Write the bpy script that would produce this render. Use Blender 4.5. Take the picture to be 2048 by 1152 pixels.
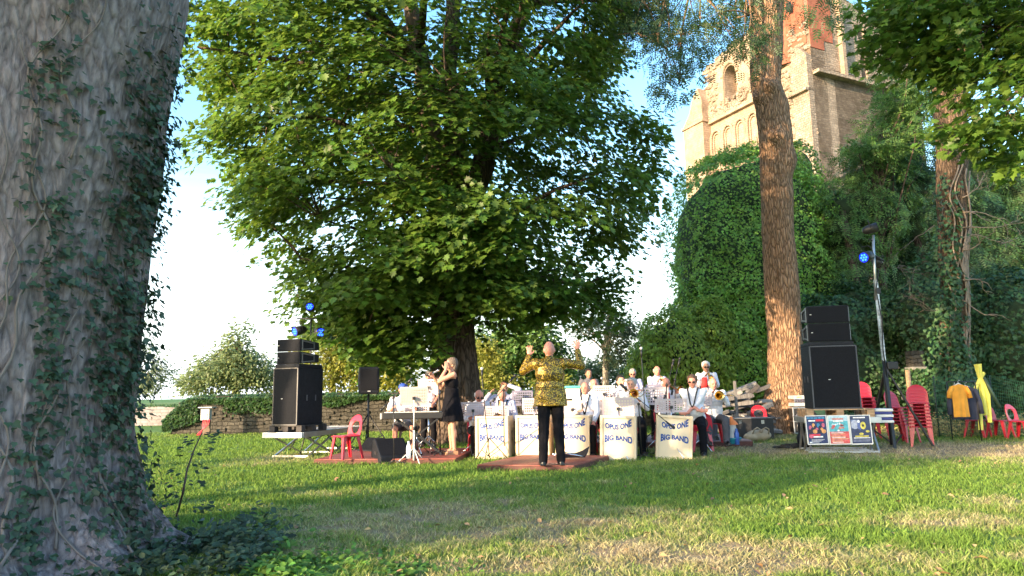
import bpy, math, random
import numpy as np
from mathutils import Vector, Matrix, noise
from mathutils.geometry import tessellate_polygon

random.seed(7); rng = np.random.default_rng(7)
for o in list(bpy.data.objects): bpy.data.objects.remove(o, do_unlink=True)
sc = bpy.context.scene
COL = sc.collection
R = math.radians

# ---------------------------------------------------------------- camera
FPX, PITCH, ROLL, CAMZ = 1400.0, R(8.49), R(1.0), 1.15
cf = Vector((0, math.cos(PITCH), math.sin(PITCH)))
cu0 = Vector((0, -math.sin(PITCH), math.cos(PITCH))); cr0 = Vector((1, 0, 0))
cr = cr0*math.cos(ROLL) - cu0*math.sin(ROLL)
cu = cu0*math.cos(ROLL) + cr0*math.sin(ROLL)
CP = Vector((0, 0, CAMZ))
cam = bpy.data.cameras.new('camera'); cam.lens = FPX/2048*36; cam.sensor_width = 36
cam.clip_start = 0.05; cam.clip_end = 3000
camo = bpy.data.objects.new('camera', cam); COL.objects.link(camo)
mm = Matrix.Identity(4)
for i in range(3):
    mm[i][0] = cr[i]; mm[i][1] = cu[i]; mm[i][2] = -cf[i]; mm[i][3] = CP[i]
camo.matrix_world = mm
sc.camera = camo

def pt(px, py, Y):
    """world point on the ray through photo pixel (2048x1152) at world depth Y"""
    d = cf + cr*((px-1024)/FPX) + cu*((576-py)/FPX)
    return CP + d*(Y/d.y)
def gnd(px, py, z=0.0):
    d = cf + cr*((px-1024)/FPX) + cu*((576-py)/FPX)
    return CP + d*((z-CAMZ)/d.z)

# ---------------------------------------------------------------- world, sun, exposure
SUN_AZ = math.atan2(-0.77, -0.64)      # compass angle from +Y towards +X
SUN_EL = R(13.5)
world = bpy.data.worlds.new('World'); sc.world = world; world.use_nodes = True
wn = world.node_tree; wn.nodes.clear()
def wnode(t, **k):
    n = wn.nodes.new(t)
    for a, b in k.items(): setattr(n, a, b)
    return n
sky = wnode('ShaderNodeTexSky', sky_type='NISHITA', sun_disc=False, sun_elevation=SUN_EL,
            sun_rotation=SUN_AZ % (2*math.pi), air_density=1.15, dust_density=1.6, ozone_density=1.4)
tc = wnode('ShaderNodeTexCoord'); sep = wnode('ShaderNodeSeparateXYZ')
wn.links.new(tc.outputs['Generated'], sep.inputs[0])
mp = wnode('ShaderNodeMapping'); mp.inputs['Scale'].default_value = (1.6, 1.6, 17)
wn.links.new(tc.outputs['Generated'], mp.inputs[0])
nz = wnode('ShaderNodeTexNoise'); nz.inputs['Scale'].default_value = 1.7; nz.inputs['Detail'].default_value = 7
nz.inputs['Roughness'].default_value = .55
wn.links.new(mp.outputs[0], nz.inputs['Vector'])
rc = wnode('ShaderNodeValToRGB'); rc.color_ramp.elements[0].position = .50; rc.color_ramp.elements[1].position = .66
wn.links.new(nz.outputs['Fac'], rc.inputs[0])
# thin cloud sheets only in the low part of the sky, a pale veil at the very bottom
re = wnode('ShaderNodeValToRGB'); e = re.color_ramp
e.elements[0].position = 0.0; e.elements[0].color = (1, 1, 1, 1)
e.elements[1].position = 0.36; e.elements[1].color = (0, 0, 0, 1)
wn.links.new(sep.outputs[2], re.inputs[0])
mu = wnode('ShaderNodeMath', operation='MULTIPLY'); wn.links.new(rc.outputs[0], mu.inputs[0]); wn.links.new(re.outputs[0], mu.inputs[1])
veil = wnode('ShaderNodeValToRGB'); e = veil.color_ramp
e.elements[0].position = 0.0; e.elements[0].color = (.95, .95, .95, 1)
e.elements[1].position = 0.30; e.elements[1].color = (0, 0, 0, 1)
wn.links.new(sep.outputs[2], veil.inputs[0])
mx = wnode('ShaderNodeMath', operation='MAXIMUM'); wn.links.new(mu.outputs[0], mx.inputs[0]); wn.links.new(veil.outputs[0], mx.inputs[1])
mix = wnode('ShaderNodeMix', data_type='RGBA')
wn.links.new(mx.outputs[0], mix.inputs[0]); hs = wnode('ShaderNodeHueSaturation'); hs.inputs['Saturation'].default_value = 1.3; wn.links.new(sky.outputs[0], hs.inputs['Color']); wn.links.new(hs.outputs[0], mix.inputs[6])
mix.inputs[7].default_value = (3.2, 3.45, 3.7, 1)
bg = wnode('ShaderNodeBackground'); bg.inputs[1].default_value = 0.15
wn.links.new(mix.outputs[2], bg.inputs[0])
wo = wnode('ShaderNodeOutputWorld'); wn.links.new(bg.outputs[0], wo.inputs[0])

sun = bpy.data.lights.new('sun', 'SUN'); sun.energy = 2.95; sun.angle = R(0.6); sun.color = (1, .75, .48)
suno = bpy.data.objects.new('sun', sun); COL.objects.link(suno)
sd = Vector((math.sin(SUN_AZ)*math.cos(SUN_EL), math.cos(SUN_AZ)*math.cos(SUN_EL), math.sin(SUN_EL)))
suno.rotation_euler = sd.to_track_quat('Z', 'Y').to_euler(); suno.location = (-20, -8, 20)

vs = sc.view_settings; vs.view_transform = 'Standard'; vs.look = 'None'; vs.gamma = 1; vs.exposure = 2.3
vs.use_curve_mapping = False

# ---------------------------------------------------------------- materials
MATS = {}
def M(name, col, rough=.6, metal=0., var=.18, scale=6., bump=0., bscale=40., col2=None, trans=0., attr=None,
      stretch=None, spec=.5, island=0., coat=0., emit=None, alpha=None):
    if name in MATS: return MATS[name]
    m = bpy.data.materials.new(name); m.use_nodes = True; nt = m.node_tree; N = nt.nodes; L = nt.links
    b = N['Principled BSDF']; out = N['Material Output']
    b.inputs['Roughness'].default_value = rough; b.inputs['Metallic'].default_value = metal
    b.inputs['Specular IOR Level'].default_value = spec
    b.inputs['Coat Weight'].default_value = coat
    t = N.new('ShaderNodeTexCoord'); vec = t.outputs['Object']
    if stretch:
        mpn = N.new('ShaderNodeMapping'); mpn.inputs['Scale'].default_value = stretch
        L.new(vec, mpn.inputs[0]); vec = mpn.outputs[0]
    n = N.new('ShaderNodeTexNoise'); n.inputs['Scale'].default_value = scale; n.inputs['Detail'].default_value = 6
    L.new(vec, n.inputs['Vector'])
    c = Vector(col); 
    ramp = N.new('ShaderNodeValToRGB'); el = ramp.color_ramp.elements
    el[0].position = .32; el[1].position = .68
    if col2 is None:
        el[0].color = (*(c*(1-var)), 1); el[1].color = (*(c*(1+var)), 1)
    else:
        el[0].color = (*c, 1); el[1].color = (*col2, 1)
    L.new(n.outputs['Fac'], ramp.inputs[0]); cs = ramp.outputs[0]
    if island:
        g = N.new('ShaderNodeNewGeometry'); hsv = N.new('ShaderNodeHueSaturation')
        mr = N.new('ShaderNodeMapRange'); mr.inputs[3].default_value = 1-island; mr.inputs[4].default_value = 1+island
        L.new(g.outputs['Random Per Island'], mr.inputs[0]); L.new(mr.outputs[0], hsv.inputs['Value'])
        mr2 = N.new('ShaderNodeMapRange'); mr2.inputs[3].default_value = .5-island*.06; mr2.inputs[4].default_value = .5+island*.04
        wr = N.new('ShaderNodeMath'); wr.operation = 'FRACT'; mul = N.new('ShaderNodeMath'); mul.operation = 'MULTIPLY'; mul.inputs[1].default_value = 7.31
        L.new(g.outputs['Random Per Island'], mul.inputs[0]); L.new(mul.outputs[0], wr.inputs[0]); L.new(wr.outputs[0], mr2.inputs[0])
        L.new(mr2.outputs[0], hsv.inputs['Hue']); L.new(cs, hsv.inputs['Color']); cs = hsv.outputs[0]
    L.new(cs, b.inputs['Base Color'])
    if bump:
        n2 = N.new('ShaderNodeTexNoise'); n2.inputs['Scale'].default_value = bscale; n2.inputs['Detail'].default_value = 8
        L.new(vec, n2.inputs['Vector'])
        bp = N.new('ShaderNodeBump'); bp.inputs['Strength'].default_value = bump; bp.inputs['Distance'].default_value = .02
        L.new(n2.outputs['Fac'], bp.inputs['Height']); L.new(bp.outputs[0], b.inputs['Normal'])
    if trans:
        tr = N.new('ShaderNodeBsdfTranslucent'); L.new(cs, tr.inputs[0])
        tb = N.new('ShaderNodeHueSaturation'); tb.inputs['Value'].default_value = 1.5; tb.inputs['Hue'].default_value = .485
        L.new(cs, tb.inputs['Color']); L.new(tb.outputs[0], tr.inputs[0])
        ms = N.new('ShaderNodeMixShader'); ms.inputs[0].default_value = trans
        L.new(b.outputs[0], ms.inputs[1]); L.new(tr.outputs[0], ms.inputs[2]); L.new(ms.outputs[0], out.inputs[0])
    if emit:
        b.inputs['Emission Color'].default_value = (*emit[0], 1); b.inputs['Emission Strength'].default_value = emit[1]
    MATS[name] = m; return m

# ---------------------------------------------------------------- object helpers
def link(name, me): 
    o = bpy.data.objects.new(name, me); COL.objects.link(o); return o
def tag(o, label=None, cat=None, group=None, kind=None):
    if label: o['label'] = label
    if cat: o['category'] = cat
    if group: o['group'] = group
    if kind: o['kind'] = kind
    return o
def thing(name, label, cat, loc=(0, 0, 0), rotz=0., group=None, rot=None):
    o = link(name, None); o.location = loc; o.rotation_euler = rot if rot else (0, 0, rotz)
    o.empty_display_size = .1
    return tag(o, label, cat, group)
def copy_tree(o, parent=None):
    c = o.copy(); COL.objects.link(c); c.parent = parent
    for ch in list(o.children): copy_tree(ch, c)
    return c
def dup(root, loc, rotz, label, group=None, rot=None):
    c = copy_tree(root); c.location = loc; c.rotation_euler = rot if rot else (0, 0, rotz); c['label'] = label
    if group: c['group'] = group
    return c

def basis(d, ref=None):
    d = Vector(d).normalized()
    r = Vector(ref) if ref is not None else (Vector((0, 0, 1)) if abs(d.z) < .95 else Vector((0, 1, 0)))
    x = r.cross(d).normalized(); y = d.cross(x)
    return x, y, d

class MB:
    def __init__(s): s.v = []; s.f = []; s.m = []; s.s = []
    def add(s, vs, fs, m=0, sm=False):
        b = len(s.v); s.v += [tuple(v) for v in vs]
        for f in fs: s.f.append(tuple(i+b for i in f)); s.m.append(m); s.s.append(sm)
        return s
    def box(s, c, size, rot=None, m=0):
        hx, hy, hz = [a/2 for a in size]; c = Vector(c)
        vs = [Vector((x, y, z)) for z in (-hz, hz) for y in (-hy, hy) for x in (-hx, hx)]
        if rot is not None:
            if isinstance(rot, (int, float)): rot = Matrix.Rotation(rot, 3, 'Z')
            vs = [rot @ v for v in vs]
        return s.add([v+c for v in vs], [(0, 2, 3, 1), (4, 5, 7, 6), (0, 1, 5, 4), (2, 6, 7, 3), (0, 4, 6, 2), (1, 3, 7, 5)], m)
    def bar(s, p0, p1, w, h=None, m=0, ref=None):
        h = h or w; p0 = Vector(p0); p1 = Vector(p1); x, y, d = basis(p1-p0, ref)
        vs = [p + x*(a*w/2) + y*(b*h/2) for p in (p0, p1) for a, b in ((-1, -1), (1, -1), (1, 1), (-1, 1))]
        return s.add(vs, [(3, 2, 1, 0), (4, 5, 6, 7), (0, 1, 5, 4), (1, 2, 6, 5), (2, 3, 7, 6), (3, 0, 4, 7)], m)
    def tube(s, pts, rad, seg=8, m=0, cap=True, ref=None, sm=True):
        pts = [Vector(p) for p in pts]; n = len(pts)
        if isinstance(rad, (int, float)): rad = [rad]*n
        vs = []; px = None
        for i, p in enumerate(pts):
            d = (pts[min(i+1, n-1)] - pts[max(i-1, 0)])
            if d.length < 1e-9: d = Vector((0, 0, 1))
            d.normalize()
            if px is None: x, y, _ = basis(d, ref)
            else:
                x = (px - d*px.dot(d))
                x = x.normalized() if x.length > 1e-6 else basis(d)[0]
                y = d.cross(x)
            px = x
            for k in range(seg):
                a = 2*math.pi*k/seg; vs.append(p + x*(rad[i]*math.cos(a)) + y*(rad[i]*math.sin(a)))
        fs = [(i*seg+k, i*seg+(k+1) % seg, (i+1)*seg+(k+1) % seg, (i+1)*seg+k) for i in range(n-1) for k in range(seg)]
        s.add(vs, fs, m, sm)
        if cap:
            b = len(s.v)-n*seg
            s.f.append(tuple(b+k for k in reversed(range(seg)))); s.m.append(m); s.s.append(False)
            s.f.append(tuple(b+(n-1)*seg+k for k in range(seg))); s.m.append(m); s.s.append(False)
        return s
    def cone(s, p0, p1, r0, r1=None, seg=10, m=0): return s.tube([p0, p1], [r0, r0 if r1 is None else r1], seg, m)
    def lathe(s, prof, seg=16, c=(0, 0, 0), axis=(0, 0, 1), m=0, sm=True, cap=False):
        c = Vector(c); x, y, d = basis(axis); vs = []
        for r, z in prof:
            for k in range(seg):
                a = 2*math.pi*k/seg; vs.append(c + d*z + x*(r*math.cos(a)) + y*(r*math.sin(a)))
        n = len(prof)
        s.add(vs, [(i*seg+k, i*seg+(k+1) % seg, (i+1)*seg+(k+1) % seg, (i+1)*seg+k) for i in range(n-1) for k in range(seg)], m, sm)
        if cap:
            b = len(s.v)-n*seg
            s.f.append(tuple(b+k for k in reversed(range(seg)))); s.m.append(m); s.s.append(False)
            s.f.append(tuple(b+(n-1)*seg+k for k in range(seg))); s.m.append(m); s.s.append(False)
        return s
    def ell(s, c, r, rot=None, seg=12, rings=8, m=0):
        if isinstance(r, (int, float)): r = (r, r, r)
        c = Vector(c); vs = []
        for i in range(1, rings):
            t = math.pi*i/rings
            for k in range(seg):
                a = 2*math.pi*k/seg
                vs.append(Vector((r[0]*math.sin(t)*math.cos(a), r[1]*math.sin(t)*math.sin(a), -r[2]*math.cos(t))))
        vs += [Vector((0, 0, -r[2])), Vector((0, 0, r[2]))]
        if rot is not None: vs = [rot @ v for v in vs]
        q = rings-1
        fs = [(i*seg+k, i*seg+(k+1) % seg, (i+1)*seg+(k+1) % seg, (i+1)*seg+k) for i in range(q-1) for k in range(seg)]
        fs += [(q*seg, (k+1) % seg, k) for k in range(seg)] + [(q*seg+1, (q-1)*seg+k, (q-1)*seg+(k+1) % seg) for k in range(seg)]
        return s.add([v+c for v in vs], fs, m, True)
    def caps(s, p0, p1, r0, r1, m=0, seg=10):
        s.ell(p0, r0, seg=seg, rings=6, m=m); s.ell(p1, r1, seg=seg, rings=6, m=m); s.tube([p0, p1], [r0, r1], seg, m); return s
    def prism(s, poly, depth, mat4=None, m=0, holes=()):
        """poly: 2-D outline in (x, z), extruded along +y by depth; optional through-holes"""
        loops = [list(poly)] + [list(h) for h in holes]
        tris = tessellate_polygon([[Vector((a, b, 0)) for a, b in l] for l in loops]) if holes else None
        flat = [p for l in loops for p in l]; n = len(flat)
        vs = [Vector((a, 0, b)) for a, b in flat] + [Vector((a, depth, b)) for a, b in flat]
        if mat4 is not None: vs = [mat4 @ v for v in vs]
        if tris:
            fs = [tuple(t) for t in tris] + [tuple(i+n for i in reversed(t)) for t in tris]
        else: fs = [tuple(range(n)), tuple(reversed(range(n, 2*n)))]
        b = 0
        for l in loops:
            k = len(l)
            fs += [(b+i, b+n+i, b+n+(i+1) % k, b+(i+1) % k) for i in range(k)]; b += k
        return s.add(vs, fs, m)
    def build(s, name, mats, parent=None, origin=None, bevel=0, smooth=None, fixn=True):
        me = bpy.data.meshes.new(name)
        vs = s.v
        if origin is not None:
            o = Vector(origin); vs = [(v[0]-o.x, v[1]-o.y, v[2]-o.z) for v in vs]
        me.from_pydata(vs, [], s.f)
        if not isinstance(mats, (list, tuple)): mats = [mats]
        for m in mats: me.materials.append(m)
        me.polygons.foreach_set('material_index', s.m)
        me.polygons.foreach_set('use_smooth', s.s if smooth is None else [smooth]*len(s.f))
        me.update()
        ob = link(name, me); ob.parent = parent
        if bevel:
            bm = ob.modifiers.new('bevel', 'BEVEL'); bm.width = bevel; bm.segments = 2; bm.limit_method = 'ANGLE'; bm.angle_limit = R(40)
        return ob

def bake(ob):
    """apply the modifiers of a mesh object"""
    dg = bpy.context.evaluated_depsgraph_get()
    me = bpy.data.meshes.new_from_object(ob.evaluated_get(dg)); old = ob.data
    ob.modifiers.clear(); ob.data = me; bpy.data.meshes.remove(old); return ob
def remesh(ob, vox, it=4, smooth=True, subs=0):
    m = ob.modifiers.new('r', 'REMESH'); m.mode = 'VOXEL'; m.voxel_size = vox; m.use_smooth_shade = smooth
    if it: q = ob.modifiers.new('s', 'SMOOTH'); q.factor = .5; q.iterations = it
    return bake(ob)

# ---------------------------------------------------------------- leaves (many small faces in one mesh)
def tmpl(outline, fold=.0, droop=0.):
    """leaf outline -> template of two ngons folded on the midrib (x=0). outline = right half (x>=0) from base to tip"""
    rh = [(x, y, fold*abs(x) - droop*y*y) for x, y in outline]
    lh = [(-x, y, fold*abs(x) - droop*y*y) for x, y in outline]
    vs = rh + lh[1:-1]; n = len(rh)
    f1 = list(range(n)); f2 = [0] + [n+i for i in range(len(lh)-2)] + [n-1]
    return np.array(vs, float), [f1, f2[::-1]]
T_OV = tmpl([(0, 0), (.28, .35), (.22, .7), (0, 1)], .25, .15)
T_DI = (np.array([(0, 0, 0), (.3, .45, .06), (0, 1, -.1), (-.3, .45, .06)], float), [[0, 1, 2, 3]])
T_MAP = tmpl([(0, 0), (.30, .02), (.26, .2), (.62, .42), (.36, .48), (.42, .78), (.2, .68), (0, 1.05)], .12, .18)
T_IVY = tmpl([(0, 0), (.3, -.02), (.42, .3), (.2, .42), (0, .85)], .15, .1)
# spray of narrow leaflets (ash, robinia)
def _ash():
    vs = []; fs = []
    for i in range(4):
        y = .08+.22*i
        for sx in (-1, 1):
            b = len(vs); vs += [(0, y, 0), (sx*.18, y+.0, .02), (sx*.40, y+.15, -.04), (sx*.17, y+.15, .02)]
            fs.append([b, b+1, b+2, b+3] if sx > 0 else [b+3, b+2, b+1, b])
    b = len(vs); vs += [(0, .92, 0), (.06, 1.06, 0), (0, 1.25, -.05), (-.06, 1.06, 0)]; fs.append([b, b+1, b+2, b+3])
    return np.array(vs, float), fs
T_ASH = _ash()

def unit(a): return a/np.maximum(np.linalg.norm(a, axis=1, keepdims=True), 1e-9)
def leaves(name, T, pos, nor, tip, size, mat, parent=None, origin=None):
    V, F = T; n = len(pos)
    if n == 0: return None
    nor = unit(nor); tip = unit(tip - nor*np.sum(tip*nor, axis=1, keepdims=True)); xx = np.cross(tip, nor)
    size = np.broadcast_to(np.asarray(size, float), (n,))[:, None, None]
    P = pos[:, None, :] + size*(V[None, :, 0:1]*xx[:, None, :] + V[None, :, 1:2]*tip[:, None, :] + V[None, :, 2:3]*nor[:, None, :])
    k = len(V); P = P.reshape(-1, 3)
    if origin is not None: P = P - np.array(origin)
    lt = np.array([len(f) for f in F]); fl = np.concatenate([np.array(f) for f in F])
    loops = (fl[None, :] + (np.arange(n)*k)[:, None]).ravel()
    tot = np.tile(lt, n); start = np.concatenate([[0], np.cumsum(tot)[:-1]])
    me = bpy.data.meshes.new(name)
    me.vertices.add(len(P)); me.vertices.foreach_set('co', P.astype(np.float32).ravel())
    me.loops.add(len(loops)); me.loops.foreach_set('vertex_index', loops.astype(np.int32))
    me.polygons.add(len(tot)); me.polygons.foreach_set('loop_start', start.astype(np.int32))
    me.polygons.foreach_set('loop_total', tot.astype(np.int32))
    me.materials.append(mat); me.update(); me.validate()
    o = link(name, me); o.parent = parent; return o

def sprays(cen, out, per, rad, flat=.25, droop=.35, jit=.45):
    """leaf positions/normals/tips in flattened drooping sprays round the centres"""
    n = len(cen); out = unit(out)
    up = unit(np.array([[0, 0, 1.]]) + out*droop + rng.normal(0, .18, (n, 3)))
    a = unit(np.cross(up, out) + 1e-6); b = np.cross(a, up)
    C = np.repeat(cen, per, 0); U = np.repeat(up, per, 0); A = np.repeat(a, per, 0); B = np.repeat(b, per, 0); O = np.repeat(out, per, 0)
    N = n*per; rr = np.sqrt(rng.random(N))*np.broadcast_to(np.repeat(np.broadcast_to(rad, (n,)), per), (N,)); ph = rng.random(N)*2*np.pi
    off = A*(rr*np.cos(ph))[:, None] + B*(rr*np.sin(ph))[:, None]
    pos = C + off + U*(rng.normal(0, flat, N)*np.repeat(np.broadcast_to(rad, (n,)), per))[:, None] - np.array([[0, 0, 1.]])*(rr**2*.45)[:, None]
    nor = U + rng.normal(0, jit, (N, 3)); tip = unit(off)*.7 + O*.6 + np.array([[0, 0, -.45]]) + rng.normal(0, .35, (N, 3))
    return pos, nor, tip
# ================================================================ SETTING
def sm(t): t = min(max(t, 0), 1); return t*t*(3-2*t)
def vnoise(P, sc_, seed=0):
    return np.array([noise.noise(Vector((p[0]*sc_+seed, p[1]*sc_-seed, (p[2] if len(p) > 2 else 0)*sc_))) for p in P])
DRY = [(-.3, 6.4, 2.6, 1.8, .8), (1.9, 4.9, 1.6, .6, .75), (6.2, 13.3, 4.2, 1.9, .95), (-4.2, 13.6, 1.6, 1.4, .75), (9, 12, 3, 2.5, .8),
       (3.3, 14.9, 1.8, .9, .9), (5.2, 16.6, 3.4, 1.8, .7), (-2.4, 8.6, 1.4, .35, .5), (.6, 9.0, 1.5, .25, .45), (3.4, 6.2, .9, .35, .6), (5.0, 7.2, 1.0, .4, .5)]
GREEN = [(-3.4, 10.3, 3.6, 1.6, .7), (3.0, 8.2, 2.6, 1.4, .6), (.8, 9.9, 2.2, .5, .5), (4.8, 9.3, 1.6, .6, .6), (-6, 17, 5, 4, .8), (2.9, 5.6, .7, .5, .5)]
def dry_np(X, Y):
    P = np.stack([X, Y], 1)
    n1 = vnoise(P, .55, 3.1); n2 = vnoise(P, 1.9, 9.7); n3 = vnoise(P, 6.5, 1.3)
    d = .21 + .28*n1 + .36*n2 + .34*n3
    for cx, cy, rx, ry, w in DRY: d += w*.62*np.clip(1.25-np.hypot((X-cx)/rx, (Y-cy)/ry), 0, 1)
    for cx, cy, rx, ry, w in GREEN: d -= w*.5*np.clip(1.25-np.hypot((X-cx)/rx, (Y-cy)/ry), 0, 1)
    return np.clip(d, 0, 1)
def gz_np(X, Y):
    P = np.stack([X, Y], 1)
    return .022*vnoise(P, 1.3, 5.)*np.clip((Y+2)/4, 0, 1) + .012*vnoise(P, 4.1, 2.)

def grass_mat(name, blade):
    m = bpy.data.materials.new(name); m.use_nodes = True; nt = m.node_tree; N = nt.nodes; L = nt.links
    b = N['Principled BSDF']; b.inputs['Roughness'].default_value = .75; b.inputs['Specular IOR Level'].default_value = .2
    at = N.new('ShaderNodeAttribute'); at.attribute_name = 'dry'
    t = N.new('ShaderNodeTexCoord'); n = N.new('ShaderNodeTexNoise'); n.inputs['Scale'].default_value = 30; n.inputs['Detail'].default_value = 8
    L.new(t.outputs['Object'], n.inputs['Vector'])
    ad = N.new('ShaderNodeMath'); ad.operation = 'MULTIPLY_ADD'; ad.inputs[1].default_value = .5; ad.inputs[2].default_value = -.25
    L.new(n.outputs['Fac'], ad.inputs[0])
    s = N.new('ShaderNodeMath'); s.operation = 'ADD'; L.new(at.outputs['Fac'], s.inputs[0]); L.new(ad.outputs[0], s.inputs[1])
    r = N.new('ShaderNodeValToRGB'); e = r.color_ramp.elements
    if blade: cols = [(0.15, (.15, .25, .045)), (.42, (.23, .30, .08)), (.66, (.37, .35, .17)), (1, (.43, .36, .23))]
    else: cols = [(0.1, (.08, .16, .025)), (.45, (.14, .19, .045)), (.7, (.27, .21, .12)), (1, (.26, .19, .125))]
    e[0].position = cols[0][0]; e[0].color = (*cols[0][1], 1); e[1].position = 1; e[1].color = (*cols[3][1], 1)
    for p, c in cols[1:3]: q = e.new(p); q.color = (*c, 1)
    L.new(s.outputs[0], r.inputs[0]); cs = r.outputs[0]
    if blade:
        g = N.new('ShaderNodeNewGeometry'); h = N.new('ShaderNodeHueSaturation'); mr = N.new('ShaderNodeMapRange')
        mr.inputs[3].default_value = .55; mr.inputs[4].default_value = 1.45
        L.new(g.outputs['Random Per Island'], mr.inputs[0]); L.new(mr.outputs[0], h.inputs['Value']); L.new(cs, h.inputs['Color']); cs = h.outputs[0]
        tr = N.new('ShaderNodeBsdfTranslucent'); L.new(cs, tr.inputs[0]); ms = N.new('ShaderNodeMixShader'); ms.inputs[0].default_value = .35
        L.new(b.outputs[0], ms.inputs[1]); L.new(tr.outputs[0], ms.inputs[2]); L.new(ms.outputs[0], N['Material Output'].inputs[0])
    else:
        bp = N.new('ShaderNodeBump'); bp.inputs['Strength'].default_value = .8; bp.inputs['Distance'].default_value = .03
        L.new(n.outputs['Fac'], bp.inputs['Height']); L.new(bp.outputs[0], b.inputs['Normal'])
    L.new(cs, b.inputs['Base Color']); return m

def ground():
    # graded grid: fine near the camera, reaching far beyond the last tree
    xs = np.concatenate([[-900, -300, -120, -60, -35], np.linspace(-22, 26, 321), [40, 70, 130, 300, 900]])
    ys = np.concatenate([[-300, -60, -15, -4], np.linspace(-1, 28, 260), [35, 45, 60, 100, 250, 1200]])
    X, Y = np.meshgrid(xs, ys); x = X.ravel(); y = Y.ravel()
    z = gz_np(x, y); d = dry_np(x, y); far = (np.abs(x) > 30) | (y > 30) | (y < -3); z[far] = 0
    nx, ny = len(xs), len(ys); me = bpy.data.meshes.new('ground')
    idx = np.arange(nx*ny).reshape(ny, nx)
    q = np.stack([idx[:-1, :-1], idx[:-1, 1:], idx[1:, 1:], idx[1:, :-1]], -1).reshape(-1, 4)
    me.from_pydata(np.stack([x, y, z], 1).tolist(), [], q.tolist())
    a = me.attributes.new('dry', 'FLOAT', 'POINT'); a.data.foreach_set('value', d.astype(np.float32))
    me.materials.append(grass_mat('ground', False)); me.update()
    for p in me.polygons: p.use_smooth = True
    tag(link('ground', me), kind='structure')
def grass():
    # blades, denser near the camera; no blades below the decks
    N = 330000
    u = rng.random(N); Y = 3.9*np.power(24/3.9, u**.9)
    hw = Y*.80+.4; X = (rng.random(N)*2-1)*hw
    d = dry_np(X, Y)
    P = np.stack([X, Y], 1); tuft = vnoise(P, 3.2, 7.7)
    keep = rng.random(N) < np.clip(1.05-.35*d+tuft*.9, .2, 1)
    X = X[keep]; Y = Y[keep]; d = d[keep]; tuft = tuft[keep]; n = len(X)
    z = gz_np(X, Y)-.004
    h = (.03+.035*rng.random(n))*(1+.8*np.clip(tuft, -.4, 1))*(1-.35*d)*(1+.12*np.clip(Y-9, 0, 5)*.3)
    w = .0022+.0016*rng.random(n)+Y*.00022
    a = rng.random(n)*2*np.pi; lean = h*(.25+.75*rng.random(n))*(1+.9*d); b = rng.random(n)*2*np.pi
    cx, sx = np.cos(a)*w, np.sin(a)*w; lx, ly = np.cos(b)*lean, np.sin(b)*lean
    v = np.stack([np.stack([X-cx, Y-sx, z], 1), np.stack([X+cx, Y+sx, z], 1),
                  np.stack([X+cx*.8+lx*.35, Y+sx*.8+ly*.35, z+h*.6], 1), np.stack([X-cx*.8+lx*.35, Y-sx*.8+ly*.35, z+h*.6], 1),
                  np.stack([X+lx, Y+ly, z+h], 1)], 1).reshape(-1, 3)
    base = np.arange(n)*5
    loops = (base[:, None] + np.array([0, 1, 2, 3, 3, 2, 4])[None]).ravel()
    tot = np.tile([4, 3], n); st = np.concatenate([[0], np.cumsum(tot)[:-1]])
    me = bpy.data.meshes.new('grass'); me.vertices.add(len(v)); me.vertices.foreach_set('co', v.astype(np.float32).ravel())
    me.loops.add(len(loops)); me.loops.foreach_set('vertex_index', loops.astype(np.int32))
    me.polygons.add(len(tot)); me.polygons.foreach_set('loop_start', st.astype(np.int32)); me.polygons.foreach_set('loop_total', tot.astype(np.int32))
    me.update()
    at = me.attributes.new('dry', 'FLOAT', 'POINT')
    at.data.foreach_set('value', np.repeat(np.clip(d+rng.normal(0, .12, n), 0, 1), 5).astype(np.float32))
    me.materials.append(grass_mat('grass', True)); me.validate()
    tag(link('grass', me), 'short green and dry tan grass blades covering the lawn', 'grass', kind='stuff')
def litter():
    n = 420; Y = 4.2+9*rng.random(n)**1.3; X = (rng.random(n)*2-1)*Y*.75; z = gz_np(X, Y)+.028+.02*rng.random(n)
    o = leaves('fallen_leaves', T_OV, np.stack([X, Y, z], 1), np.stack([rng.normal(0, .35, n), rng.normal(0, .35, n), np.ones(n)], 1), rng.normal(0, 1, (n, 3)), .035+.04*rng.random(n), M('dead_leaf', (.30, .20, .09), .7, var=.4, island=.5))
    tag(o, 'small brown and yellow fallen leaves scattered over the lawn', 'leaves', kind='stuff')
ground(); grass(); litter()

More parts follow.
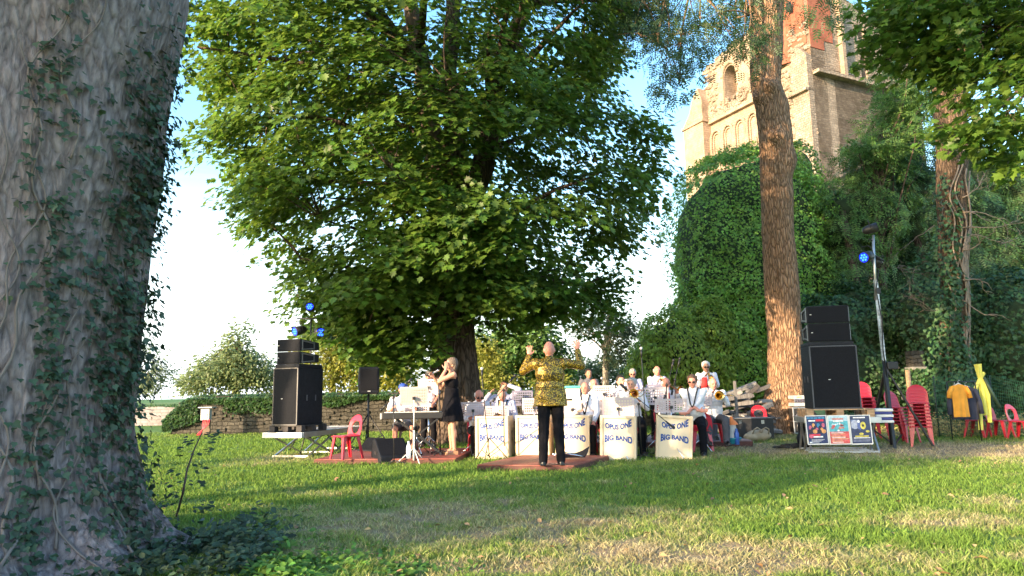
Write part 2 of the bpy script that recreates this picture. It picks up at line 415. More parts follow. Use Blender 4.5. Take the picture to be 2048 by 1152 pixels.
# ---------------------------------------------------------------- stone material (coursed)
def stone_mat(name, c1, c2, mortar, w=.45, h=.16, bump=.6, tint=None, warp=.12):
    m = bpy.data.materials.new(name); m.use_nodes = True; nt = m.node_tree; N = nt.nodes; L = nt.links
    b = N['Principled BSDF']; b.inputs['Roughness'].default_value = .9; b.inputs['Specular IOR Level'].default_value = .2
    t = N.new('ShaderNodeTexCoord'); s = N.new('ShaderNodeSeparateXYZ'); L.new(t.outputs['Object'], s.inputs[0])
    a = N.new('ShaderNodeMath'); a.operation = 'ADD'; L.new(s.outputs[0], a.inputs[0]); L.new(s.outputs[1], a.inputs[1])
    n0 = N.new('ShaderNodeTexNoise'); n0.inputs['Scale'].default_value = 1.1/w; n0.inputs['Detail'].default_value = 3
    L.new(t.outputs['Object'], n0.inputs['Vector'])
    vs = N.new('ShaderNodeVectorMath'); vs.operation = 'SCALE'; vs.inputs['Scale'].default_value = warp; L.new(n0.outputs['Color'], vs.inputs[0])
    c = N.new('ShaderNodeCombineXYZ'); L.new(a.outputs[0], c.inputs[0]); L.new(s.outputs[2], c.inputs[1])
    va = N.new('ShaderNodeVectorMath'); L.new(c.outputs[0], va.inputs[0]); L.new(vs.outputs[0], va.inputs[1])
    br = N.new('ShaderNodeTexBrick'); L.new(va.outputs[0], br.inputs['Vector'])
    br.inputs['Scale'].default_value = 1; br.inputs['Brick Width'].default_value = w; br.inputs['Row Height'].default_value = h
    br.inputs['Mortar Size'].default_value = h*.10; br.inputs['Mortar Smooth'].default_value = .6; br.inputs['Bias'].default_value = 0
    br.inputs['Color1'].default_value = (*c1, 1); br.inputs['Color2'].default_value = (*c2, 1); br.inputs['Mortar'].default_value = (*mortar, 1)
    br.offset_frequency = 2; br.squash = .7; br.squash_frequency = 3
    n = N.new('ShaderNodeTexNoise'); n.inputs['Scale'].default_value = .9; n.inputs['Detail'].default_value = 9; n.inputs['Roughness'].default_value = .65
    L.new(t.outputs['Object'], n.inputs['Vector'])
    r = N.new('ShaderNodeValToRGB'); r.color_ramp.elements[0].position = .3; r.color_ramp.elements[0].color = (.55, .52, .48, 1)
    r.color_ramp.elements[1].position = .65; r.color_ramp.elements[1].color = (1.1, 1.08, 1.05, 1); L.new(n.outputs['Fac'], r.inputs[0])
    mm_ = N.new('ShaderNodeMix'); mm_.data_type = 'RGBA'; mm_.blend_type = 'MULTIPLY'; mm_.inputs[0].default_value = .85
    L.new(br.outputs['Color'], mm_.inputs[6]); L.new(r.outputs[0], mm_.inputs[7]); L.new(mm_.outputs[2], b.inputs['Base Color'])
    ad = N.new('ShaderNodeMath'); ad.operation = 'MULTIPLY_ADD'; ad.inputs[1].default_value = -1; L.new(br.outputs['Fac'], ad.inputs[0])
    n3 = N.new('ShaderNodeTexNoise'); n3.inputs['Scale'].default_value = 6; n3.inputs['Detail'].default_value = 8; L.new(t.outputs['Object'], n3.inputs['Vector'])
    L.new(n3.outputs['Fac'], ad.inputs[2])
    bp = N.new('ShaderNodeBump'); bp.inputs['Strength'].default_value = bump; bp.inputs['Distance'].default_value = .06
    L.new(ad.outputs[0], bp.inputs['Height']); L.new(bp.outputs[0], b.inputs['Normal'])
    MATS[name] = m; return m
S_CH = stone_mat('church_stone', (.44, .33, .245), (.38, .285, .215), (.33, .25, .195), .5, .22, .7)
S_RUB = stone_mat('church_rubble', (.42, .34, .27), (.28, .225, .18), (.24, .20, .16), .38, .2, 1., warp=.3)
S_BRK = stone_mat('church_brick', (.42, .12, .075), (.32, .10, .06), (.32, .18, .13), .24, .09, .5)
S_WALL = stone_mat('wall_stone', (.105, .10, .088), (.06, .058, .052), (.045, .043, .038), .27, .115, 1., warp=.15)
S_FAR = stone_mat('far_wall_stone', (.34, .31, .32), (.27, .25, .26), (.24, .22, .23), .35, .15, .5)

# ---------------------------------------------------------------- church ruin
def arch_poly(x0, x1, z0, z1, n=10, pointed=.0):
    """opening outline, springing at z1-(half width)*k"""
    hw = (x1-x0)/2; cx = (x0+x1)/2; k = 1+pointed; zs = z1-hw*k
    p = [(x0, z0), (x1, z0), (x1, zs)]
    for i in range(1, 2*n):
        a = math.pi*i/(2*n); x = math.cos(a); z = math.sin(a)**(1-.25*pointed)
        p.append((cx+hw*x, zs+hw*k*z))
    p.append((x0, zs)); return p
def church():
    C = Vector((pt(1634, 250, 54.5).x, 54.5, 0))          # the near corner of the tower
    root = thing('church_tower', 'tall ruined stone church tower with blind arcade rising behind the ivy', 'church', C, math.atan2(-.9, .43))
    L_ = 14.8; D = 1.6
    # lit face: local x from -L_ to 0, y=0 is the face, +y into the building
    def T(x, y, z=0): return Matrix.Translation((x, y, z))
    top = [(-L_+2.0, 27.5), (-L_+2.1, 30.8), (-L_+2.7, 31.2), (-L_+2.9, 33.0), (-L_+3.6, 32.6), (-L_+4.4, 33.3), (-L_+5.4, 32.8), (-L_+6.2, 33.6),
           (-7.2, 33.2), (-6.4, 34.0), (-5.6, 33.7), (-4.9, 36.0), (-4.2, 40), (0, 40)]
    outline = [(-L_+2.0, 0), (0, 0)] + top[::-1]
    win = arch_poly(-10.1, -8.5, 27.0, 31.6, 8, .3)
    mb = MB(); mb.prism(outline, D, None, 0, [win]); mb.build('front_wall', S_CH, root)
    mb = MB(); mb.box((-10.2, 1.9, 28.9), (1.3, .6, 5.4)); mb.build('window_jamb', S_RUB, root)
    mb = MB()
    w = arch_poly(-10.3, -8.3, 27.0, 31.9, 8, .3)[2:]
    mb.tube([(x, -.05, z) for x, z in w], .17, 6); mb.tube([(-10.3, -.05, 27.0), (-10.3, -.05, 30.8)], .17, 6)
    mb.build('window_moulding', S_CH, root)
    x0 = -12.3; n = 6; bw = 1.6
    for i in range(n):
        mb = MB(); a = x0+i*bw; z0 = 15.; z1 = 26.0
        for k, (ins, dep, rr) in enumerate([(.10, -.18, .15), (.33, -.06, .10)]):
            o = arch_poly(a+ins, a+bw-ins, z0, z1-ins*1.2, 8, .35)
            mb.tube([(x, dep, z) for x, z in o[1:]] + [(o[0][0], dep, o[0][1])], rr, 6)
        o = arch_poly(a+.52, a+bw-.52, z0+3.4, z1-2.4, 6, .1)
        mb.prism(o, .12, T(0, -.13), 0)
        mb.build('blind_arch', [S_CH], root)
    for z in (26.9, 14.8):
        mb = MB(); mb.box((-L_+6.6, -.12, z), (9.2, .5, .34)); mb.build('string_course', S_CH, root)
    mb = MB()
    for i in range(190):
        x = random.uniform(-12.8, -5.0); z = 27.1+abs(random.gauss(0, .5)) + max(0, (x+9))*.35
        r = random.uniform(.12, .34); mb.ell((x, -.05, z), (r*1.4, r, r*.7), Matrix.Rotation(random.random()*3, 3, 'Y'), 6, 4)
    for i in range(170):
        x = random.uniform(-12.2, -4.6); z = 32.8+random.uniform(-.6, .8)+(x+9)*.12
        r = random.uniform(.15, .4); mb.ell((x, random.uniform(.0, 1.5), z), (r*1.4, r, r*.8), None, 6, 4)
    for i in range(260):
        x = random.uniform(-4.2, -.2); z = random.uniform(21, 31.5); r = random.uniform(.12, .32)
        mb.ell((x, -.02, z), (r*1.4, r*.7, r*.7), None, 6, 4)
    for i in range(60):
        x = random.uniform(-12.8, -11.2); z = random.uniform(28, 33); r = random.uniform(.12, .32)
        mb.ell((x, -.02, z), (r*1.4, r*.7, r*.7), None, 6, 4)
    mb.build('rubble', S_RUB, root, smooth=False)
    mb = MB()
    mb.prism([(0, 0), (2.9, 0), (2.9, 29.2), (2.4, 30.6), (1.7, 30.0), (1.0, 28.4), (.0, 27.3)], 2.6, T(-L_-.4, -1.0))
    mb.build('buttress', S_CH, root)
    for z in (27.1, 22.6):
        mb = MB(); mb.box((-L_+1.05, -.1, z), (3.2, 2.1, .25)); mb.build('set_off', S_CH, root)
    # central pilaster strip and corner buttress
    mb = MB(); mb.box((-4.6, -.2, 15.5), (1.0, .7, 31)); mb.prism([(0, 0), (1.7, 0), (1.7, 28.3), (.8, 29.4), (0, 28.0)], 2.2, T(-1.7, -.6))
    mb.box((-1.0, .2, 25.3), (2.0, 2.3, .25)); mb.build('corner_buttress', S_RUB, root)
    # brick stair turret and brick patch above
    mb = MB()
    mb.lathe([(2.35, 28.6), (2.25, 29.0), (2.2, 42), (0, 42)], 14, (-3.6, 1.6, 0), m=0, sm=False)
    mb.build('brick_turret', S_BRK, root); mb = MB()
    mb.prism([(-4.3, 31.2), (-3.2, 30.2), (-2.2, 30.6), (-1.5, 29.3), (-.3, 29.6), (-.3, 42), (-4.3, 42)], 2.0, T(0, -.07)); mb.box((.02, 1.35, 35.9), (.08, 2.7, 12.0)); mb.box((.02, .8, 29.5), (.07, 1.6, .9)); mb.build('brick_wall', S_BRK, root)
    mb = MB(); mb.box((-1.5, -.42, 33.3), (.5, .1, .8)); mb.build('slit_window', M('dark_hole', (.02, .018, .015), .9), root)
    # shaded flank running back from the corner: local +y
    flank = [(0, 0), (13, 0), (13, 31), (11.5, 32.5), (7.8, 33.6), (4.4, 34.6), (0, 35)]
    w1 = arch_poly(6.0, 6.8, 27.2, 29.6, 5); w2 = arch_poly(6.0, 6.8, 31, 32.4, 5)
    M4 = Matrix.Rotation(math.pi/2, 4, 'Z')
    mb = MB(); mb.prism(flank, 1.5, M4, 0, [w1, w2]); mb.build('flank_wall', S_RUB, root)
    mb = MB(); mb.box((.3, 6.5, 26.8), (.7, 13, .3)); mb.build('flank_string', S_RUB, root)
    mb = MB(); mb.box((.2, 3.6, 30.6), (.4, .4, 7)); mb.build('flank_shaft', S_CH, root)
    mb = MB(); mb.box((-6.5, 8, 14), (13, 11, 27)); mb.build('inner_wall', S_RUB, root)
    return root
church()

# ---------------------------------------------------------------- garden walls
M_IVY = M('ivy_leaf', (.035, .085, .022), .45, var=.3, island=.45, trans=.25)
M_IVYL = M('ivy_leaf_light', (.075, .15, .025), .5, var=.3, island=.4, trans=.35)
def near_wall():
    root = thing('stone_wall', 'low dark stone garden wall running behind the band, ivy over its top', 'wall', (-10.75, 22.7, 0))
    # wall line from its ragged left end to behind the band
    mb = MB(); x0, x1 = 0., 15.6; n = 60
    topz = [1.12+.05*noise.noise(Vector((i*.35, 0, 0)))-(.0 if i > 2 else (3-i)*.16) for i in range(n+1)]
    outline = [(x0-.25, -.1), (x1, -.1)] + [(x0+(x1-x0)*i/n, topz[i]) for i in range(n, -1, -1)]
    mb.prism(outline, .5, None, 0)
    mb.build('wall_body', S_WALL, root)
    mb = MB()
    for i in range(90):
        x = random.uniform(-.2, 14.4); z = 1.12+random.uniform(-.03, .05) if x > .6 else random.uniform(.1, .8)
        mb.box((x, random.uniform(.05, .4), z), (random.uniform(.2, .45), .3, random.uniform(.06, .12)), random.uniform(-.2, .2))
    for i in range(160):
        mb.box((random.uniform(0, 14.4), -.015, random.uniform(.05, 1.0)), (random.uniform(.08, .24), .05, random.uniform(.05, .12)))
    mb.build('coping', S_WALL, root, bevel=.012)
    N = 15000; x = rng.random(N)**1.25*15.4-.4; drape = .12+.55*np.clip(vnoise(np.stack([x, x*0], 1), .7, 4.)+.1, 0, 1)+np.where((x > 1.5) & (x < 3.2), .45, 0)*rng.random(N)
    z = 1.16 - rng.random(N)**1.4*drape; top = rng.random(N) < .35; y = np.where(top, rng.random(N)*.5, -.06-.08*rng.random(N))
    z = np.where(top, 1.15+.10*rng.random(N), z); le = x < .7; z = np.where(le, np.minimum(z, (.75+x*.8)*(.3+.9*rng.random(N))), z)
    pos = np.stack([x, y, z], 1); nor = np.stack([rng.normal(0, .4, N), -1+rng.normal(0, .4, N), .5+rng.random(N)], 1)
    leaves('ivy', T_IVY, pos, nor, np.stack([rng.normal(0, .6, N), rng.normal(0, .2, N), -np.ones(N)], 1), .07+.05*rng.random(N), M_IVY, root)
near_wall()
def far_wall():
    root = thing('pale_wall', 'pale grey rendered wall beyond the lawn at the far left', 'wall', (-18, 31, 0))
    mb = MB(); n = 24
    mb.prism([(0, -.1), (12, -.1)]+[(12-12*i/n, .78+.03*math.sin(i*1.7)) for i in range(n+1)], .4); mb.build('wall_body', S_FAR, root)
    N = 2600; x = rng.random(N)*12; pos = np.stack([x, rng.random(N)*.4, .76+.14*rng.random(N)], 1)
    leaves('moss', T_DI, pos, np.stack([rng.normal(0, .3, N), rng.normal(-.3, .3, N), np.ones(N)], 1), rng.normal(0, 1, (N, 3)), .09, M_IVYL, root)
far_wall()
# ================================================================ TREES AND FOLIAGE
def bark(name, c1, c2, sx=7., sz=1.4, bump=1., dist=.05, vw=1., ng=.75, ns=6):
    m = bpy.data.materials.new(name); m.use_nodes = True; nt = m.node_tree; N = nt.nodes; L = nt.links
    b = N['Principled BSDF']; b.inputs['Roughness'].default_value = .9; b.inputs['Specular IOR Level'].default_value = .15
    t = N.new('ShaderNodeTexCoord'); mp_ = N.new('ShaderNodeMapping'); mp_.inputs['Scale'].default_value = (sx, sx, sz); L.new(t.outputs['Object'], mp_.inputs[0])
    nn = N.new('ShaderNodeTexNoise'); nn.inputs['Scale'].default_value = 1.3; nn.inputs['Detail'].default_value = 3; L.new(mp_.outputs[0], nn.inputs['Vector'])
    mixv = N.new('ShaderNodeMix'); mixv.data_type = 'VECTOR'; mixv.inputs[0].default_value = .35
    L.new(mp_.outputs[0], mixv.inputs[4]); L.new(nn.outputs['Color'], mixv.inputs[5])
    v = N.new('ShaderNodeTexVoronoi'); v.feature = 'DISTANCE_TO_EDGE'; v.inputs['Scale'].default_value = 2.2; L.new(mixv.outputs[1], v.inputs['Vector'])
    r0 = N.new('ShaderNodeValToRGB'); r0.color_ramp.elements[0].position = 0; r0.color_ramp.elements[1].position = .3; L.new(v.outputs['Distance'], r0.inputs[0])
    n = N.new('ShaderNodeTexNoise'); n.inputs['Scale'].default_value = ns; n.inputs['Detail'].default_value = 9; n.inputs['Roughness'].default_value = .65; L.new(mp_.outputs[0], n.inputs['Vector'])
    a = N.new('ShaderNodeMath'); a.operation = 'MULTIPLY_ADD'; a.inputs[1].default_value = ng; L.new(n.outputs['Fac'], a.inputs[0]); vm = N.new('ShaderNodeMath'); vm.operation = 'MULTIPLY'; vm.inputs[1].default_value = vw; L.new(r0.outputs[0], vm.inputs[0]); L.new(vm.outputs[0], a.inputs[2])
    r = N.new('ShaderNodeValToRGB'); r.color_ramp.elements[0].position = .3; r.color_ramp.elements[1].position = 1.25 if False else 1.
    r.color_ramp.elements[0].color = (*c1, 1); r.color_ramp.elements[1].color = (*c2, 1); L.new(a.outputs[0], r.inputs[0])
    L.new(r.outputs[0], b.inputs['Base Color'])
    bp = N.new('ShaderNodeBump'); bp.inputs['Strength'].default_value = bump; bp.inputs['Distance'].default_value = dist; L.new(a.outputs[0], bp.inputs['Height']); L.new(bp.outputs[0], b.inputs['Normal'])
    MATS[name] = m; return m
B_OLD = bark('old_bark', (.065, .050, .052), (.34, .285, .285), 14, 4., 1., .03, .30, 1.15, 1.6)
B_ASH = bark('ash_bark', (.12, .07, .042), (.46, .285, .175), 12, 2.2, 1., .05)
B_DK = bark('dark_bark', (.04, .03, .024), (.15, .11, .085), 7, 1.6, 1., .04)
B_PALE = bark('pale_bark', (.22, .19, .16), (.5, .45, .38), 6, 2, .5, .02)

def trunk_mesh(name, f_center, f_rad, z0, z1, nz_, nt_, mat, parent, origin, ridge=.03, rs=7., ph=0., lumps=()):
    """dense displaced trunk: f_center(z)->(x,y), f_rad(z, theta)->r"""
    vs = []
    for i in range(nz_+1):
        z = z0+(z1-z0)*i/nz_; cx, cy = f_center(z)
        for k in range(nt_):
            a = 2*math.pi*k/nt_; r = f_rad(z, a); ca, sa = math.cos(a), math.sin(a)
            q = Vector((ca*r*rs, sa*r*rs, z*rs*.22+ph))
            n1 = noise.noise(q); n2 = noise.noise(q*2.3); n3 = noise.noise(q*5.1)
            dsp = ridge*((1-abs(n1)*2.6)+.5*(1-abs(n2)*2.4)+.3*n3-.6)
            for (lx, la, lr, lh) in lumps:
                da = (a-la+math.pi) % (2*math.pi)-math.pi
                dsp += lh*math.exp(-((z-lx)**2+(da*r)**2)/(lr*lr))
            vs.append((cx+ca*(r+dsp), cy+sa*(r+dsp), z))
    fs = [(i*nt_+k, i*nt_+(k+1) % nt_, (i+1)*nt_+(k+1) % nt_, (i+1)*nt_+k) for i in range(nz_) for k in range(nt_)]
    mb = MB(); mb.add(vs, fs, 0, True); return mb.build(name, mat, parent, origin)
def lerp_tab(tab, z):
    if z <= tab[0][0]: return tab[0][1:]
    for (a, b) in zip(tab, tab[1:]):
        if z <= b[0]:
            t = (z-a[0])/(b[0]-a[0]); t = t*t*(3-2*t)
            return tuple(p+(q-p)*t for p, q in zip(a[1:], b[1:]))
    return tab[-1][1:]
def limb(mb, a, b, r0, r1, sag=.1, n=7, wob=.08, seg=7):
    a = Vector(a); b = Vector(b); L_ = (b-a).length; ps = []; 
    w = Vector((random.uniform(-1, 1), random.uniform(-1, 1), random.uniform(-1, 1)))
    for i in range(n+1):
        t = i/n; p = a.lerp(b, t) + Vector((0, 0, math.sin(t*math.pi)*sag*L_)) + w*(wob*L_*math.sin(t*math.pi*1.5)*.5) + Vector([random.uniform(-1, 1)*wob*.12*L_ for _ in range(3)])*(0 if i in (0, n) else 1)
        ps.append(p)
    mb.tube(ps, [r0+(r1-r0)*(i/n)**.8 for i in range(n+1)], seg); return ps

# -------- the old trunk close to the camera on the left
def foreground_tree():
    base = Vector((-3.8, 5.25, 0))
    root = thing('old_tree', 'huge ivy-hung old tree trunk close by at the left edge', 'tree', base)
    cen = [(-.2, -3.76, 5.25), (1.2, -3.74, 5.25), (2.2, -3.71, 5.25), (3.2, -3.63, 5.2), (4.6, -3.5, 5.1), (7, -3.2, 5.0), (12, -2.4, 5)]
    rad = [(-.2, 1.18), (0, 1.05), (.18, .93), (.45, .85), (1.0, .79), (2.0, .79), (3.2, .83), (4.6, .92), (7, .75), (12, .35)]
    roots_ = [(-1.05, .55, .22), (-.35, .5, .22), (-1.75, .5, .3), (.3, .4, .22), (-2.5, .4, .3), (1.2, .4, .3), (2.4, .4, .3)]
    def f_r(z, a):
        r = lerp_tab(rad, z)[0]; r *= 1+.035*math.sin(3*a+z*.5)+.03*math.sin(5*a-z*.8+1)
        for ra, h, w in roots_:
            da = (a-ra+math.pi) % (2*math.pi)-math.pi
            r += h*math.exp(-(da/w)**2)*math.exp(-max(z, -.1)/.26)*.9
        return r
    f_c = lambda z: lerp_tab(cen, z)
    trunk_mesh('trunk', f_c, f_r, -.12, 5.6, 470, 300, B_OLD, root, base, .015, 7.)
    mb = MB(); up = [(Vector((*f_c(z), z))) for z in (5.4, 6.5, 8, 10)]
    mb.tube(up, [.95, .8, .6, .4], 14)
    tips = []
    for k in range(9):
        a = k*.9; s = up[1+k % 3]; e = s+Vector((math.cos(a)*3.2, math.sin(a)*3.2-1.2, 3.0+.4*(k % 3)))
        limb(mb, s, e, .3, .08); tips.append(e)
    mb.build('limb', B_OLD, root, base)
    # crown above the picture: shades the ground below it
    cen_ = []; 
    for i in range(330):
        d = Vector((random.gauss(0, 1), random.gauss(0, 1), random.gauss(0, .7))).normalized(); rr = random.uniform(.6, 1)
        cen_.append((-3.6+d.x*rr*4.2, 4.0+d.y*rr*3.9, 10.0+d.z*rr*2.2))
    cen_ = np.array(cen_); p_, n_, t_ = sprays(cen_, cen_-np.array([[-3.6, 4., 10]]), 22, .55)
    leaves('crown', T_DI, p_, n_, t_, .22, M('maple_leaf', (.078, .155, .02), .5, var=.3, island=.38, trans=.45), root, base)
    # ivy
    def surf(z, a, off=0):
        r = f_r(z, a)+off; c = f_c(z); return np.array([c[0]+math.cos(a)*r, c[1]+math.sin(a)*r, z])
    pos = []; nor = []; tip = []; siz = []
    def put(z, a, off, s):
        p = surf(z, a, off); n = np.array([math.cos(a), math.sin(a), .55]); pos.append(p)
        nor.append(n*(.8)+rng.normal(0, .38, 3)+np.array([0, 0, .25])); tip.append(np.array([0, 0, -1])+rng.normal(0, .55, 3)); siz.append(s)
    # the camera sees angles from about -2.2 to +.35 rad; its right silhouette is near -.0
    for i in range(15500):
        z = random.uniform(0, 5.2); a = random.uniform(-1.5, .7)
        band1 = math.exp(-((a-(-.80+.10*math.sin(z*1.3)))/.15)**2)*(1 if z < 3.6 else .25)
        edge = math.exp(-((a+.02)/.38)**2)*(1.0 if z < 3.3 else max(0, .9-(z-3.3)*.9))
        low = max(0, 1-z/.95)*.9 if a > -1.2 else 0
        mid = .25*max(0, 1-z/2.6) if -1. < a < -.2 else .05
        pr = max(band1*.7, edge*.9, low*.65, mid*.6, .0); pr *= (0 if a < -1.15 and z > .9 else 1); pr *= .55+.9*noise.noise(Vector((a*4, z*1.6, 3)))+.25
        if random.random() < pr: put(z, a, random.uniform(.0, .045)+(random.random()**3*.13 if a > -.35 else .02), random.uniform(.035, .078))
    for i in range(420):       # hanging sprigs standing off the right silhouette
        z = random.uniform(1.0, 3.75); a = random.uniform(-.25, .25); off = random.random()**1.6*.14
        if noise.noise(Vector((z*4, 0, 9))) > -.2: put(z, a, .03+off, random.uniform(.045, .085))
    leaves('ivy', T_IVY, np.array(pos), np.array(nor), np.array(tip), np.array(siz), M('dark_ivy', (.035, .07, .035), .55, var=.3, island=.5, trans=.15), root, base)
    # creeping stems
    for k, (a0, z0, z1, r) in enumerate([(-1.02, .5, 3.6, .011), (-.95, .2, 4.2, .014), (-.62, .2, 2.2, .012), (-.55, .6, 1.6, .010), (-1.25, .3, 1.6, .009), (-.8, .1, 1.3, .014), (-.3, .1, 1.0, .012),
                                        (-.72, 2.8, 4.6, .010), (-1.15, 1.4, 3.0, .010), (-.1, .15, 2.2, .010), (-.45, .05, 1.1, .010)]):
        ps = []; a = a0
        for i in range(40):
            z = z0+(z1-z0)*i/39; a = a0+.10*math.sin(z*3.1+k)+.06*math.sin(z*8.3+k*2)
            ps.append(surf(z, a, .03+.012*math.sin(z*11+k)))
        mb = MB(); mb.tube(ps, [.7*r*(1.2-.6*i/39) for i in range(40)], 6); mb.build('ivy_stem', M('vine_bark', (.17, .14, .125), .8, var=.2, bump=.3), root, base)
foreground_tree()

# -------- the great maple behind the band
M_MAP = MATS['maple_leaf']
def maple():
    Y0 = 17.4; bx = pt(905, 800, Y0).x; base = Vector((bx, Y0, 0))
    root = thing('maple_tree', 'great leafy maple standing behind the singer and the band', 'tree', base)
    prof = [(-900, 780, 940), (-700, 640, 1080), (-450, 540, 1180), (-200, 500, 1270), (0, 455, 1315), (50, 410, 1300), (100, 392, 1270), (150, 390, 1255), (200, 400, 1262), (250, 412, 1290), (300, 418, 1350), (350, 430, 1378),
            (400, 442, 1372), (450, 468, 1340), (500, 512, 1290), (550, 552, 1270), (600, 600, 1225), (640, 650, 1160), (680, 700, 1090), (715, 745, 1000)]
    prof = [(pt(1024, y, Y0).z, pt(a, y, Y0).x, pt(b, y, Y0).x) for y, a, b in prof][::-1]
    def LR(z): return lerp_tab(prof, z)
    zs = [p[0] for p in prof]; cen = []; out = []
    lob = 0
    while len(cen) < 1500:
        z = random.uniform(zs[0], zs[-1])
        if z > 12.5 and random.random() < .7: continue
        xl, xr = LR(z); hw = (xr-xl)/2; cx = (xl+xr)/2
        if random.random() > hw/6.4: continue
        a = random.uniform(0, 2*math.pi); 
        if math.sin(a) > .35 and random.random() < .55: continue     # fewer on the side nobody sees
        rho = random.uniform(.78, .94) if random.random() < .62 else random.uniform(.25, .82)
        lump = 1+.16*noise.noise(Vector((math.cos(a)*2.2, math.sin(a)*2.2, z*.75)))-.02
        dy = min(hw, 5.6)
        p = Vector((cx+math.cos(a)*hw*rho*min(lump, 1.04), Y0+math.sin(a)*dy*rho*lump, z))
        gapn = noise.noise(Vector((p.x*.62+5, p.y*.62, p.z*.8)))
        right = (p.x > bx)
        if gapn < (-.16 if right else -.27): continue
        if p.z < 3.2 and (p.x-bx) > 2.4: continue
        if p.z < 5.6 and abs(p.x-bx+.1) < .55 and p.y < Y0: continue
        rel_ = p-CP; qx = 1024+FPX*rel_.dot(cr)/rel_.dot(cf); qy = 576-FPX*rel_.dot(cu)/rel_.dot(cf)
        if 840 < qx < 975 and qy > 560 and p.y < Y0+.5: continue
        if qx > 940 and qy > 648-(qx-1000)*.14: continue
        cen.append(p); out.append((math.cos(a), math.sin(a), -.15))
    # hanging curtain in front of the left of the trunk, reaching down to head height
    for (px, py, Y, n) in [(700, 610, 15.2, 10), (745, 650, 15.0, 14), (790, 690, 15.2, 12), (820, 650, 15.2, 12), (690, 640, 15.8, 8), (835, 560, 14.5, 12), (860, 390, 13.2, 14), (800, 470, 13.4, 16), (880, 470, 13.2, 10),
                           (760, 560, 13.8, 14), (1050, 600, 16, 12), (1100, 580, 16.2, 12), (1010, 610, 16.6, 8), (980, 440, 13.4, 8), (1180, 570, 16.8, 9), (640, 590, 16, 8), (980, 560, 14.2, 12), (940, 400, 13.4, 8), (955, 590, 15.2, 10)]:
        for k in range(n):
            c = pt(px+random.gauss(0, 30), py+random.gauss(0, 22), Y+random.uniform(-.5, .7)); cen.append(c); out.append((random.gauss(-.2, .4), -1, -.3))
    C = np.array(cen); O = np.array(out)
    P, Nn, T = sprays(C, O, 62, .50+.24*rng.random(len(C)), .11, .50, .27)
    leaves('crown', T_MAP, P, Nn, T, .10+.075*rng.random(len(P)), M_MAP, root, base)
    # trunk with buttress and several upright stems
    cenl = [(0, bx, Y0), (2, bx+.05, Y0), (4, bx+.02, Y0), (5.4, bx-.05, Y0)]
    def f_r(z, a):
        r = lerp_tab([(0, .80), (.5, .66), (1.5, .56), (2.5, .50), (4, .52), (5.4, .48)], z)[0]
        for ra, h in ((-2.4, .45), (-.9, .25), (-1.6, .2), (.2, .3), (2, .3)):
            da = (a-ra+math.pi) % (2*math.pi)-math.pi; r += h*math.exp(-(da/.35)**2)*math.exp(-z/.8)
        return r*(1+.06*math.cos(2*a+.5)+.05*math.cos(3*a+z))
    trunk_mesh('trunk', lambda z: lerp_tab(cenl, z), f_r, -.1, 5.4, 150, 90, B_DK, root, base, .02, 9.)
    stems = [[(bx-.2, 5.0), (bx-.35, 7.0), (bx-.75, 9.5), (bx-1.2, 12.5), (bx-1.3, 16)], [(bx+.12, 5.0), (bx+.15, 7.2), (bx-.05, 9.6), (bx+.1, 12.5), (bx+.3, 16.5)],
             [(bx+.25, 5.1), (bx+.9, 7.3), (bx+1.2, 9.4), (bx+2.2, 12), (bx+2.6, 15)]]
    joints = []
    for i, s in enumerate(stems):
        mb = MB(); ps = [Vector((x, Y0-.15+.25*i*(k/4), z)) for k, (x, z) in enumerate(s)]
        fine = []
        for a, b in zip(ps, ps[1:]):
            for t in range(5): fine.append(a.lerp(b, t/5)+Vector((random.gauss(0, .02), random.gauss(0, .02), 0)))
        fine.append(ps[-1]); rr = [.34-.24*k/len(fine) for k in range(len(fine))]
        mb.tube(fine, rr, 14); mb.build('stem', B_DK if i else M('stem_bark', (.14, .10, .075), .9, var=.4, scale=9, bump=.8, bscale=20, stretch=(1, 1, .2)), root, base); joints += fine[2:]
    joints = joints + [Vector((bx, Y0, z)) for z in (3.2, 3.8, 4.4, 5.0, 5.2)]
    mb = MB(); idx = list(range(len(cen))); random.shuffle(idx)
    mids = []
    for i in idx[:74]:
        c = Vector(cen[i]); cand = [j for j in joints if j.z < c.z+.4] or joints
        j = min(cand, key=lambda q: (q-c).length+abs(q.z-(c.z-1.2))*.9+random.random()*.8)
        L_ = (c-j).length
        if L_ < .8: continue
        mids += limb(mb, j, c, min(.13, .028*L_+.02), .018, .06, 8, .07)[3:]
    for i in idx[74:430]:
        c = Vector(cen[i]); j = min(mids, key=lambda q: (q-c).length)
        if .2 < (j-c).length < 2.6: limb(mb, j, c, .022, .007, .05, 4, .1, 5)
    mb.build('branches', B_DK, root, base)
maple()

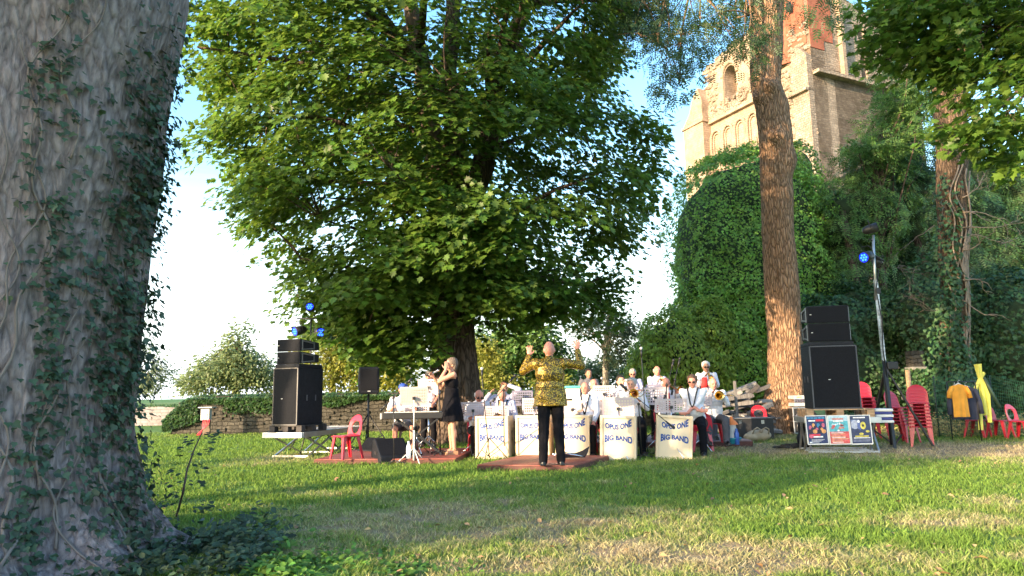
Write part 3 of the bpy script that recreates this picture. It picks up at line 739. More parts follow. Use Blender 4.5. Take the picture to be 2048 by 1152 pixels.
# -------- generic tree
def tree(label, base, th, tr, blobs, ncl, per, rad, leaf, lmat, bmat, T=T_OV, group=None, droop=.35, lean=(0, 0), gap=-9, flat=.35, branches=14, name='tree', cat='tree', solid=0, gs=.9):
    base = Vector(base); root = thing(name, label, cat, base, group=group)
    cen = []; out = []; wts = [b[1][0]*b[1][1]+b[1][0]*b[1][2] for b in blobs]; tot = sum(wts)
    for (c, r), w in zip(blobs, wts):
        c = Vector(c); k = 0; tgt = ncl*w/tot; tries = 0
        while k < tgt and tries < tgt*12:
            tries += 1; d = Vector((random.gauss(0, 1), random.gauss(0, 1), random.gauss(0, 1))).normalized()
            if d.y > .5 and random.random() < .6: continue
            rr = random.uniform(.78, 1) if random.random() < .65 else random.uniform(.3, .78)
            rr *= 1+.28*noise.noise(Vector((d.x*2.1+c.x, d.y*2.1, d.z*2.1+c.z)))
            p = c+Vector((d.x*r[0], d.y*r[1], d.z*r[2]))*rr
            if p.z < .1 or noise.noise(p*gs+Vector((3, 1, 7))) < gap: continue
            cen.append(p); out.append(d+Vector((0, 0, .05))); k += 1
    C = np.array([list(c) for c in cen]); O = np.array([list(o) for o in out])
    P, Nn, Tt = sprays(C, O, per, rad, flat, droop, .5)
    leaves('crown', T, P, Nn, Tt, leaf*(.75+.5*rng.random(len(P))), lmat, root, base)
    mb = MB(); top = Vector((base.x+lean[0], base.y+lean[1], th)); n = 14
    ps = [base.lerp(top, i/n)+Vector((math.sin(i*.6)*.06*tr*3, 0, 0)) for i in range(n+1)]; ps[0].z -= .1
    mb.tube(ps, [tr*(1.35 if i == 0 else 1.12 if i == 1 else 1-.55*i/n) for i in range(n+1)], 12); mb.build('trunk', bmat, root, base)
    mb = MB()
    for i in random.sample(range(len(cen)), min(branches, len(cen))):
        c = cen[i]; j = ps[random.randint(n//2, n)]
        limb(mb, j, c, tr*.35, .012, .05, 7, .12, 6)
    if branches: mb.build('branches', bmat, root, base)
    return root
def blob_at(px, py, Y, rpx, rpy, ry=None):
    c = pt(px, py, Y); rx = rpx/FPX*Y; rz = rpy/FPX*Y; return (tuple(c), (rx, ry or rx, rz))

L_FAR = M('far_leaf_hazed', (.17, .23, .10), .6, var=.25, island=.35, trans=.45)  # green and grey far leaves paled in colour to stand for haze
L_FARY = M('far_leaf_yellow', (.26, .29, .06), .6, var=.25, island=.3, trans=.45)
L_PALE = M('far_leaf_hazed_grey', (.17, .22, .12), .6, var=.25, island=.3, trans=.45)
L_MID = M('mid_leaf', (.10, .20, .045), .55, var=.3, island=.4, trans=.32)
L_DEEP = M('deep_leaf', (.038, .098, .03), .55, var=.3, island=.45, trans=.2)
L_YEL = M('yellow_leaf', (.26, .36, .055), .55, var=.3, island=.35, trans=.4)

tree('haze-paled green tree with a pointed top above the ivy end of the wall', pt(470, 800, 34).xy.to_3d(), 3.7, .2,
     [blob_at(484, 672, 34, 17, 30), blob_at(478, 700, 34, 34, 30), blob_at(455, 735, 34, 70, 35), blob_at(500, 740, 34, 60, 36), blob_at(420, 762, 34, 55, 26), blob_at(520, 765, 34, 48, 28)], 360, 30, .5, .17, L_FAR, B_DK, gap=-.3, branches=22)
tree('thin haze-greyed shrubby tree at the right edge of the old trunk', pt(250, 800, 36).xy.to_3d(), 3, .15,
     [blob_at(300, 735, 36, 42, 45), blob_at(325, 770, 36, 40, 22), blob_at(270, 700, 36, 30, 60)], 130, 24, .55, .15, L_PALE, B_DK, gap=-.05, branches=26)
tree('yellow-green tree in the light behind the left speaker stack', pt(665, 800, 30).xy.to_3d(), 3.2, .2,
     [blob_at(650, 715, 30, 62, 70), blob_at(720, 715, 30, 60, 70), blob_at(800, 725, 30, 60, 60)], 420, 30, .5, .16, L_FARY, B_PALE, gap=-.35, branches=12)
tree('dense mid-green bushy tree between the maple trunk and the conductor', pt(1010, 800, 29).xy.to_3d(), 3, .22,
     [blob_at(990, 715, 29, 60, 75), blob_at(1060, 700, 29, 70, 72), blob_at(1100, 735, 29, 45, 55), blob_at(940, 760, 29, 45, 40)], 560, 32, .5, .17, L_MID, B_DK, gap=-.4)
tree('bright bush glowing yellow-green just right of the maple trunk', pt(975, 800, 26).xy.to_3d(), 1.6, .08,
     [blob_at(965, 720, 26, 34, 40), blob_at(985, 770, 26, 48, 22), blob_at(1110, 775, 26, 40, 18)], 170, 26, .35, .14, L_FARY, B_DK, gap=-.3, branches=6, name='bush', cat='bush')
tree('slender pale-trunked tree with thin foliage behind the trumpets', pt(1207, 800, 27).xy.to_3d(), 4.6, .17,
     [blob_at(1215, 665, 27, 62, 42), blob_at(1250, 650, 27, 40, 34), blob_at(1180, 660, 27, 34, 30), blob_at(1240, 700, 27, 40, 30)], 150, 24, .4, .13, L_PALE, B_PALE, gap=-.1, lean=(.35, 0), branches=26)
tree('sunlit light-green bush between the conductor\'s hand and the pale trunk', pt(1165, 800, 33).xy.to_3d(), 2.0, .1,
     [blob_at(1165, 750, 33, 60, 34), blob_at(1230, 745, 33, 60, 38), blob_at(1290, 760, 33, 50, 30)], 300, 26, .45, .15, L_FAR, B_DK, gap=-.35, branches=6, name='bush', cat='bush')

# -------- surfaces thick with ivy: a solid core coloured dark as the shade inside, leaves standing off it
def superell(n, e=.45):
    d = unit(rng.normal(0, 1, (n, 3))); p = np.sign(d)*np.abs(d)**e; 
    m = (np.abs(d)**(2/e)).sum(1)**(-e/2)
    q = d*m[:, None]; g = unit(np.sign(q)*np.abs(q)**(2/e-1)); return q, g
def ivy_mass(root, blobs, dens, leaf, mats, part='ivy', T=T_IVY, e=.55, lump=.10, core=None, bump_s=1.1, frontbias=True):
    PP = [[] for _ in mats]; 
    for bi, (c, r) in enumerate(blobs):
        area = 4*math.pi*((r[0]*r[1])**1.6/3+(r[0]*r[2])**1.6/3+(r[1]*r[2])**1.6/3)**(1/1.6)
        n = int(area*dens); q, g = superell(n, e)
        if frontbias: k = (q[:, 1] < .35) & (q[:, 2] > -.97); q = q[k]; g = g[k]
        rr = np.array(r); p = q*rr+np.array(c); nn = unit(g/rr)
        lm = np.array([noise.noise(Vector(v)*bump_s)+.6*noise.noise(Vector(v)*bump_s*2.6) for v in p])
        p = p+nn*(lm*lump*4-.02+rng.normal(0, .06, len(p)))[:, None]
        k = p[:, 2] > .02; p, nn, lm = p[k], nn[k], lm[k]
        tip = np.array([[0, 0, -1.]])+rng.normal(0, .5, p.shape)+nn*.3; no = nn+rng.normal(0, .42, p.shape)+np.array([[0, 0, .35]])
        sel = (np.arange(len(p))*7919) % len(mats)
        for j in range(len(mats)): PP[j].append((p[sel == j], no[sel == j], tip[sel == j]))
    for j, m in enumerate(mats):
        P = [np.concatenate([a[i] for a in PP[j]]) for i in range(3)]
        leaves(part, T, *P, leaf*(.7+.6*rng.random(len(P[0]))), m, root, root.location)
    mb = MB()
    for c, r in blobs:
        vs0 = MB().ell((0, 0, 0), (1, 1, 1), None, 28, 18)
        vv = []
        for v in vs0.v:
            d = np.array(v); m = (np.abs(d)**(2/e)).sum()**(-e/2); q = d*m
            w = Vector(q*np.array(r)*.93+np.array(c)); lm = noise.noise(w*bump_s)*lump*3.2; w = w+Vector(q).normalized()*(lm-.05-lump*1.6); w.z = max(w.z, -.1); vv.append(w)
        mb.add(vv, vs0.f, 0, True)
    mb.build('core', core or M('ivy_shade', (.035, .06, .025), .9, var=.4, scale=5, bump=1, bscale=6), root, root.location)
def ivy_tower():
    root = thing('ivy_covered_ruin', 'tall round-shouldered ruin wholly covered in bright green ivy left of the lone trunk', 'ruin', (pt(1500, 800, 25).x, 25, 0))
    b = [blob_at(1492, 560, 25, 153, 270, 2.6), blob_at(1440, 700, 24.3, 95, 130, 2.2), blob_at(1600, 560, 26, 60, 210, 2)]
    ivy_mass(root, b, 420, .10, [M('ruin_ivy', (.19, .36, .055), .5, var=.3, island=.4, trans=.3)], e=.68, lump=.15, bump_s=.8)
ivy_tower()
def shrubs():
    root = thing('bush', 'yellow-green bush spreading from the foot of the ivy ruin behind the trumpets', 'bush', (pt(1330, 800, 22.5).x, 22.5, 0))
    ivy_mass(root, [blob_at(1350, 720, 22.5, 85, 95, 1.6), blob_at(1300, 745, 22.2, 50, 75, 1.2), blob_at(1410, 700, 22.8, 60, 105, 1.4)], 420, .115, [L_YEL], 'crown', T_OV, 1.0, .12)
    root = thing('ivy_spire', 'small sunlit ivy-clad spire rising right of the lone trunk', 'ruin', (pt(1610, 800, 28).x, 28, 0))
    ivy_mass(root, [blob_at(1612, 500, 28, 34, 232, 1.2)], 90, .14, [M_IVYL], e=.8, lump=.1)
    # dark wooded bank behind the right-hand side
    root = thing('ivy_bank', 'dark ivy-smothered bank behind the red chairs and netting', 'bank', (pt(1850, 800, 22).x, 22, 0))
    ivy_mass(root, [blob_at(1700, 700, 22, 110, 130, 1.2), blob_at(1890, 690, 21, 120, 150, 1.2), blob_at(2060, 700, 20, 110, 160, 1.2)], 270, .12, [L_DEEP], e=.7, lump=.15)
    for (lab, px, Y, bl, m, T, lf) in [
        ('feathery mid-green tree rising between the lone trunk and the light pole', 1690, 24, [blob_at(1680, 520, 24, 70, 170, 1.6), blob_at(1740, 430, 24, 85, 120, 1.6), blob_at(1650, 600, 24, 50, 110, 1.4)], L_MID, T_ASH, .3),
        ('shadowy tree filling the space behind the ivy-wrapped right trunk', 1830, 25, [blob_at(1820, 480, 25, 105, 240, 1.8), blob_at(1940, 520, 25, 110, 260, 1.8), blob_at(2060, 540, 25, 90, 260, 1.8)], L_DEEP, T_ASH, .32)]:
        b0 = Vector((pt(px, 800, Y).x, Y, 0)); root = thing('tree', lab, 'tree', b0)
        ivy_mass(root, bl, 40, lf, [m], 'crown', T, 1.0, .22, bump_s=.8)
        mb = MB(); mb.tube([b0+Vector((0, -1.6, -.1)), b0+Vector((.2, -1.4, 3)), b0+Vector((0, -1, 7))], [.22, .17, .1], 10); mb.build('trunk', B_DK, root, b0)
    tree('loose light-leaved tree hanging before the church flank', pt(1790, 800, 23).xy.to_3d(), 9, .16,
         [blob_at(1800, 260, 23, 60, 95, 1.4), blob_at(1720, 330, 23, 50, 40, 1.2), blob_at(1830, 160, 23, 65, 70, 1.4)], 130, 14, .5, .30, L_MID, B_DK, T=T_ASH, gap=-.12, droop=.7, branches=24)
shrubs()

# -------- the two tall ash trunks on the right
def ash(label, tab, Y, blobs, ncl, gap=-.1, ivy=None, lumps=(), per=13, curtain=(), mat=B_ASH, flare=1.0, rads=.45):
    """tab: (photo row, left edge, right edge) of the trunk at depth Y"""
    t3 = [(pt(0, y, Y).z, (pt(a, y, Y).x+pt(b, y, Y).x)/2, (pt(b, y, Y).x-pt(a, y, Y).x)/2) for y, a, b in tab][::-1]
    base = Vector((t3[0][1], Y, 0)); root = thing('ash_tree', label, 'tree', base)
    def fr(z, a):
        r = lerp_tab([(q[0], q[2]) for q in t3], z)[0]*(1+.04*math.sin(2*a+z*.7))
        for ra, h, w in ((-2.6, .75, .34), (-1.15, .4, .3), (-.45, .3, .3), (.9, .4, .4), (2.3, .4, .4)):
            da = (a-ra+math.pi) % (2*math.pi)-math.pi; r += flare*h*math.exp(-(da/w)**2)*math.exp(-max(z, 0)/.45)
        return r
    trunk_mesh('trunk', lambda z: (lerp_tab([(q[0], q[1]) for q in t3], z)[0], Y), fr, -.1, t3[-1][0], 330, 110, mat, root, base, .016, 11., 5., lumps)
    mb = MB(); topz = t3[-1][0]; top = Vector((t3[-1][1], Y, topz)); h = [top]
    for i in range(1, 6): h.append(top+Vector((.1*i, .1*i, .9*i)))
    mb.tube(h, [t3[-1][2]*(1-.14*i) for i in range(6)], 12)
    cen = []; out = []
    for c, r in blobs:
        for k in range(int(ncl*.55/len(blobs))):
            d = Vector((random.gauss(0, 1), random.gauss(0, 1), random.gauss(0, 1))).normalized()*random.uniform(.2, 1)
            p = Vector(c)+Vector((d.x*r[0], d.y*r[1], d.z*r[2]))
            if noise.noise(p*.9+Vector((8, 2, 2))) < gap: continue
            cen.append(p); out.append((d.x, d.y, -.4))
    mids = []
    for c, r in blobs:
        s = h[random.randint(1, 5)]; mids += limb(mb, s, Vector(c), .13, .03, .18, 12, .1, 7)[2:]
    for (px, py, yy, n, sx, sy) in curtain:
        anchor = pt(px, py-40, yy); s = h[1]; mids += limb(mb, s, anchor, .10, .02, .22, 14, .08, 7)[3:]
        for k in range(n):
            p = pt(px+random.gauss(0, sx), py+random.gauss(0, sy), yy+random.uniform(-.5, .5)); cen.append(p); out.append((random.gauss(0, .6), random.gauss(0, .6), -.8))
    for c in cen:
        if random.random() < .5: continue
        j = min(random.sample(mids, min(len(mids), 60)), key=lambda q: (q-Vector(c)).length)
        if (j-Vector(c)).length < 3: limb(mb, j, c, .02, .006, .06, 5, .12, 4)
    mb.build('branches', mat, root, base)
    C = np.array([list(c) for c in cen]); O = np.array([list(o) for o in out])
    P, Nn, T = sprays(C, O, per, rads, .4, .9, .5)
    leaves('crown', T_ASH, P, Nn, T, .17+.09*rng.random(len(P)), M('ash_leaf', (.05, .10, .035), .5, var=.3, island=.35, trans=.35), root, base)
    return root, fr, t3
ash('tall bare ash trunk with a swollen foot, catching the sun beside the band',
    [(-260, 1500, 1560), (0, 1505, 1567), (110, 1504, 1566), (190, 1504, 1562), (250, 1515, 1580), (300, 1520, 1586), (400, 1524, 1586), (500, 1528, 1588), (600, 1534, 1597), (700, 1540, 1603), (780, 1540, 1608), (830, 1534, 1612), (868, 1528, 1620)],
    18.6, [blob_at(1380, 30, 15.5, 100, 70, 1.2), blob_at(1300, 20, 15.5, 60, 70, 1.2), blob_at(1470, 20, 15.8, 60, 60, 1.), blob_at(1420, -150, 17, 230, 120, 3), blob_at(1600, -220, 19, 230, 110, 3)], 230, -.2,
    lumps=((9.35, -1.75, .2, .17), (9.1, -2.75, .16, .13), (7.9, -1.9, .2, .16), (7.3, -.45, .3, .12)),
    flare=1.6, curtain=[(1345, 105, 14.5, 20, 22, 40), (1400, 80, 14.6, 16, 32, 32), (1490, 60, 14.8, 6, 16, 18), (1340, 160, 14.5, 5, 6, 16), (1500, 80, 15, 8, 20, 26), (1290, 40, 15, 16, 24, 24), (1655, 18, 14.6, 5, 12, 8), (1580, 20, 16.2, 4, 8, 8), (1240, 30, 15.2, 10, 20, 22)])
r2, fr2, t2 = ash('ash trunk wrapped in ivy and bare vines at the right, behind the clothes rail',
    [(-260, 1880, 1950), (0, 1868, 1940), (150, 1869, 1936), (300, 1877, 1936), (450, 1882, 1934), (600, 1888, 1932), (750, 1888, 1936), (862, 1880, 1945)],
    18.0, [blob_at(1900, -180, 18, 200, 90, 3), blob_at(1800, 60, 18.6, 60, 70, 1.5)], 90, -.2, mat=bark('vine_ash_bark', (.06, .04, .028), (.22, .15, .10), 12, 1.8, 1., .05), flare=.5)
def right_trunk_dress():
    base = r2.location; c = lambda z: lerp_tab([(q[0], q[1]) for q in t2], z)[0]; V_ = M('bare_vine', (.26, .20, .15), .8, var=.25, bump=.3)
    pos = []; nor = []; tip = []
    for i in range(8000):
        z = random.random()**1.2*6.6; a = random.uniform(-3.1, .1); 
        w = .95 if a < -1.6 else (.8 if z < 2.2 else .05)
        if random.random() < w*(1-z/7.5)+.05*(z < 4):
            r = fr2(z, a)+random.random()**2*(.55 if a < -2 else .14); pos.append((c(z)+math.cos(a)*r, 18+math.sin(a)*r, z))
            nor.append((math.cos(a)+random.gauss(0, .5), math.sin(a)+random.gauss(0, .5), .5)); tip.append((random.gauss(0, .5), random.gauss(0, .5), -1))
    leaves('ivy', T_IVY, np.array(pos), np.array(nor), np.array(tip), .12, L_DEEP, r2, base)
    for k in range(17):
        mb = MB(); a0 = random.uniform(-2.6, -.7); z0 = random.uniform(.3, 4.5); z1 = z0+random.uniform(1.5, 4); ps = []
        for i in range(26):
            z = z0+(z1-z0)*i/25; a = a0+.35*math.sin(z*1.3+k)+.18*math.sin(z*4+k*2); r = fr2(z, a)+.05; ps.append((c(z)+math.cos(a)*r, 18+math.sin(a)*r, z))
        mb.tube(ps, [.022]*26, 5); mb.build('climbing_stem', V_, r2, base)
    def twig(mb, p, d, L_, r, dep):
        ps = [p]; q = Vector(p); d = Vector(d).normalized()
        for i in range(7):
            d = (d+Vector((random.gauss(0, .28), random.gauss(0, .2), random.gauss(0, .26)))).normalized(); q = q+d*(L_/7); ps.append(q.copy())
            if dep and random.random() < .42: twig(mb, q, (d+Vector((random.gauss(0, .7), random.gauss(0, .4), random.gauss(0, .6)))), L_*.5, r*.6, dep-1)
        mb.tube(ps, [r*(1-.75*i/7) for i in range(8)], 5)
    for (py, dz, L_) in [(395, .3, .9), (425, .0, 1.2), (455, -.1, 1.4), (475, -.25, 1.2), (560, -.5, .8), (500, -.4, 1.0), (600, -.4, .9)]:
        mb = MB(); twig(mb, pt(1925, py, 17.6), (1, -.35, dz), L_, .020, 2); mb.build('bare_twig', V_, r2, base)
    for (px, py, L_) in [(1830, 470, 1.2), (1800, 560, 1.4), (1835, 640, 1.2), (1850, 420, 1.0)]:
        mb = MB(); twig(mb, pt(px+40, py-20, 17.7), (-1, -.2, -.35), L_, .011, 3); mb.build('bare_twig', M('dull_twig', (.13, .10, .08), .9), r2, base)
right_trunk_dress()

# -------- maple boughs reaching in from beyond the right edge
def right_boughs():
    base = Vector((10.2, 10.5, 0)); root = thing('maple_tree', 'dark maple boughs reaching in from beyond the top right corner', 'tree', base)
    mb = MB(); mb.tube([base+Vector((0, 0, -.1)), base+Vector((0, 0, 4)), base+Vector((.2, 0, 9))], [.45, .36, .25], 14); mb.build('trunk', B_DK, root, base)
    mb = MB(); cen = []; out = []
    s = Vector((10.2, 10.5, 6.2))
    for (px, py, Y, n, sx, sy) in [(1990, 60, 9.8, 50, 55, 45), (1900, 40, 10, 44, 55, 32), (1800, 25, 10.2, 26, 42, 26), (1770, 80, 10.2, 10, 26, 16), (1860, 110, 10.2, 22, 40, 18), (1990, 150, 9.8, 30, 50, 26),
                                   (1955, 265, 9.2, 11, 30, 14), (2020, 240, 9.2, 14, 28, 26), (1925, 248, 9.2, 4, 14, 6), (2025, 300, 9.2, 9, 22, 14), (1750, 130, 10.3, 3, 10, 8), (1900, 150, 10.2, 8, 30, 12), (2040, 340, 9.3, 3, 16, 6),
                                   (1900, -80, 10.2, 50, 130, 40), (2080, 30, 9.8, 24, 40, 60)]:
        a = pt(px, py-10, Y); ps = limb(mb, s, a, .09, .012, .12, 12, .05, 7)
        for k in range(n):
            c = pt(px+random.gauss(0, sx), py+random.gauss(0, sy), Y+random.uniform(-.5, .5)); cen.append(c); out.append((-.7+random.gauss(0, .4), random.gauss(0, .5), -.1))
            if random.random() < .4: limb(mb, min(ps, key=lambda q: (q-c).length), c, .012, .004, .05, 4, .1, 4)
    mb.build('branches', B_DK, root, base)
    C = np.array([list(c) for c in cen]); O = np.array(out)
    P, Nn, T = sprays(C, O, 26, .32, .2, .3, .40)
    leaves('crown', T_MAP, P, Nn, T, .085+.065*rng.random(len(P)), M_MAP, root, base)
right_boughs()

# -------- small growth at the foot of the old trunk
def low_growth():
    base = gnd(352, 1035); root = thing('sapling', 'single thin wild stem leaning up from the foot of the old trunk', 'plant', base)
    mb = MB(); pts = [gnd(352, 1035), pt(366, 985, 5.9), pt(374, 940, 5.9), pt(388, 900, 5.9), pt(404, 865, 5.9)]
    fine = []
    for a, b in zip(pts, pts[1:]):
        for t in range(4): fine.append(a.lerp(b, t/4))
    fine.append(pts[-1]); mb.tube(fine, [.011-.007*i/len(fine) for i in range(len(fine))], 6); mb.build('stem', M('sapling_stem', (.07, .045, .05), .7), root, base)
    pos = []; nor = []; tip = []
    for (px, py, d) in [(404, 865, 1), (400, 880, 1), (396, 882, -1), (390, 905, 1), (388, 903, -1), (378, 935, 1), (374, 942, -1), (370, 968, -1), (372, 968, 1), (366, 990, -1), (384, 1020, 1), (392, 1010, 1), (350, 1010, -1)]:
        p = pt(px, py, 5.9)
        for k in range(9):
            o = Vector((d*random.uniform(0, .13), random.uniform(-.04, .04), random.uniform(-.03, .03))); pos.append(p+o); nor.append((0, -.4+random.gauss(0, .4), 1)); tip.append((d, random.gauss(0, .7), -.35))
    leaves('foliage', T_OV, np.array([list(p) for p in pos]), np.array(nor), np.array(tip), .05, MATS['dark_ivy'], root, base)
    # ground cover: leafy weeds and ivy
    N = 5200; X = []; Pn = []; 
    P = []
    for i in range(N):
        t = random.random()
        if t < .45: x = random.gauss(-2.2, .30); y = random.gauss(5.15, .42)
        elif t < .92: x = random.gauss(-1.35, .42); y = random.gauss(4.75, .25)
        else: x = random.gauss(-2.3, .2); y = random.gauss(5.9, .4)
        hgt = max(.02, .16*(1-abs(x+2.2)*.7))*(.5+noise.noise(Vector((x*4, y*4, 0)))*.9+.5)
        if noise.noise(Vector((x*3, y*3, 4))) < -.18: continue
        P.append((x, y, random.random()*max(hgt, .02)+.01))
    P = np.array(P); n = len(P); far = P[:, 0] > -1.75
    for sel, m, nm, s, lab in ((~far, MATS['dark_ivy'], 'undergrowth', .06, 'dark ivy and nettles round the foot of the old trunk'), (far, M('weed_leaf', (.085, .20, .03), .5, var=.3, island=.4, trans=.35), 'weeds', .05, 'fresh green broad-leaved weeds in the lawn by the old trunk')):
        q = P[sel]; k = len(q)
        o = leaves(nm, T_OV, q, np.stack([rng.normal(0, .5, k), rng.normal(-.2, .5, k), np.ones(k)], 1), rng.normal(0, 1, (k, 3)), s*(.6+.8*rng.random(k)), m)
        tag(o, lab, 'plants', kind='stuff')
    # straw-coloured weeds at the foot of the netting on the right
    q = []
    for i in range(5200):
        px = random.uniform(1600, 2080); Y = random.uniform(15.5, 18.2); d = 1 if px > 1840 else .35
        if random.random() > d: continue
        x = pt(px, 800, Y).x; h = .42*d*(.5+.8*noise.noise(Vector((x*1.5, Y*1.5, 0)))+.3); q.append((x, Y, random.random()*max(.05, h)))
    q = np.array(q); k = len(q)
    o = leaves('dry_weeds', T_OV, q, np.stack([rng.normal(0, .6, k), rng.normal(-.5, .5, k), np.ones(k)*.8], 1), rng.normal(0, 1, (k, 3))+np.array([[0, 0, .5]]), .085, M('straw_leaf', (.42, .34, .12), .7, var=.3, island=.4, trans=.3))
    tag(o, 'straw-yellow dry weeds along the foot of the netting', 'weeds', kind='stuff')
low_growth()

# trees standing outside the picture on its left, up-sun: they shade the old trunk and a band of lawn; the tall two are added to shade the maple
tree('dense bushy tree standing to the left of the old trunk, outside the picture', (-8.95, .55, 0), 4.5, .3,
     [((-8.95, .55, 4.3), (1.75, 1.75, 3.4))], 330, 30, .45, .2, M_MAP, B_DK, gap=-.30, branches=10)
tree('unseen tall tree added further off to the left, shading the maple', (-17.6, 2.6, 0), 7.5, .35,
     [((-17.6, 2.6, 8.3), (1.9, 1.9, 1.3))], 170, 30, .5, .22, M_MAP, B_DK, gap=-.14, branches=10)
tree('unseen tall tree added behind the camera on the left, shading the maple', (-14.7, -1.1, 0), 11, .35,
     [((-14.7, -1.1, 12.3), (1.9, 1.9, 2.3))], 220, 30, .5, .22, M_MAP, B_DK, gap=-.14, branches=10)
# ================================================================ PROPS
K_BLK = M('black_metal', (.02, .02, .022), .45, .0, bump=.05); K_BOX = M('speaker_black', (.010, .012, .018), .62, spec=.25, var=.3, scale=14, bump=.25, bscale=160)
K_GRL = M('speaker_grille', (.006, .007, .011), .7, spec=.2, var=.3, scale=60, bump=.5, bscale=260); K_ALU = M('aluminium', (.55, .56, .58), .38, .85, var=.12, bump=.1)
K_STL = M('chrome', (.75, .75, .78), .22, 1., var=.05); K_WHT = M('white_paint', (.74, .73, .70), .5, var=.06); K_RED = M('red_plastic', (.52, .022, .045), .32, var=.12, scale=3, spec=.6)
K_WOOD = M('pallet_wood', (.42, .27, .15), .8, var=.25, scale=5, bump=.4, bscale=40, stretch=(1, 6, 6)); K_DECK = M('red_deck', (.24, .060, .045), .5, var=.35, scale=3, bump=.3, bscale=30, stretch=(1, 9, 1))
K_DKW = M('deck_edge', (.10, .035, .028), .7, var=.3); K_CREAM = M('cream_paint', (.70, .56, .38), .55, var=.06, scale=3); K_CRM2 = M('cream_panel', (.74, .61, .43), .6, var=.05, scale=2)
K_BLUE = M('blue_letter', (.004, .055, .27), .6, var=.1); K_BRASS = M('brass', (.75, .50, .17), .22, 1., var=.1); K_GREY = M('grey_plastic', (.42, .43, .44), .6)
K_DESK = M('desk_metal', (.66, .56, .60), .5, .1, var=.08); K_DESK_SHADE = M('desk_shade', (.30, .29, .40), .55, .1, var=.1); K_PAPER = M('sheet_paper', (.80, .74, .58), .7, var=.05)  # desk metal coloured pinkish as in sun, lilac as in shade
K_CABLE = M('cable', (.015, .015, .015), .6); K_PINK = M('cable_red', (.50, .03, .06), .5); K_CLOTH = M('black_cloth', (.015, .015, .02), .85, var=.3, bump=.4, bscale=25)
K_GEL = M('blue_gel', (.01, .03, .7), .25, var=.25, scale=25, emit=((.0, .015, 1.), .45))

K_LED = M('blue_bulb', (.02, .10, .9), .2, var=.2, emit=((.03, .16, 1.), 1.0))
def RX(a): return Matrix.Rotation(a, 3, 'X')
def RZ(a): return Matrix.Rotation(a, 3, 'Z')
def rot_to(yaw=0, pitch=0, roll=0): return (Matrix.Rotation(yaw, 3, 'Z') @ Matrix.Rotation(pitch, 3, 'X') @ Matrix.Rotation(roll, 3, 'Y')).to_euler()

# ---- red resin chair
def make_chair(label, group=None):
    r = thing('garden_chair', label, 'chair', (0, 0, 0), 0, group)
    mb = MB(); n = 10
    # seat: slightly dished sheet with rounded corners
    pts = []
    for i in range(n+1):
        for j in range(n+1):
            u = -1+2*i/n; v = -1+2*j/n; w = .205-.02*v; x = u*w*(1-.04*abs(v)**4); y = v*.205*(1-.04*abs(u)**4)
            pts.append((x, y, .445-.012*(1-u*u)*(1-v*v)-(.018 if abs(u) > .99 or v < -.99 else 0)))
    fs = [(i*(n+1)+j, (i+1)*(n+1)+j, (i+1)*(n+1)+j+1, i*(n+1)+j+1) for i in range(n) for j in range(n)]
    mb.add(pts, fs, 0, True); o = mb.build('seat', K_RED, r); sd_ = o.modifiers.new('thick', 'SOLIDIFY'); sd_.thickness = .012; sd_.offset = -1
    # arched back with an egg-shaped opening
    out = []; k = 12
    for i in range(2*k+1):
        a = math.pi*i/(2*k); out.append((.205*math.cos(a)*(1-.0), .62+.21*math.sin(a)))
    poly = [(-.20, .44), (-.10, .44), (.0, .44), (.10, .44), (.20, .44)] + [(.21, .52)] + out + [(-.21, .52)]
    hole = []
    for i in range(20):
        a = -2*math.pi*i/20; hole.append((.125*math.cos(a)*(1+.12*math.sin(a)), .585+.125*math.sin(a)))
    mb = MB(); mb.prism(poly, .014, None, 0, [hole])
    mb.v = [(x, y+.185+.22*(z-.44)-1.3*x*x*(.4+.9*max(0, z-.5)), z) for x, y, z in mb.v]
    mb.build('backrest', K_RED, r, bevel=.004)
    for sx in (-1, 1):
        for sy in (-1, 1):
            mb = MB(); top = Vector((sx*.175, sy*.175, .44)); bot = Vector((sx*.215, sy*.225+(.03 if sy > 0 else 0), 0))
            x0 = Vector((-sx, 0, 0)); y0 = Vector((0, -sy, 0))
            def ring(p, w): return [p, p+x0*w, p+x0*w+y0*.012, p+x0*.012+y0*.012, p+x0*.012+y0*w, p+y0*w]
            a = ring(top, .075); b = ring(bot, .038); vs = a+b
            fs = [(i, (i+1) % 6, 6+(i+1) % 6, 6+i) for i in range(6)] + [(5, 4, 3, 2, 1, 0), (6, 7, 8, 9, 10, 11)]
            mb.add(vs, fs); mb.build('leg', K_RED, r)
    return r
def chair_at(p, rz, label, group=None, rot=None, z=0):
    return dup(CH0, (p[0], p[1], (p[2] if len(p) > 2 else 0)+z), rz, label, group, rot)
CH0 = make_chair('red plastic garden chair with an arched open back, alone on the left platform')
DP = .085     # platform thickness

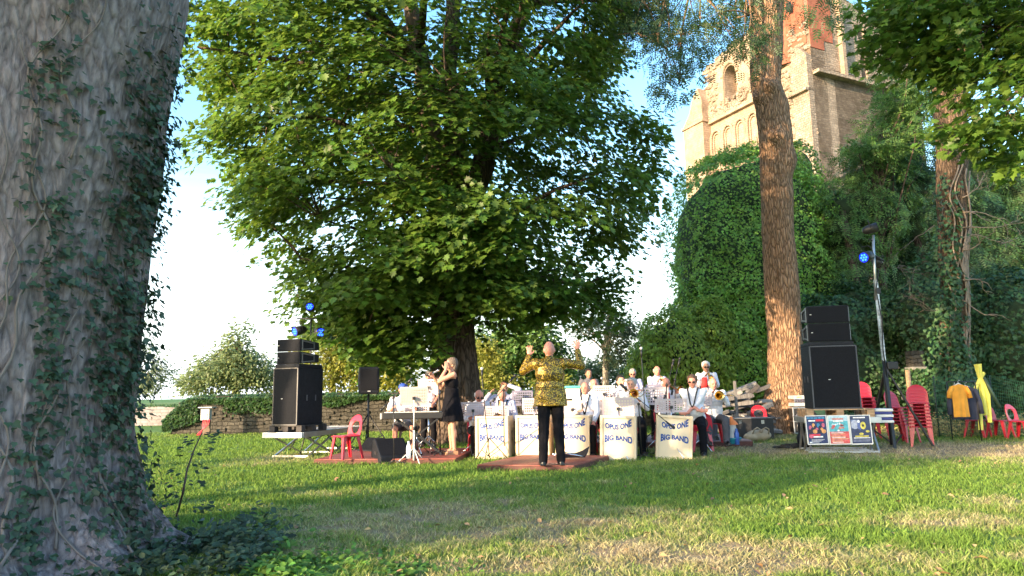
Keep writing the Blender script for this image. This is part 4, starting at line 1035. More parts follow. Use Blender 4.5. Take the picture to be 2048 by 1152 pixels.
# ---- wooden platforms
def platform(corners, z, label, planks=9, name='wooden_platform', dk=K_DECK):
    """corners front-left, front-right, back-right, back-left on the ground"""
    c = [Vector((p[0], p[1], 0)) for p in corners]; base = sum(c, Vector())/4
    r = thing(name, label, 'platform', base); q = [p-base for p in c]
    for i in range(planks):
        t0 = i/planks; t1 = (i+1)/planks-.006
        a = q[0].lerp(q[3], t0); b = q[1].lerp(q[2], t0); c2 = q[1].lerp(q[2], t1); d = q[0].lerp(q[3], t1); mb = MB()
        lo = Vector((0, 0, z-.018)); hi = Vector((0, 0, z)); vs = [v+lo for v in (a, b, c2, d)]+[v+hi for v in (a, b, c2, d)]
        mb.add(vs, [(3, 2, 1, 0), (4, 5, 6, 7), (0, 1, 5, 4), (1, 2, 6, 5), (2, 3, 7, 6), (3, 0, 4, 7)]); mb.build('plank', dk, r, bevel=.002)
    mb = MB()
    for a, b in ((0, 1), (1, 2), (2, 3), (3, 0)):
        d = (q[b]-q[a]).normalized()*.01; mb.bar(q[a]+d+Vector((0, 0, (z-.02)/2)), q[b]-d+Vector((0, 0, (z-.02)/2)), .03, z-.02, ref=(0, 0, 1))
    mb.build('frame', K_DKW, r); return r
ca, sa = math.cos(R(-22)), math.sin(R(-22)); P0 = Vector((.90, 10.06, 0)); ux = Vector((ca, sa, 0)); uy = Vector((-sa, ca, 0))
P0 = gnd(1148, 943); PL = gnd(955, 943); ux = (P0-PL).normalized(); uy = Vector((-ux.y, ux.x, 0)); wd = (P0-PL).length
PL = gnd(955, 940.5); RB = gnd(1217, 921)
platform([PL, P0, RB, PL+RB-P0], DP, 'low dark-red wooden platform under the conductor')
A = gnd(629, 929); B = gnd(911, 927); v = (B-A).normalized(); w_ = Vector((-v.y, v.x, 0))
platform([A, B, B+w_*2.2, A+w_*2.2], DP, 'wide dark-red platform carrying the singer and the keyboard', 12)
A = gnd(1180, 897); B = gnd(1505, 893); v = (B-A).normalized(); w_ = Vector((-v.y, v.x, 0)); RZR = .12
platform([A, B, B+w_*2.3, A+w_*2.3], RZR, 'weathered wooden riser under the brass players, its end by the lantern', 12, dk=M('grey_deck', (.26, .17, .16), .6, var=.3, scale=3, bump=.3, stretch=(1, 9, 1)))
q = gnd(692, 917, DP); CH0.location = q; CH0.rotation_euler = (0, 0, R(-42)); CH0.scale = (.9, .9, .88)

# ---- stage tables (scissor-leg deck)
def stage_table(A, ux, uy, w, d, z, label, feet=True):
    ang = math.atan2(ux.y, ux.x); r = thing('stage_table', label, 'stage deck', (A.x, A.y, 0), ang)
    mb = MB(); mb.box((w/2, d/2, z-.009), (w-.04, d-.04, .018)); mb.build('deck_top', M('ply_grey', (.33, .30, .29), .7, var=.15, bump=.2), r)
    mb = MB()
    for c, s in (((w/2, .0, z-.045), (w, .04, .10)), ((w/2, d, z-.045), (w, .04, .10)), ((0, d/2, z-.045), (.04, d-.04, .098)), ((w, d/2, z-.045), (.04, d-.04, .098))): mb.box(c, s)
    mb.build('edge_profile', K_ALU, r, bevel=.004)
    zb = .03; zt = z-.10
    for x in (.06, w-.06):
        for (y0, y1) in ((.12*d, .5*d), (.5*d, .12*d), (.55*d, .9*d), (.9*d, .55*d)):
            mb = MB(); mb.bar((x+(.02 if y0 < y1 else -.02), y0, zb), (x+(.02 if y0 < y1 else -.02), y1, zt), .03, .03); mb.build('scissor_leg', K_ALU, r)
    for y in (.12*d, .5*d, .9*d):
        mb = MB(); mb.bar((.03, y, zb-.005), (w-.03, y, zb-.005), .035, .035); mb.build('foot_rail', K_ALU, r)
    return r
A = gnd(524, 918); B = gnd(602, 919); u1 = (B-A).normalized(); u2 = Vector((-u1.y, u1.x, 0)); LW = (B-A).length
u2 = Vector((.24, .97, 0)).normalized(); u1 = Vector((u2.y, -u2.x, 0))
stage_table(A, u1, u2, .82, 2.5, .48, 'grey scissor-leg stage table on the grass under the left speaker stack')
LT_A, LT1, LT2 = A, u1, u2

def pallet(loc, rz, w, d, h, mat, label):
    r = thing('pallet', label, 'pallet', loc, rz)
    for i in range(5):
        mb = MB(); mb.box((0, -d/2+.05+(d-.1)*i/4, h-.01), (w, .1 if i % 2 == 0 else .08, .02)); mb.build('top_board', mat, r, bevel=.003)
    for x in (-w/2+.06, 0, w/2-.06):
        mb = MB(); mb.box((x, 0, .009), (.1, d, .018)); mb.build('bottom_board', mat, r)
        for y in (-d/2+.06, 0, d/2-.06):
            mb = MB(); mb.box((x, y, h/2-.001), (.12, .12, h-.042)); mb.build('block', mat, r, bevel=.003)
    return r
def subwoofer(loc, rz, w, d, h, label, side):
    r = thing('subwoofer', label, 'speaker', loc, rz)
    mb = MB(); mb.box((0, 0, h/2), (w, d, h)); mb.build('cabinet', K_BOX, r, bevel=.012)
    mb = MB(); mb.box((0, -d/2-.008, h/2), (w-.05, .014, h-.06)); mb.build('grille', K_GRL, r, bevel=.003)
    mb = MB()
    for a, b in (((-w/2+.012, 0), (-w/2+.012, h)), ((w/2-.012, 0), (w/2-.012, h))): mb.box((a[0], -d/2-.004, h/2), (.02, .02, h-.02))
    mb.box((0, -d/2-.004, .012), (w-.045, .02, .02)); mb.box((0, -d/2-.004, h-.012), (w-.045, .02, .02)); mb.build('grille_frame', M('black_edge', (.05, .055, .07), .4), r)
    for sx in (-1, 1):
        for y in (-.15*d, .2*d):
            mb = MB(); mb.box((sx*(w/2+.002), y, h*.47), (.008, .03, .11)); mb.build('handle', M('handle_grey', (.10, .10, .12), .4), r, bevel=.003)
    mb = MB(); mb.box((-w*.12, -d/2-.017, h*.46), (.035, .004, .010)); mb.build('badge', K_WHT, r)
    return r
def array_box(loc, rz, w, d, h, label, tilt=0):
    """wedge-shaped line-array cabinet, wider at the front"""
    r = thing('array_speaker', label, 'speaker', loc, rz, rot=rot_to(rz, tilt))
    mb = MB(); vs = []
    for y, k in ((-d/2, 1.), (d/2, .62)):
        for x, z in ((-w/2, h/2-h/2*k), (w/2, h/2-h/2*k), (w/2, h/2+h/2*k), (-w/2, h/2+h/2*k)): vs.append((x, y, z))
    mb.add(vs, [(3, 2, 1, 0), (4, 5, 6, 7), (0, 1, 5, 4), (1, 2, 6, 5), (2, 3, 7, 6), (3, 0, 4, 7)]); mb.build('cabinet', K_BOX, r, bevel=.006)
    mb = MB(); mb.box((0, -d/2-.006, h/2), (w-.03, .012, h-.03)); mb.build('grille', K_GRL, r, bevel=.002)
    for sx in (-1, 1):
        mb = MB(); x = sx*(w/2+.012)
        mb.box((x, -d/2+.06, h/2), (.012, .03, h*.86)); mb.box((x, d*.2, h/2), (.012, .03, h*.6)); mb.bar((x, -d/2+.06, h*.85), (x, d*.2, h*.72), .02); mb.bar((x, -d/2+.06, h*.15), (x, d*.2, h*.28), .02)
        mb.build('rigging_bracket', M('rig_steel', (.20, .21, .22), .4, .6), r)
    mb = MB(); mb.box((-w*.42, -d/2-.014, h*.5), (.03, .004, .012)); mb.build('badge', K_WHT, r); return r
# left stack, on the stage table
Cn = pt(597, 862, 13.75); Lz = .48
lrot = R(-19)
cL = Vector((Cn.x, 13.75, Lz))
pallet(cL, lrot, .72, .82, .13, M('dark_pallet', (.045, .04, .04), .8, var=.3), 'black pallet between the left subwoofer and its stage table')
sb = subwoofer(cL+Vector((-.02, 0, .13)), lrot, .56, .80, 1.08, 'tall black subwoofer cabinet of the left stack', 1)
zz = .13+1.08
mb = MB(); mb.box((0, 0, 1.115), (.54, .76, .068)); mb.build('top_plate', K_BOX, sb, bevel=.01)
array_box(cL+Vector((-.03, -.04, zz+.07)), lrot, .52, .62, .235, 'lower black array speaker on the left stack')
array_box(cL+Vector((-.03, -.05, zz+.31)), lrot, .52, .62, .235, 'topmost black array speaker on the left stack', 0)
# right stage table
A = gnd(1617, 908); B = gnd(1748, 908)
RA = R(-11); RM = RZ(RA)
stage_table(Vector((A.x, A.y, 0)), RM @ Vector((1, 0, 0)), Vector((0, 1, 0)), 1.22, 1.0, .62, 'grey stage table behind the three posters under the right speaker stack')
RT = Vector((A.x, A.y, 0))
pallet(RT+RM @ Vector((.60, .52, .62)), RA, 1.12, .85, .145, K_WOOD, 'bare wooden pallet under the right subwoofer')
sb = subwoofer(RT+RM @ Vector((.57, .50, .765)), RA, .80, .72, 1.12, 'broad black subwoofer cabinet of the right stack', -1)
mb = MB(); mb.box((-.02, -.02, 1.155), (.76, .68, .068)); mb.build('top_plate', K_BOX, sb, bevel=.01)
array_box(RT+RM @ Vector((.54, .44, 1.955)), RA, .70, .60, .33, 'lower black array speaker on the right stack')
array_box(RT+RM @ Vector((.535, .43, 2.29)), RA, .70, .60, .31, 'topmost black array speaker on the right stack')

# posters (plain coloured concert posters, print too small to read)
def poster(x, w, kind, label):
    loc = RT+RM @ Vector((x, -.035, .66)); h = .50; r = thing('poster', label, 'poster', loc, 0, rot=rot_to(RA, R(-3), R(-1.0)))
    mb = MB(); mb.box((w/2, .004, -h/2), (w, .006, h)); mb.build('backing', K_WHT, r)
    pal = {0: [(.02, .035, .12), (.05, .25, .45), (.65, .03, .06), (.85, .85, .85), (.75, .35, .12), (.62, .12, .2), (.03, .02, .04)],
           1: [(.10, .42, .50), (.45, .62, .70), (.65, .10, .10), (.85, .85, .85), (.72, .48, .25), (.55, .25, .22), (.25, .05, .06)],
           2: [(.035, .05, .12), (.20, .24, .42), (.70, .60, .10), (.85, .85, .85), (.45, .48, .60), (.10, .14, .35), (.03, .03, .04)]}[kind]
    ms = [M('print_%d_%d' % (kind, i), c, .5, var=.25, scale=22) for i, c in enumerate(pal)]
    mb = MB(); f = .016
    def rect(x0, z0, x1, z1, m, lay): mb.box(((x0+x1)/2*w, .0005-.0012*lay, -(z0+z1)/2*h), ((x1-x0)*w, .001, (z1-z0)*h), None, m)
    rect(.05, .03, .95, .96, 0, 0); rnd = random.Random(kind*5+2)
    def disc(cx, cz, rx, rz, m, lay):
        n = 14; mb.add([(cx*w+rx*w*math.cos(2*math.pi*i/n), .0005-.0012*lay-.0006, -cz*h+rz*h*math.sin(2*math.pi*i/n)) for i in range(n)], [tuple(range(n))], m)
    if kind == 0:
        for i in range(5): rect(.08+.17*i, .06, .22+.17*i, .12, 1, 1)
        rect(.14, .16, .45, .21, 3, 2); rect(.48, .14, .84, .21, 2, 2)
        for i in range(9): disc(.2+.075*i, .30+.09*math.sin(i*2.1)+.12, .07, .075, [5, 6, 4, 6, 5, 1, 6, 4, 5][i], 2+i*.3)
        for i in range(4): disc(.2+.2*i, .55, .11, .07, 4 if i % 2 else 6, 6)
        rect(.12, .64, .62, .76, 2, 8); rect(.3, .71, .74, .76, 3, 9); disc(.2, .72, .11, .06, 5, 10)
        for i in range(4): rect(.2, .82+.03*i, .8-.08*i, .83+.03*i, 3, 2)
        rect(.1, .90, .22, .94, 3, 3)
    elif kind == 1:
        rect(.05, .03, .95, .2, 1, 1); rect(.22, .10, .76, .16, 5, 2); rect(.26, .18, .74, .23, 3, 3)
        for i in range(14): disc(rnd.uniform(.15, .85), rnd.uniform(.28, .54), rnd.uniform(.03, .09), rnd.uniform(.02, .06), rnd.choice([2, 3, 5, 6, 1]), 2+i*.3)
        rect(.05, .56, .95, .96, 2, 7)
        for i in range(9): rect(.1+.02*(i % 3), .59+.04*i, rnd.uniform(.5, .9), .61+.04*i, [3, 4, 5, 4][i % 4], 8)
    else:
        rect(.2, .07, .75, .11, 3, 2); rect(.08, .16, .45, .45, 1, 1); disc(.25, .32, .17, .16, 4, 2); disc(.45, .38, .10, .17, 5, 3); disc(.43, .22, .06, .05, 3, 4)
        disc(.62, .36, .13, .13, 2, 4); rect(.57, .32, .66, .40, 6, 7); disc(.8, .56, .09, .04, 2, 5); disc(.3, .54, .2, .07, 0, 6); disc(.5, .64, .1, .04, 2, 7)
        rect(.2, .70, .82, .74, 2, 8); rect(.13, .76, .88, .79, 3, 8); rect(.1, .84, .9, .85, 4, 2); rect(.1, .88, .85, .89, 4, 2)
    mb.build('print', ms, r); return r
poster(-.02, .355, 0, 'left poster on the stage table, dark blue with a red title and a band'); poster(.342, .345, 1, 'middle poster on the stage table, sky blue above and brick red below'); poster(.692, .35, 2, 'right poster on the stage table, navy with a yellow disc')

# ---- tripod helpers
def tripod_legs(root, z, spread, r, mat, n=3, a0=.4, brace=None, name='leg'):
    for k in range(n):
        a = a0+2*math.pi*k/n; mb = MB(); mb.tube([(0, 0, z), (math.cos(a)*spread, math.sin(a)*spread, r)], r, 6)
        if brace: mb.tube([(0, 0, brace), (math.cos(a)*spread*.55, math.sin(a)*spread*.55, z*.45)], r*.7, 5)
        o = mb.build(name, mat, root); f = MB(); f.ell((math.cos(a)*spread, math.sin(a)*spread, r*1.3), r*1.6, seg=8, rings=6); f.build('rubber_foot', K_CABLE, o)
def par_lamp(loc, aim, label, s=1., gel=K_GEL):
    r = thing('spotlight', label, 'stage light', loc); r.rotation_euler = Vector(aim).to_track_quat('-Y', 'Z').to_euler()
    mb = MB(); mb.lathe([(.0, .17*s), (.05*s, .16*s), (.085*s, .10*s), (.098*s, .0), (.10*s, -.13*s), (.092*s, -.13*s), (.088*s, .0)], 16, (0, 0, 0), (0, 1, 0)); mb.build('can', K_BLK, r)
    mb = MB(); mb.lathe([(.0, -.119*s), (.05*s, -.122*s), (.090*s, -.118*s)], 16, (0, 0, 0), (0, 1, 0)); o = mb.build('lens', gel, r); mb = MB()
    for k in range(7):
        a = k*1.047; q = (0 if k == 6 else .052*s); mb.ell((q*math.cos(a), -.124*s, q*math.sin(a)), (.021*s, .006*s, .021*s), None, 8, 6)
    mb.build('bulb', K_LED if gel is K_GEL else K_BLK, o)
    mb = MB(); mb.tube([(-.115*s, 0, 0), (-.12*s, 0, .12*s), (-.07*s, 0, .19*s), (.07*s, 0, .19*s), (.12*s, 0, .12*s), (.115*s, 0, 0)], .008*s, 6); mb.build('yoke', K_BLK, r); return r
def light_stand(base, z, label, bar=None, mat=K_BLK, lean=(0, 0), seg=None):
    r = thing('lighting_stand', label, 'light stand', base)
    top = Vector((lean[0], lean[1], z)); mb = MB(); mb.tube([(0, 0, .25), top*.45], .028, 10); mb.build('lower_pole', K_BLK, r)
    mb = MB(); mb.tube([top*.42, top], .018, 8); mb.build('upper_pole', mat, r)
    tripod_legs(r, z*.28, .62, .014, K_BLK, a0=.5, brace=.25)
    if bar: mb = MB(); mb.tube([top+Vector((-bar, 0, 0)), top+Vector((bar, 0, 0))], .016, 8); mb.build('crossbar', mat, r)
    return r
Y_ = 14.8; b0 = pt(622, 800, Y_); b0 = Vector((b0.x, Y_, 0)); zt = pt(622, 637, Y_).z; xl = pt(594, 637, Y_).x; xr = pt(650, 637, Y_).x
light_stand(b0, zt, 'black T-bar light stand behind the left speaker stack', bar=(xr-xl)/2, lean=(pt(622, 637, Y_).x-b0.x, 0))
par_lamp(pt(599, 661, Y_-.05), (-.6, -.75, -.25), 'blue-gelled spotlight hanging from the left end of the T-bar', 1.0)
par_lamp(pt(638, 664, Y_-.05), (.55, -.8, -.2), 'blue-gelled spotlight hanging from the right end of the T-bar', 1.0)
par_lamp(pt(621, 616, Y_-.05), (.1, -.9, .15), 'blue-gelled spotlight on top of the T-bar', .85)
# right light pole
Yp = 12.9; f0 = gnd(1786, 896); f0 = Vector((f0.x, f0.y, 0)); Yp = f0.y; tp = pt(1746, 492, Yp)
r = thing('lighting_stand', 'tall leaning light stand with silver upper tube beside the red chair stacks', 'light stand', f0)
loc = lambda px, py: pt(px, py, Yp)-f0
mb = MB(); mb.tube([loc(1784, 890), loc(1768, 720)], .035, 10); mb.build('lower_pole', K_BLK, r)
mb = MB(); mb.bar(loc(1768, 722), loc(1751, 560), .055, .055); mb.build('middle_tube', M('lattice_alu', (.50, .52, .54), .4, .7, var=.35, scale=9, stretch=(1, 1, 3)), r)
mb = MB(); mb.tube([loc(1752, 600), loc(1746, 470)], .024, 8); mb.build('upper_tube', K_ALU, r)
mb = MB(); mb.box(loc(1778, 731)+Vector((.05, 0, 0)), (.2, .1, .14)); mb.build('winch', K_BLK, r, bevel=.01); mb = MB(); mb.box(loc(1753, 582)+Vector((.02, 0, 0)), (.09, .08, .12)); mb.build('clamp', K_BLK, r, bevel=.01)
ap = loc(1771, 735)
for (px, py, yy) in ((1867, 896, Yp-.1), (1742, 885, Yp+.35), (1790, 900, Yp-.3)):
    e_ = gnd(px, py)-f0; mb = MB(); mb.bar(ap, Vector((e_.x, e_.y, .03)), .05, .03); mb.build('leg', K_BLK, r)
mb = MB(); mb.bar(loc(1788, 892), Vector((*(gnd(1835, 860)-f0).xy, .42)), .03, .03); mb.bar(loc(1782, 885), Vector((-.35, .2, .42)), .03, .03); mb.build('brace', K_BLK, r)
mb = MB(); mb.tube([loc(1738, 505), loc(1768, 522)], .02, 8); mb.tube([loc(1738, 478), loc(1750, 484)], .012, 6); mb.build('crossbar', K_BLK, r)
par_lamp(pt(1742, 458, Yp), (.75, -.4, .2), 'black spotlight at the very top of the leaning light stand', .95, M('dark_lens', (.03, .03, .04), .2))
par_lamp(pt(1735, 513, Yp-.05), (-.85, -.5, -.25), 'blue-gelled spotlight low on the leaning light stand', 1.05)
par_lamp(pt(1752, 522, Yp+.1), (.4, -.3, -.85), 'small black spotlight pointing down behind the blue one', .85, M('dark_lens', (.03, .03, .04), .2))
mb = MB(); ps = [pt(1757, 540, Yp-.05), pt(1752, 580, Yp-.08), pt(1764, 640, Yp-.05), pt(1766, 700, Yp-.06), pt(1775, 760, Yp-.06)]; mb.tube([p-f0 for p in ps], .012, 5); mb.build('hanging_cable', K_CABLE, r)

# ---- PA speaker on tripod
Y_ = 14.3; b0 = pt(737, 800, Y_); b0 = Vector((b0.x, Y_, 0)); z0 = pt(737, 788, Y_).z
r = thing('speaker_stand', 'black tripod stand carrying the round-backed loudspeaker left of the keyboard', 'stand', b0)
mb = MB(); mb.tube([(0, 0, .1), (0, 0, z0+.04)], .02, 10); mb.build('pole', K_BLK, r); tripod_legs(r, .78, .55, .013, K_BLK, a0=-.2, brace=.2)
r = thing('loudspeaker', 'black plastic loudspeaker on a tripod left of the keyboard', 'speaker', b0+Vector((0, 0, z0)), R(14))
mb = MB(); pr = [(-.19, -.17), (.19, -.17), (.205, -.05), (.15, .16), (.08, .2), (-.08, .2), (-.15, .16), (-.205, -.05)]
vs = []; 
for z, k in ((0, .92), (.03, 1.), (.27, 1.05), (.50, 1.), (.54, .93)): vs += [(x*k, y*k, z) for x, y in pr]
fs = [(i*8+k, i*8+(k+1) % 8, (i+1)*8+(k+1) % 8, (i+1)*8+k) for i in range(4) for k in range(8)]+[tuple(range(7, -1, -1)), tuple(range(32, 40))]
mb.add(vs, fs); mb.build('cabinet', K_BOX, r, bevel=.012)
mb = MB(); mb.box((0, -.180, .29), (.33, .012, .42)); mb.build('grille', K_GRL, r, bevel=.004)
mb = MB(); mb.box((0, -.188, .055), (.06, .004, .02)); mb.build('badge', K_GREY, r)
# ---- stage monitors
def wedge(p, rz, label, rotx=0, s=1.):
    r = thing('stage_monitor', label, 'monitor speaker', p, rz, rot=rot_to(rz, rotx))
    pr = [(-.26, 0), (.20, 0), (.27, .12), (.22, .36), (.08, .40), (-.26, .12)]; w = .52*s
    mb = MB(); mb.add([(-w/2, a*s, b*s) for a, b in pr]+[(w/2, a*s, b*s) for a, b in pr], [(i, (i+1) % 6, 6+(i+1) % 6, 6+i) for i in range(6)]+[(5, 4, 3, 2, 1, 0), (6, 7, 8, 9, 10, 11)]); mb.build('cabinet', K_BOX, r, bevel=.02)
    mb = MB(); a = Vector((0, .08*s, .40*s)); b = Vector((0, -.26*s, .12*s)); n_ = Vector((0, -.63, .77)); mb.bar(a+n_*.006-(a-b)*.06, b+n_*.006+(a-b)*.06, w*.86, .012, ref=(1, 0, 0)) if False else mb.add([Vector((x, 0, 0))+p_ for p_ in (a+n_*.008-(a-b)*.07, b+n_*.008+(a-b)*.07) for x in (-w*.43, w*.43)], [(0, 1, 3, 2)])
    mb.build('grille', K_GRL, r)
    for sx in (-1, 1): mb = MB(); mb.box((sx*(w/2+.003), 0, .17*s), (.01, .13, .05)); mb.build('handle', K_BLK, r, bevel=.003)
    return r
wedge(gnd(781, 925), R(28), 'black floor monitor lying on its side in front of the keyboard', 0, 1.02)
wedge(gnd(740, 912)+Vector((0, .25, .0)), R(-35), 'smaller black floor monitor behind the empty red chair', 0, .82)

# ---- chairs on the right: three stacks and the row by the netting
def stack(px, py, n, rz, label, dz=.062, dy=.016, z0=0.):
    p = gnd(px, py, z0)
    for k in range(n):
        off = RZ(rz) @ Vector((0, dy*k, 0)); chair_at((p.x+off.x, p.y+off.y, z0), rz, '%s red chair, %s' % (['lowest', 'second lowest', 'third from the bottom', 'fourth from the bottom', 'fifth from the bottom', 'sixth from the bottom', 'second from the top', 'topmost'][k if k < n-1 else 7] if n == 8 else ['lowest', 'second', 'third', 'fourth', 'fifth', 'topmost'][k], label), 'red chairs stacked behind the light stand', z=dz*k)
stack(1740, 878, 8, R(-12), 'stack half hidden by the right subwoofer', .075)
stack(1812, 885, 6, R(20), 'low middle stack behind the light stand', .065)
stack(1845, 893, 8, R(-28), 'tall stack right of the light stand', .062)
chair_at(gnd(1958, 876), R(35), 'red chair standing nearest the clothes rail in the row by the netting', 'red chairs standing by the netting')
chair_at(gnd(2003, 877), R(28), 'second red chair from the clothes rail in the row by the netting', 'red chairs standing by the netting')
chair_at(gnd(2048, 880), R(25), 'red chair cut off by the right edge of the picture', 'red chairs standing by the netting')
p = pt(1522, 850, 17.2); chair_at((p.x, 17.2, .02), R(150), 'red chair stored among the timber left of the lone trunk')

# ---- band desks (front boards)
def text_mesh(s, size, warp):
    cu_ = bpy.data.curves.new('t', 'FONT'); cu_.body = s; cu_.size = size; cu_.offset = size*.045; cu_.extrude = .0015; cu_.align_x = 'CENTER'; cu_.resolution_u = 3
    o = link('tmp', cu_); dg = bpy.context.evaluated_depsgraph_get(); me = bpy.data.meshes.new_from_object(o.evaluated_get(dg)); bpy.data.objects.remove(o)
    xs = [v.co.x for v in me.vertices]; hw = max(abs(min(xs)), max(xs))
    for v in me.vertices: v.co.x, v.co.y = warp(v.co.x/hw, v.co.y/size, v.co.x, v.co.y)
    me.materials.append(K_BLUE); return me
W_ = .60; H_ = .745
t1 = text_mesh('OPUS ONE', .14, lambda u, w, x, y: (x*.215/.30*.97 if True else x, y*(.82+.22*u*u+.12*u)+.045*u*u+.02*u))
t2_ = text_mesh('BIG BAND', .14, lambda u, w, x, y: (x*.66, y*(.70+.50*u*u)-.055*u*u-.01*u))
def fit(me, W):
    xs = [v.co.x for v in me.vertices]; k = W/(max(xs)-min(xs)); c = (max(xs)+min(xs))/2
    for v in me.vertices: v.co.x = (v.co.x-c)*k
fit(t1, .44); fit(t2_, .46)
def band_box(p, rz, roll, label, W=W_, H=H_, tp=.0):
    r = thing('band_board', label, 'music desk', p, rz, 'cream band fronts across the stage', rot=rot_to(rz, 0, roll))
    D = .44; t = .018
    mb = MB(); mb.box((W/2, .02, H/2), (W-.01, .014, H-.01)); mb.build('front_panel', K_CRM2, r)
    mb = MB()
    for c, s in (((.0225, .005, H/2), (.045, .034, H)), ((W-.0225, .005, H/2), (.045, .034, H)), ((W/2, .005, .0225), (W-.09, .034, .045)), ((W/2, .005, H-.0225), (W-.09, .034, .045))): mb.box(c, s)
    mb.build('front_frame', K_CREAM, r, bevel=.004)
    for x in (t/2, W-t/2):
        mb = MB(); mb.box((x, .026+D/2, H/2), (t, D, H-.004)); mb.build('side_panel', K_CREAM, r, bevel=.003)
    mb = MB(); mb.box((W/2, .03+D/2, H*.62), (W-2*t-.004, D-.02, t)); mb.build('shelf', K_CREAM, r)
    for me, z in ((t1, .52), (t2_, .345)):
        o = link('lettering', me); o.parent = r; o.location = (W/2+.005, .0115, z); o.rotation_euler = (math.pi/2, 0, 0)
    return r
for px, py, rz, ro, ps in ((951, 918, -13, 0, 'board left of the conductor, two microphone stands before it'), (1032, 917, -13, 0, 'board half hidden by the conductor\'s legs'),
                       (1111, 917, -15, 1, 'board right of the conductor with black cloth at its foot'), (1200, 921, -12, 2, 'fourth from the left, before a grey-haired player'), (1311, 918, -10, 4.5, 'last on the right, before the man in dark glasses')):
    band_box(gnd(px, py), R(rz), R(ro), 'cream board lettered in blue, '+ps)

# ---- music stands
def desk_mesh(name, w, h, mat, nx=10, nz=5):
    mb = MB(); t = .0022; mgx = .03; mgz = .03; cx = (w-2*mgx)/nx; cz = (h-2*mgz)/nz; e = .56
    def q(x0, z0, x1, z1): mb.add([(x0, 0, z0), (x1, 0, z0), (x1, 0, z1), (x0, 0, z1)], [(0, 1, 2, 3)])
    q(-w/2, 0, w/2, mgz); q(-w/2, h-mgz, w/2, h); q(-w/2, mgz, -w/2+mgx, h-mgz); q(w/2-mgx, mgz, w/2, h-mgz)
    for j in range(nz):
        za = mgz+j*cz; q(-w/2+mgx, za, w/2-mgx, za+cz*(1-e)/2); q(-w/2+mgx, za+cz*(1+e)/2, w/2-mgx, za+cz)
        for i in range(nx+1):
            xa = -w/2+mgx+i*cx-cx*(1-e)/2; xb = xa+cx*(1-e)
            q(max(xa, -w/2+mgx), za+cz*(1-e)/2, min(xb, w/2-mgx), za+cz*(1+e)/2)
    o = mb.build(name, mat); me = o.data; bpy.data.objects.remove(o); return me
DM = {}
def music_stand(px, py, Y, label, yaw=0, tilt=22, w=.46, h=.32, dark=False, floor=0., pole=K_STL, paper=False, clip=False, legs=True):
    c = pt(px, py, Y); key = (w, h, dark)
    if key not in DM: DM[key] = desk_mesh('desk', w, h, K_DESK_SHADE if dark else K_DESK)
    r = thing('music_stand', label, 'music stand', (c.x, Y, floor), R(yaw), 'perforated music stands of the band'); zc = c.z-floor
    rt = Matrix.Rotation(R(tilt), 4, 'X'); o = link('desk', DM[key]); o.parent = r; o.matrix_local = Matrix.Translation((0, 0, zc)) @ rt @ Matrix.Translation((0, 0, -h/2))
    s = o.modifiers.new('t', 'SOLIDIFY'); s.thickness = .003
    mb = MB(); b_ = rt @ Vector((0, .0, -h/2)); mb.box((0, b_.y+.02, zc+b_.z), (w, .05, .006)); mb.build('lip', K_DESK_SHADE if dark else K_DESK, r)
    mb = MB(); mb.tube([(0, .01, zc-.02), (0, .02, zc*.45)], .010, 8); mb.tube([(0, .02, zc*.5), (0, .02, .06)], .016, 8); mb.build('pole', pole, r)
    mb = MB(); mb.box((0, -.015, zc-.03), (.05, .035, .05)); mb.build('clamp', K_BLK, r); mb = MB(); mb.tube([(0, .02, zc*.5), (0, .02, zc*.5+.05)], .022, 8); mb.build('collar', K_BLK, r)
    if legs: tripod_legs(r, .26, .30, .009, pole, a0=.9)
    if paper:
        t = thing('sheet_music', 'sheet music open on '+paper, 'sheet music', (c.x, Y, floor+zc), R(yaw)); mb = MB()
        for sx in (-1, 1): mb.add([rt.to_3x3() @ Vector((sx*x, .008, z)) for x, z in ((.005, -h*.42), (w*.46, -h*.42), (w*.46, h*.52), (.005, h*.52))], [(0, 1, 2, 3)])
        o = mb.build('page', K_PAPER, t); s = o.modifiers.new('t', 'SOLIDIFY'); s.thickness = .003
    return r
MS = [(828, 793, 11.95, 'large sunlit music stand in front of the keyboard player', 6, 24, .47, .33, False, 0, K_WHT),
      (857, 772, 13.9, 'music stand standing before the man in the black cap', -4, 16, .42, .28, False, DP, K_STL), (834, 815, 12.9, 'low music stand just behind the large sunlit one', 2, 16, .44, .24, False, DP, K_STL),
      (946, 818, 13.0, 'music stand at the far left board, before the white-haired reader', 4, 16, .44, .26, False, 0, K_STL), (993, 826, 12.75, 'music stand rising from the board left of the conductor', 2, 16, .44, .26, False, 0, K_STL),
      (1045, 796, 14.1, 'lilac shaded music stand beside the conductor\'s left elbow', 6, 14, .42, .30, True, RZR, K_STL), (1068, 812, 12.9, 'pinkish music stand half hidden by the conductor\'s jacket', -8, 20, .42, .30, False, 0, K_STL),
      (1145, 816, 12.75, 'music stand rising from the board right of the conductor', 0, 14, .46, .26, False, 0, K_STL), (1208, 785, 13.4, 'sunlit music stand behind the bald man in braces', -4, 14, .42, .27, False, RZR, K_STL),
      (1236, 814, 12.15, 'pink-lit music stand on the fourth board from the left', -2, 14, .55, .32, False, 0, K_STL), (1308, 774, 14.3, 'dark music stand top beside the man with the red tie', 2, 14, .34, .10, True, RZR, K_BLK),
      (1310, 792, 13.2, 'broad sunlit music stand below the dark one', 0, 14, .50, .33, False, 0, K_STL), (1342, 811, 12.15, 'pink-lit music stand on the last board on the right', 2, 18, .56, .24, False, 0, K_STL),
      (1402, 772, 13.9, 'music stand below the trumpeter with the red cloth', 0, 12, .46, .26, False, RZR, K_STL), (1400, 796, 13.3, 'music stand just behind the shoulder of the man in dark glasses', -3, 12, .44, .28, False, 0, K_STL)]
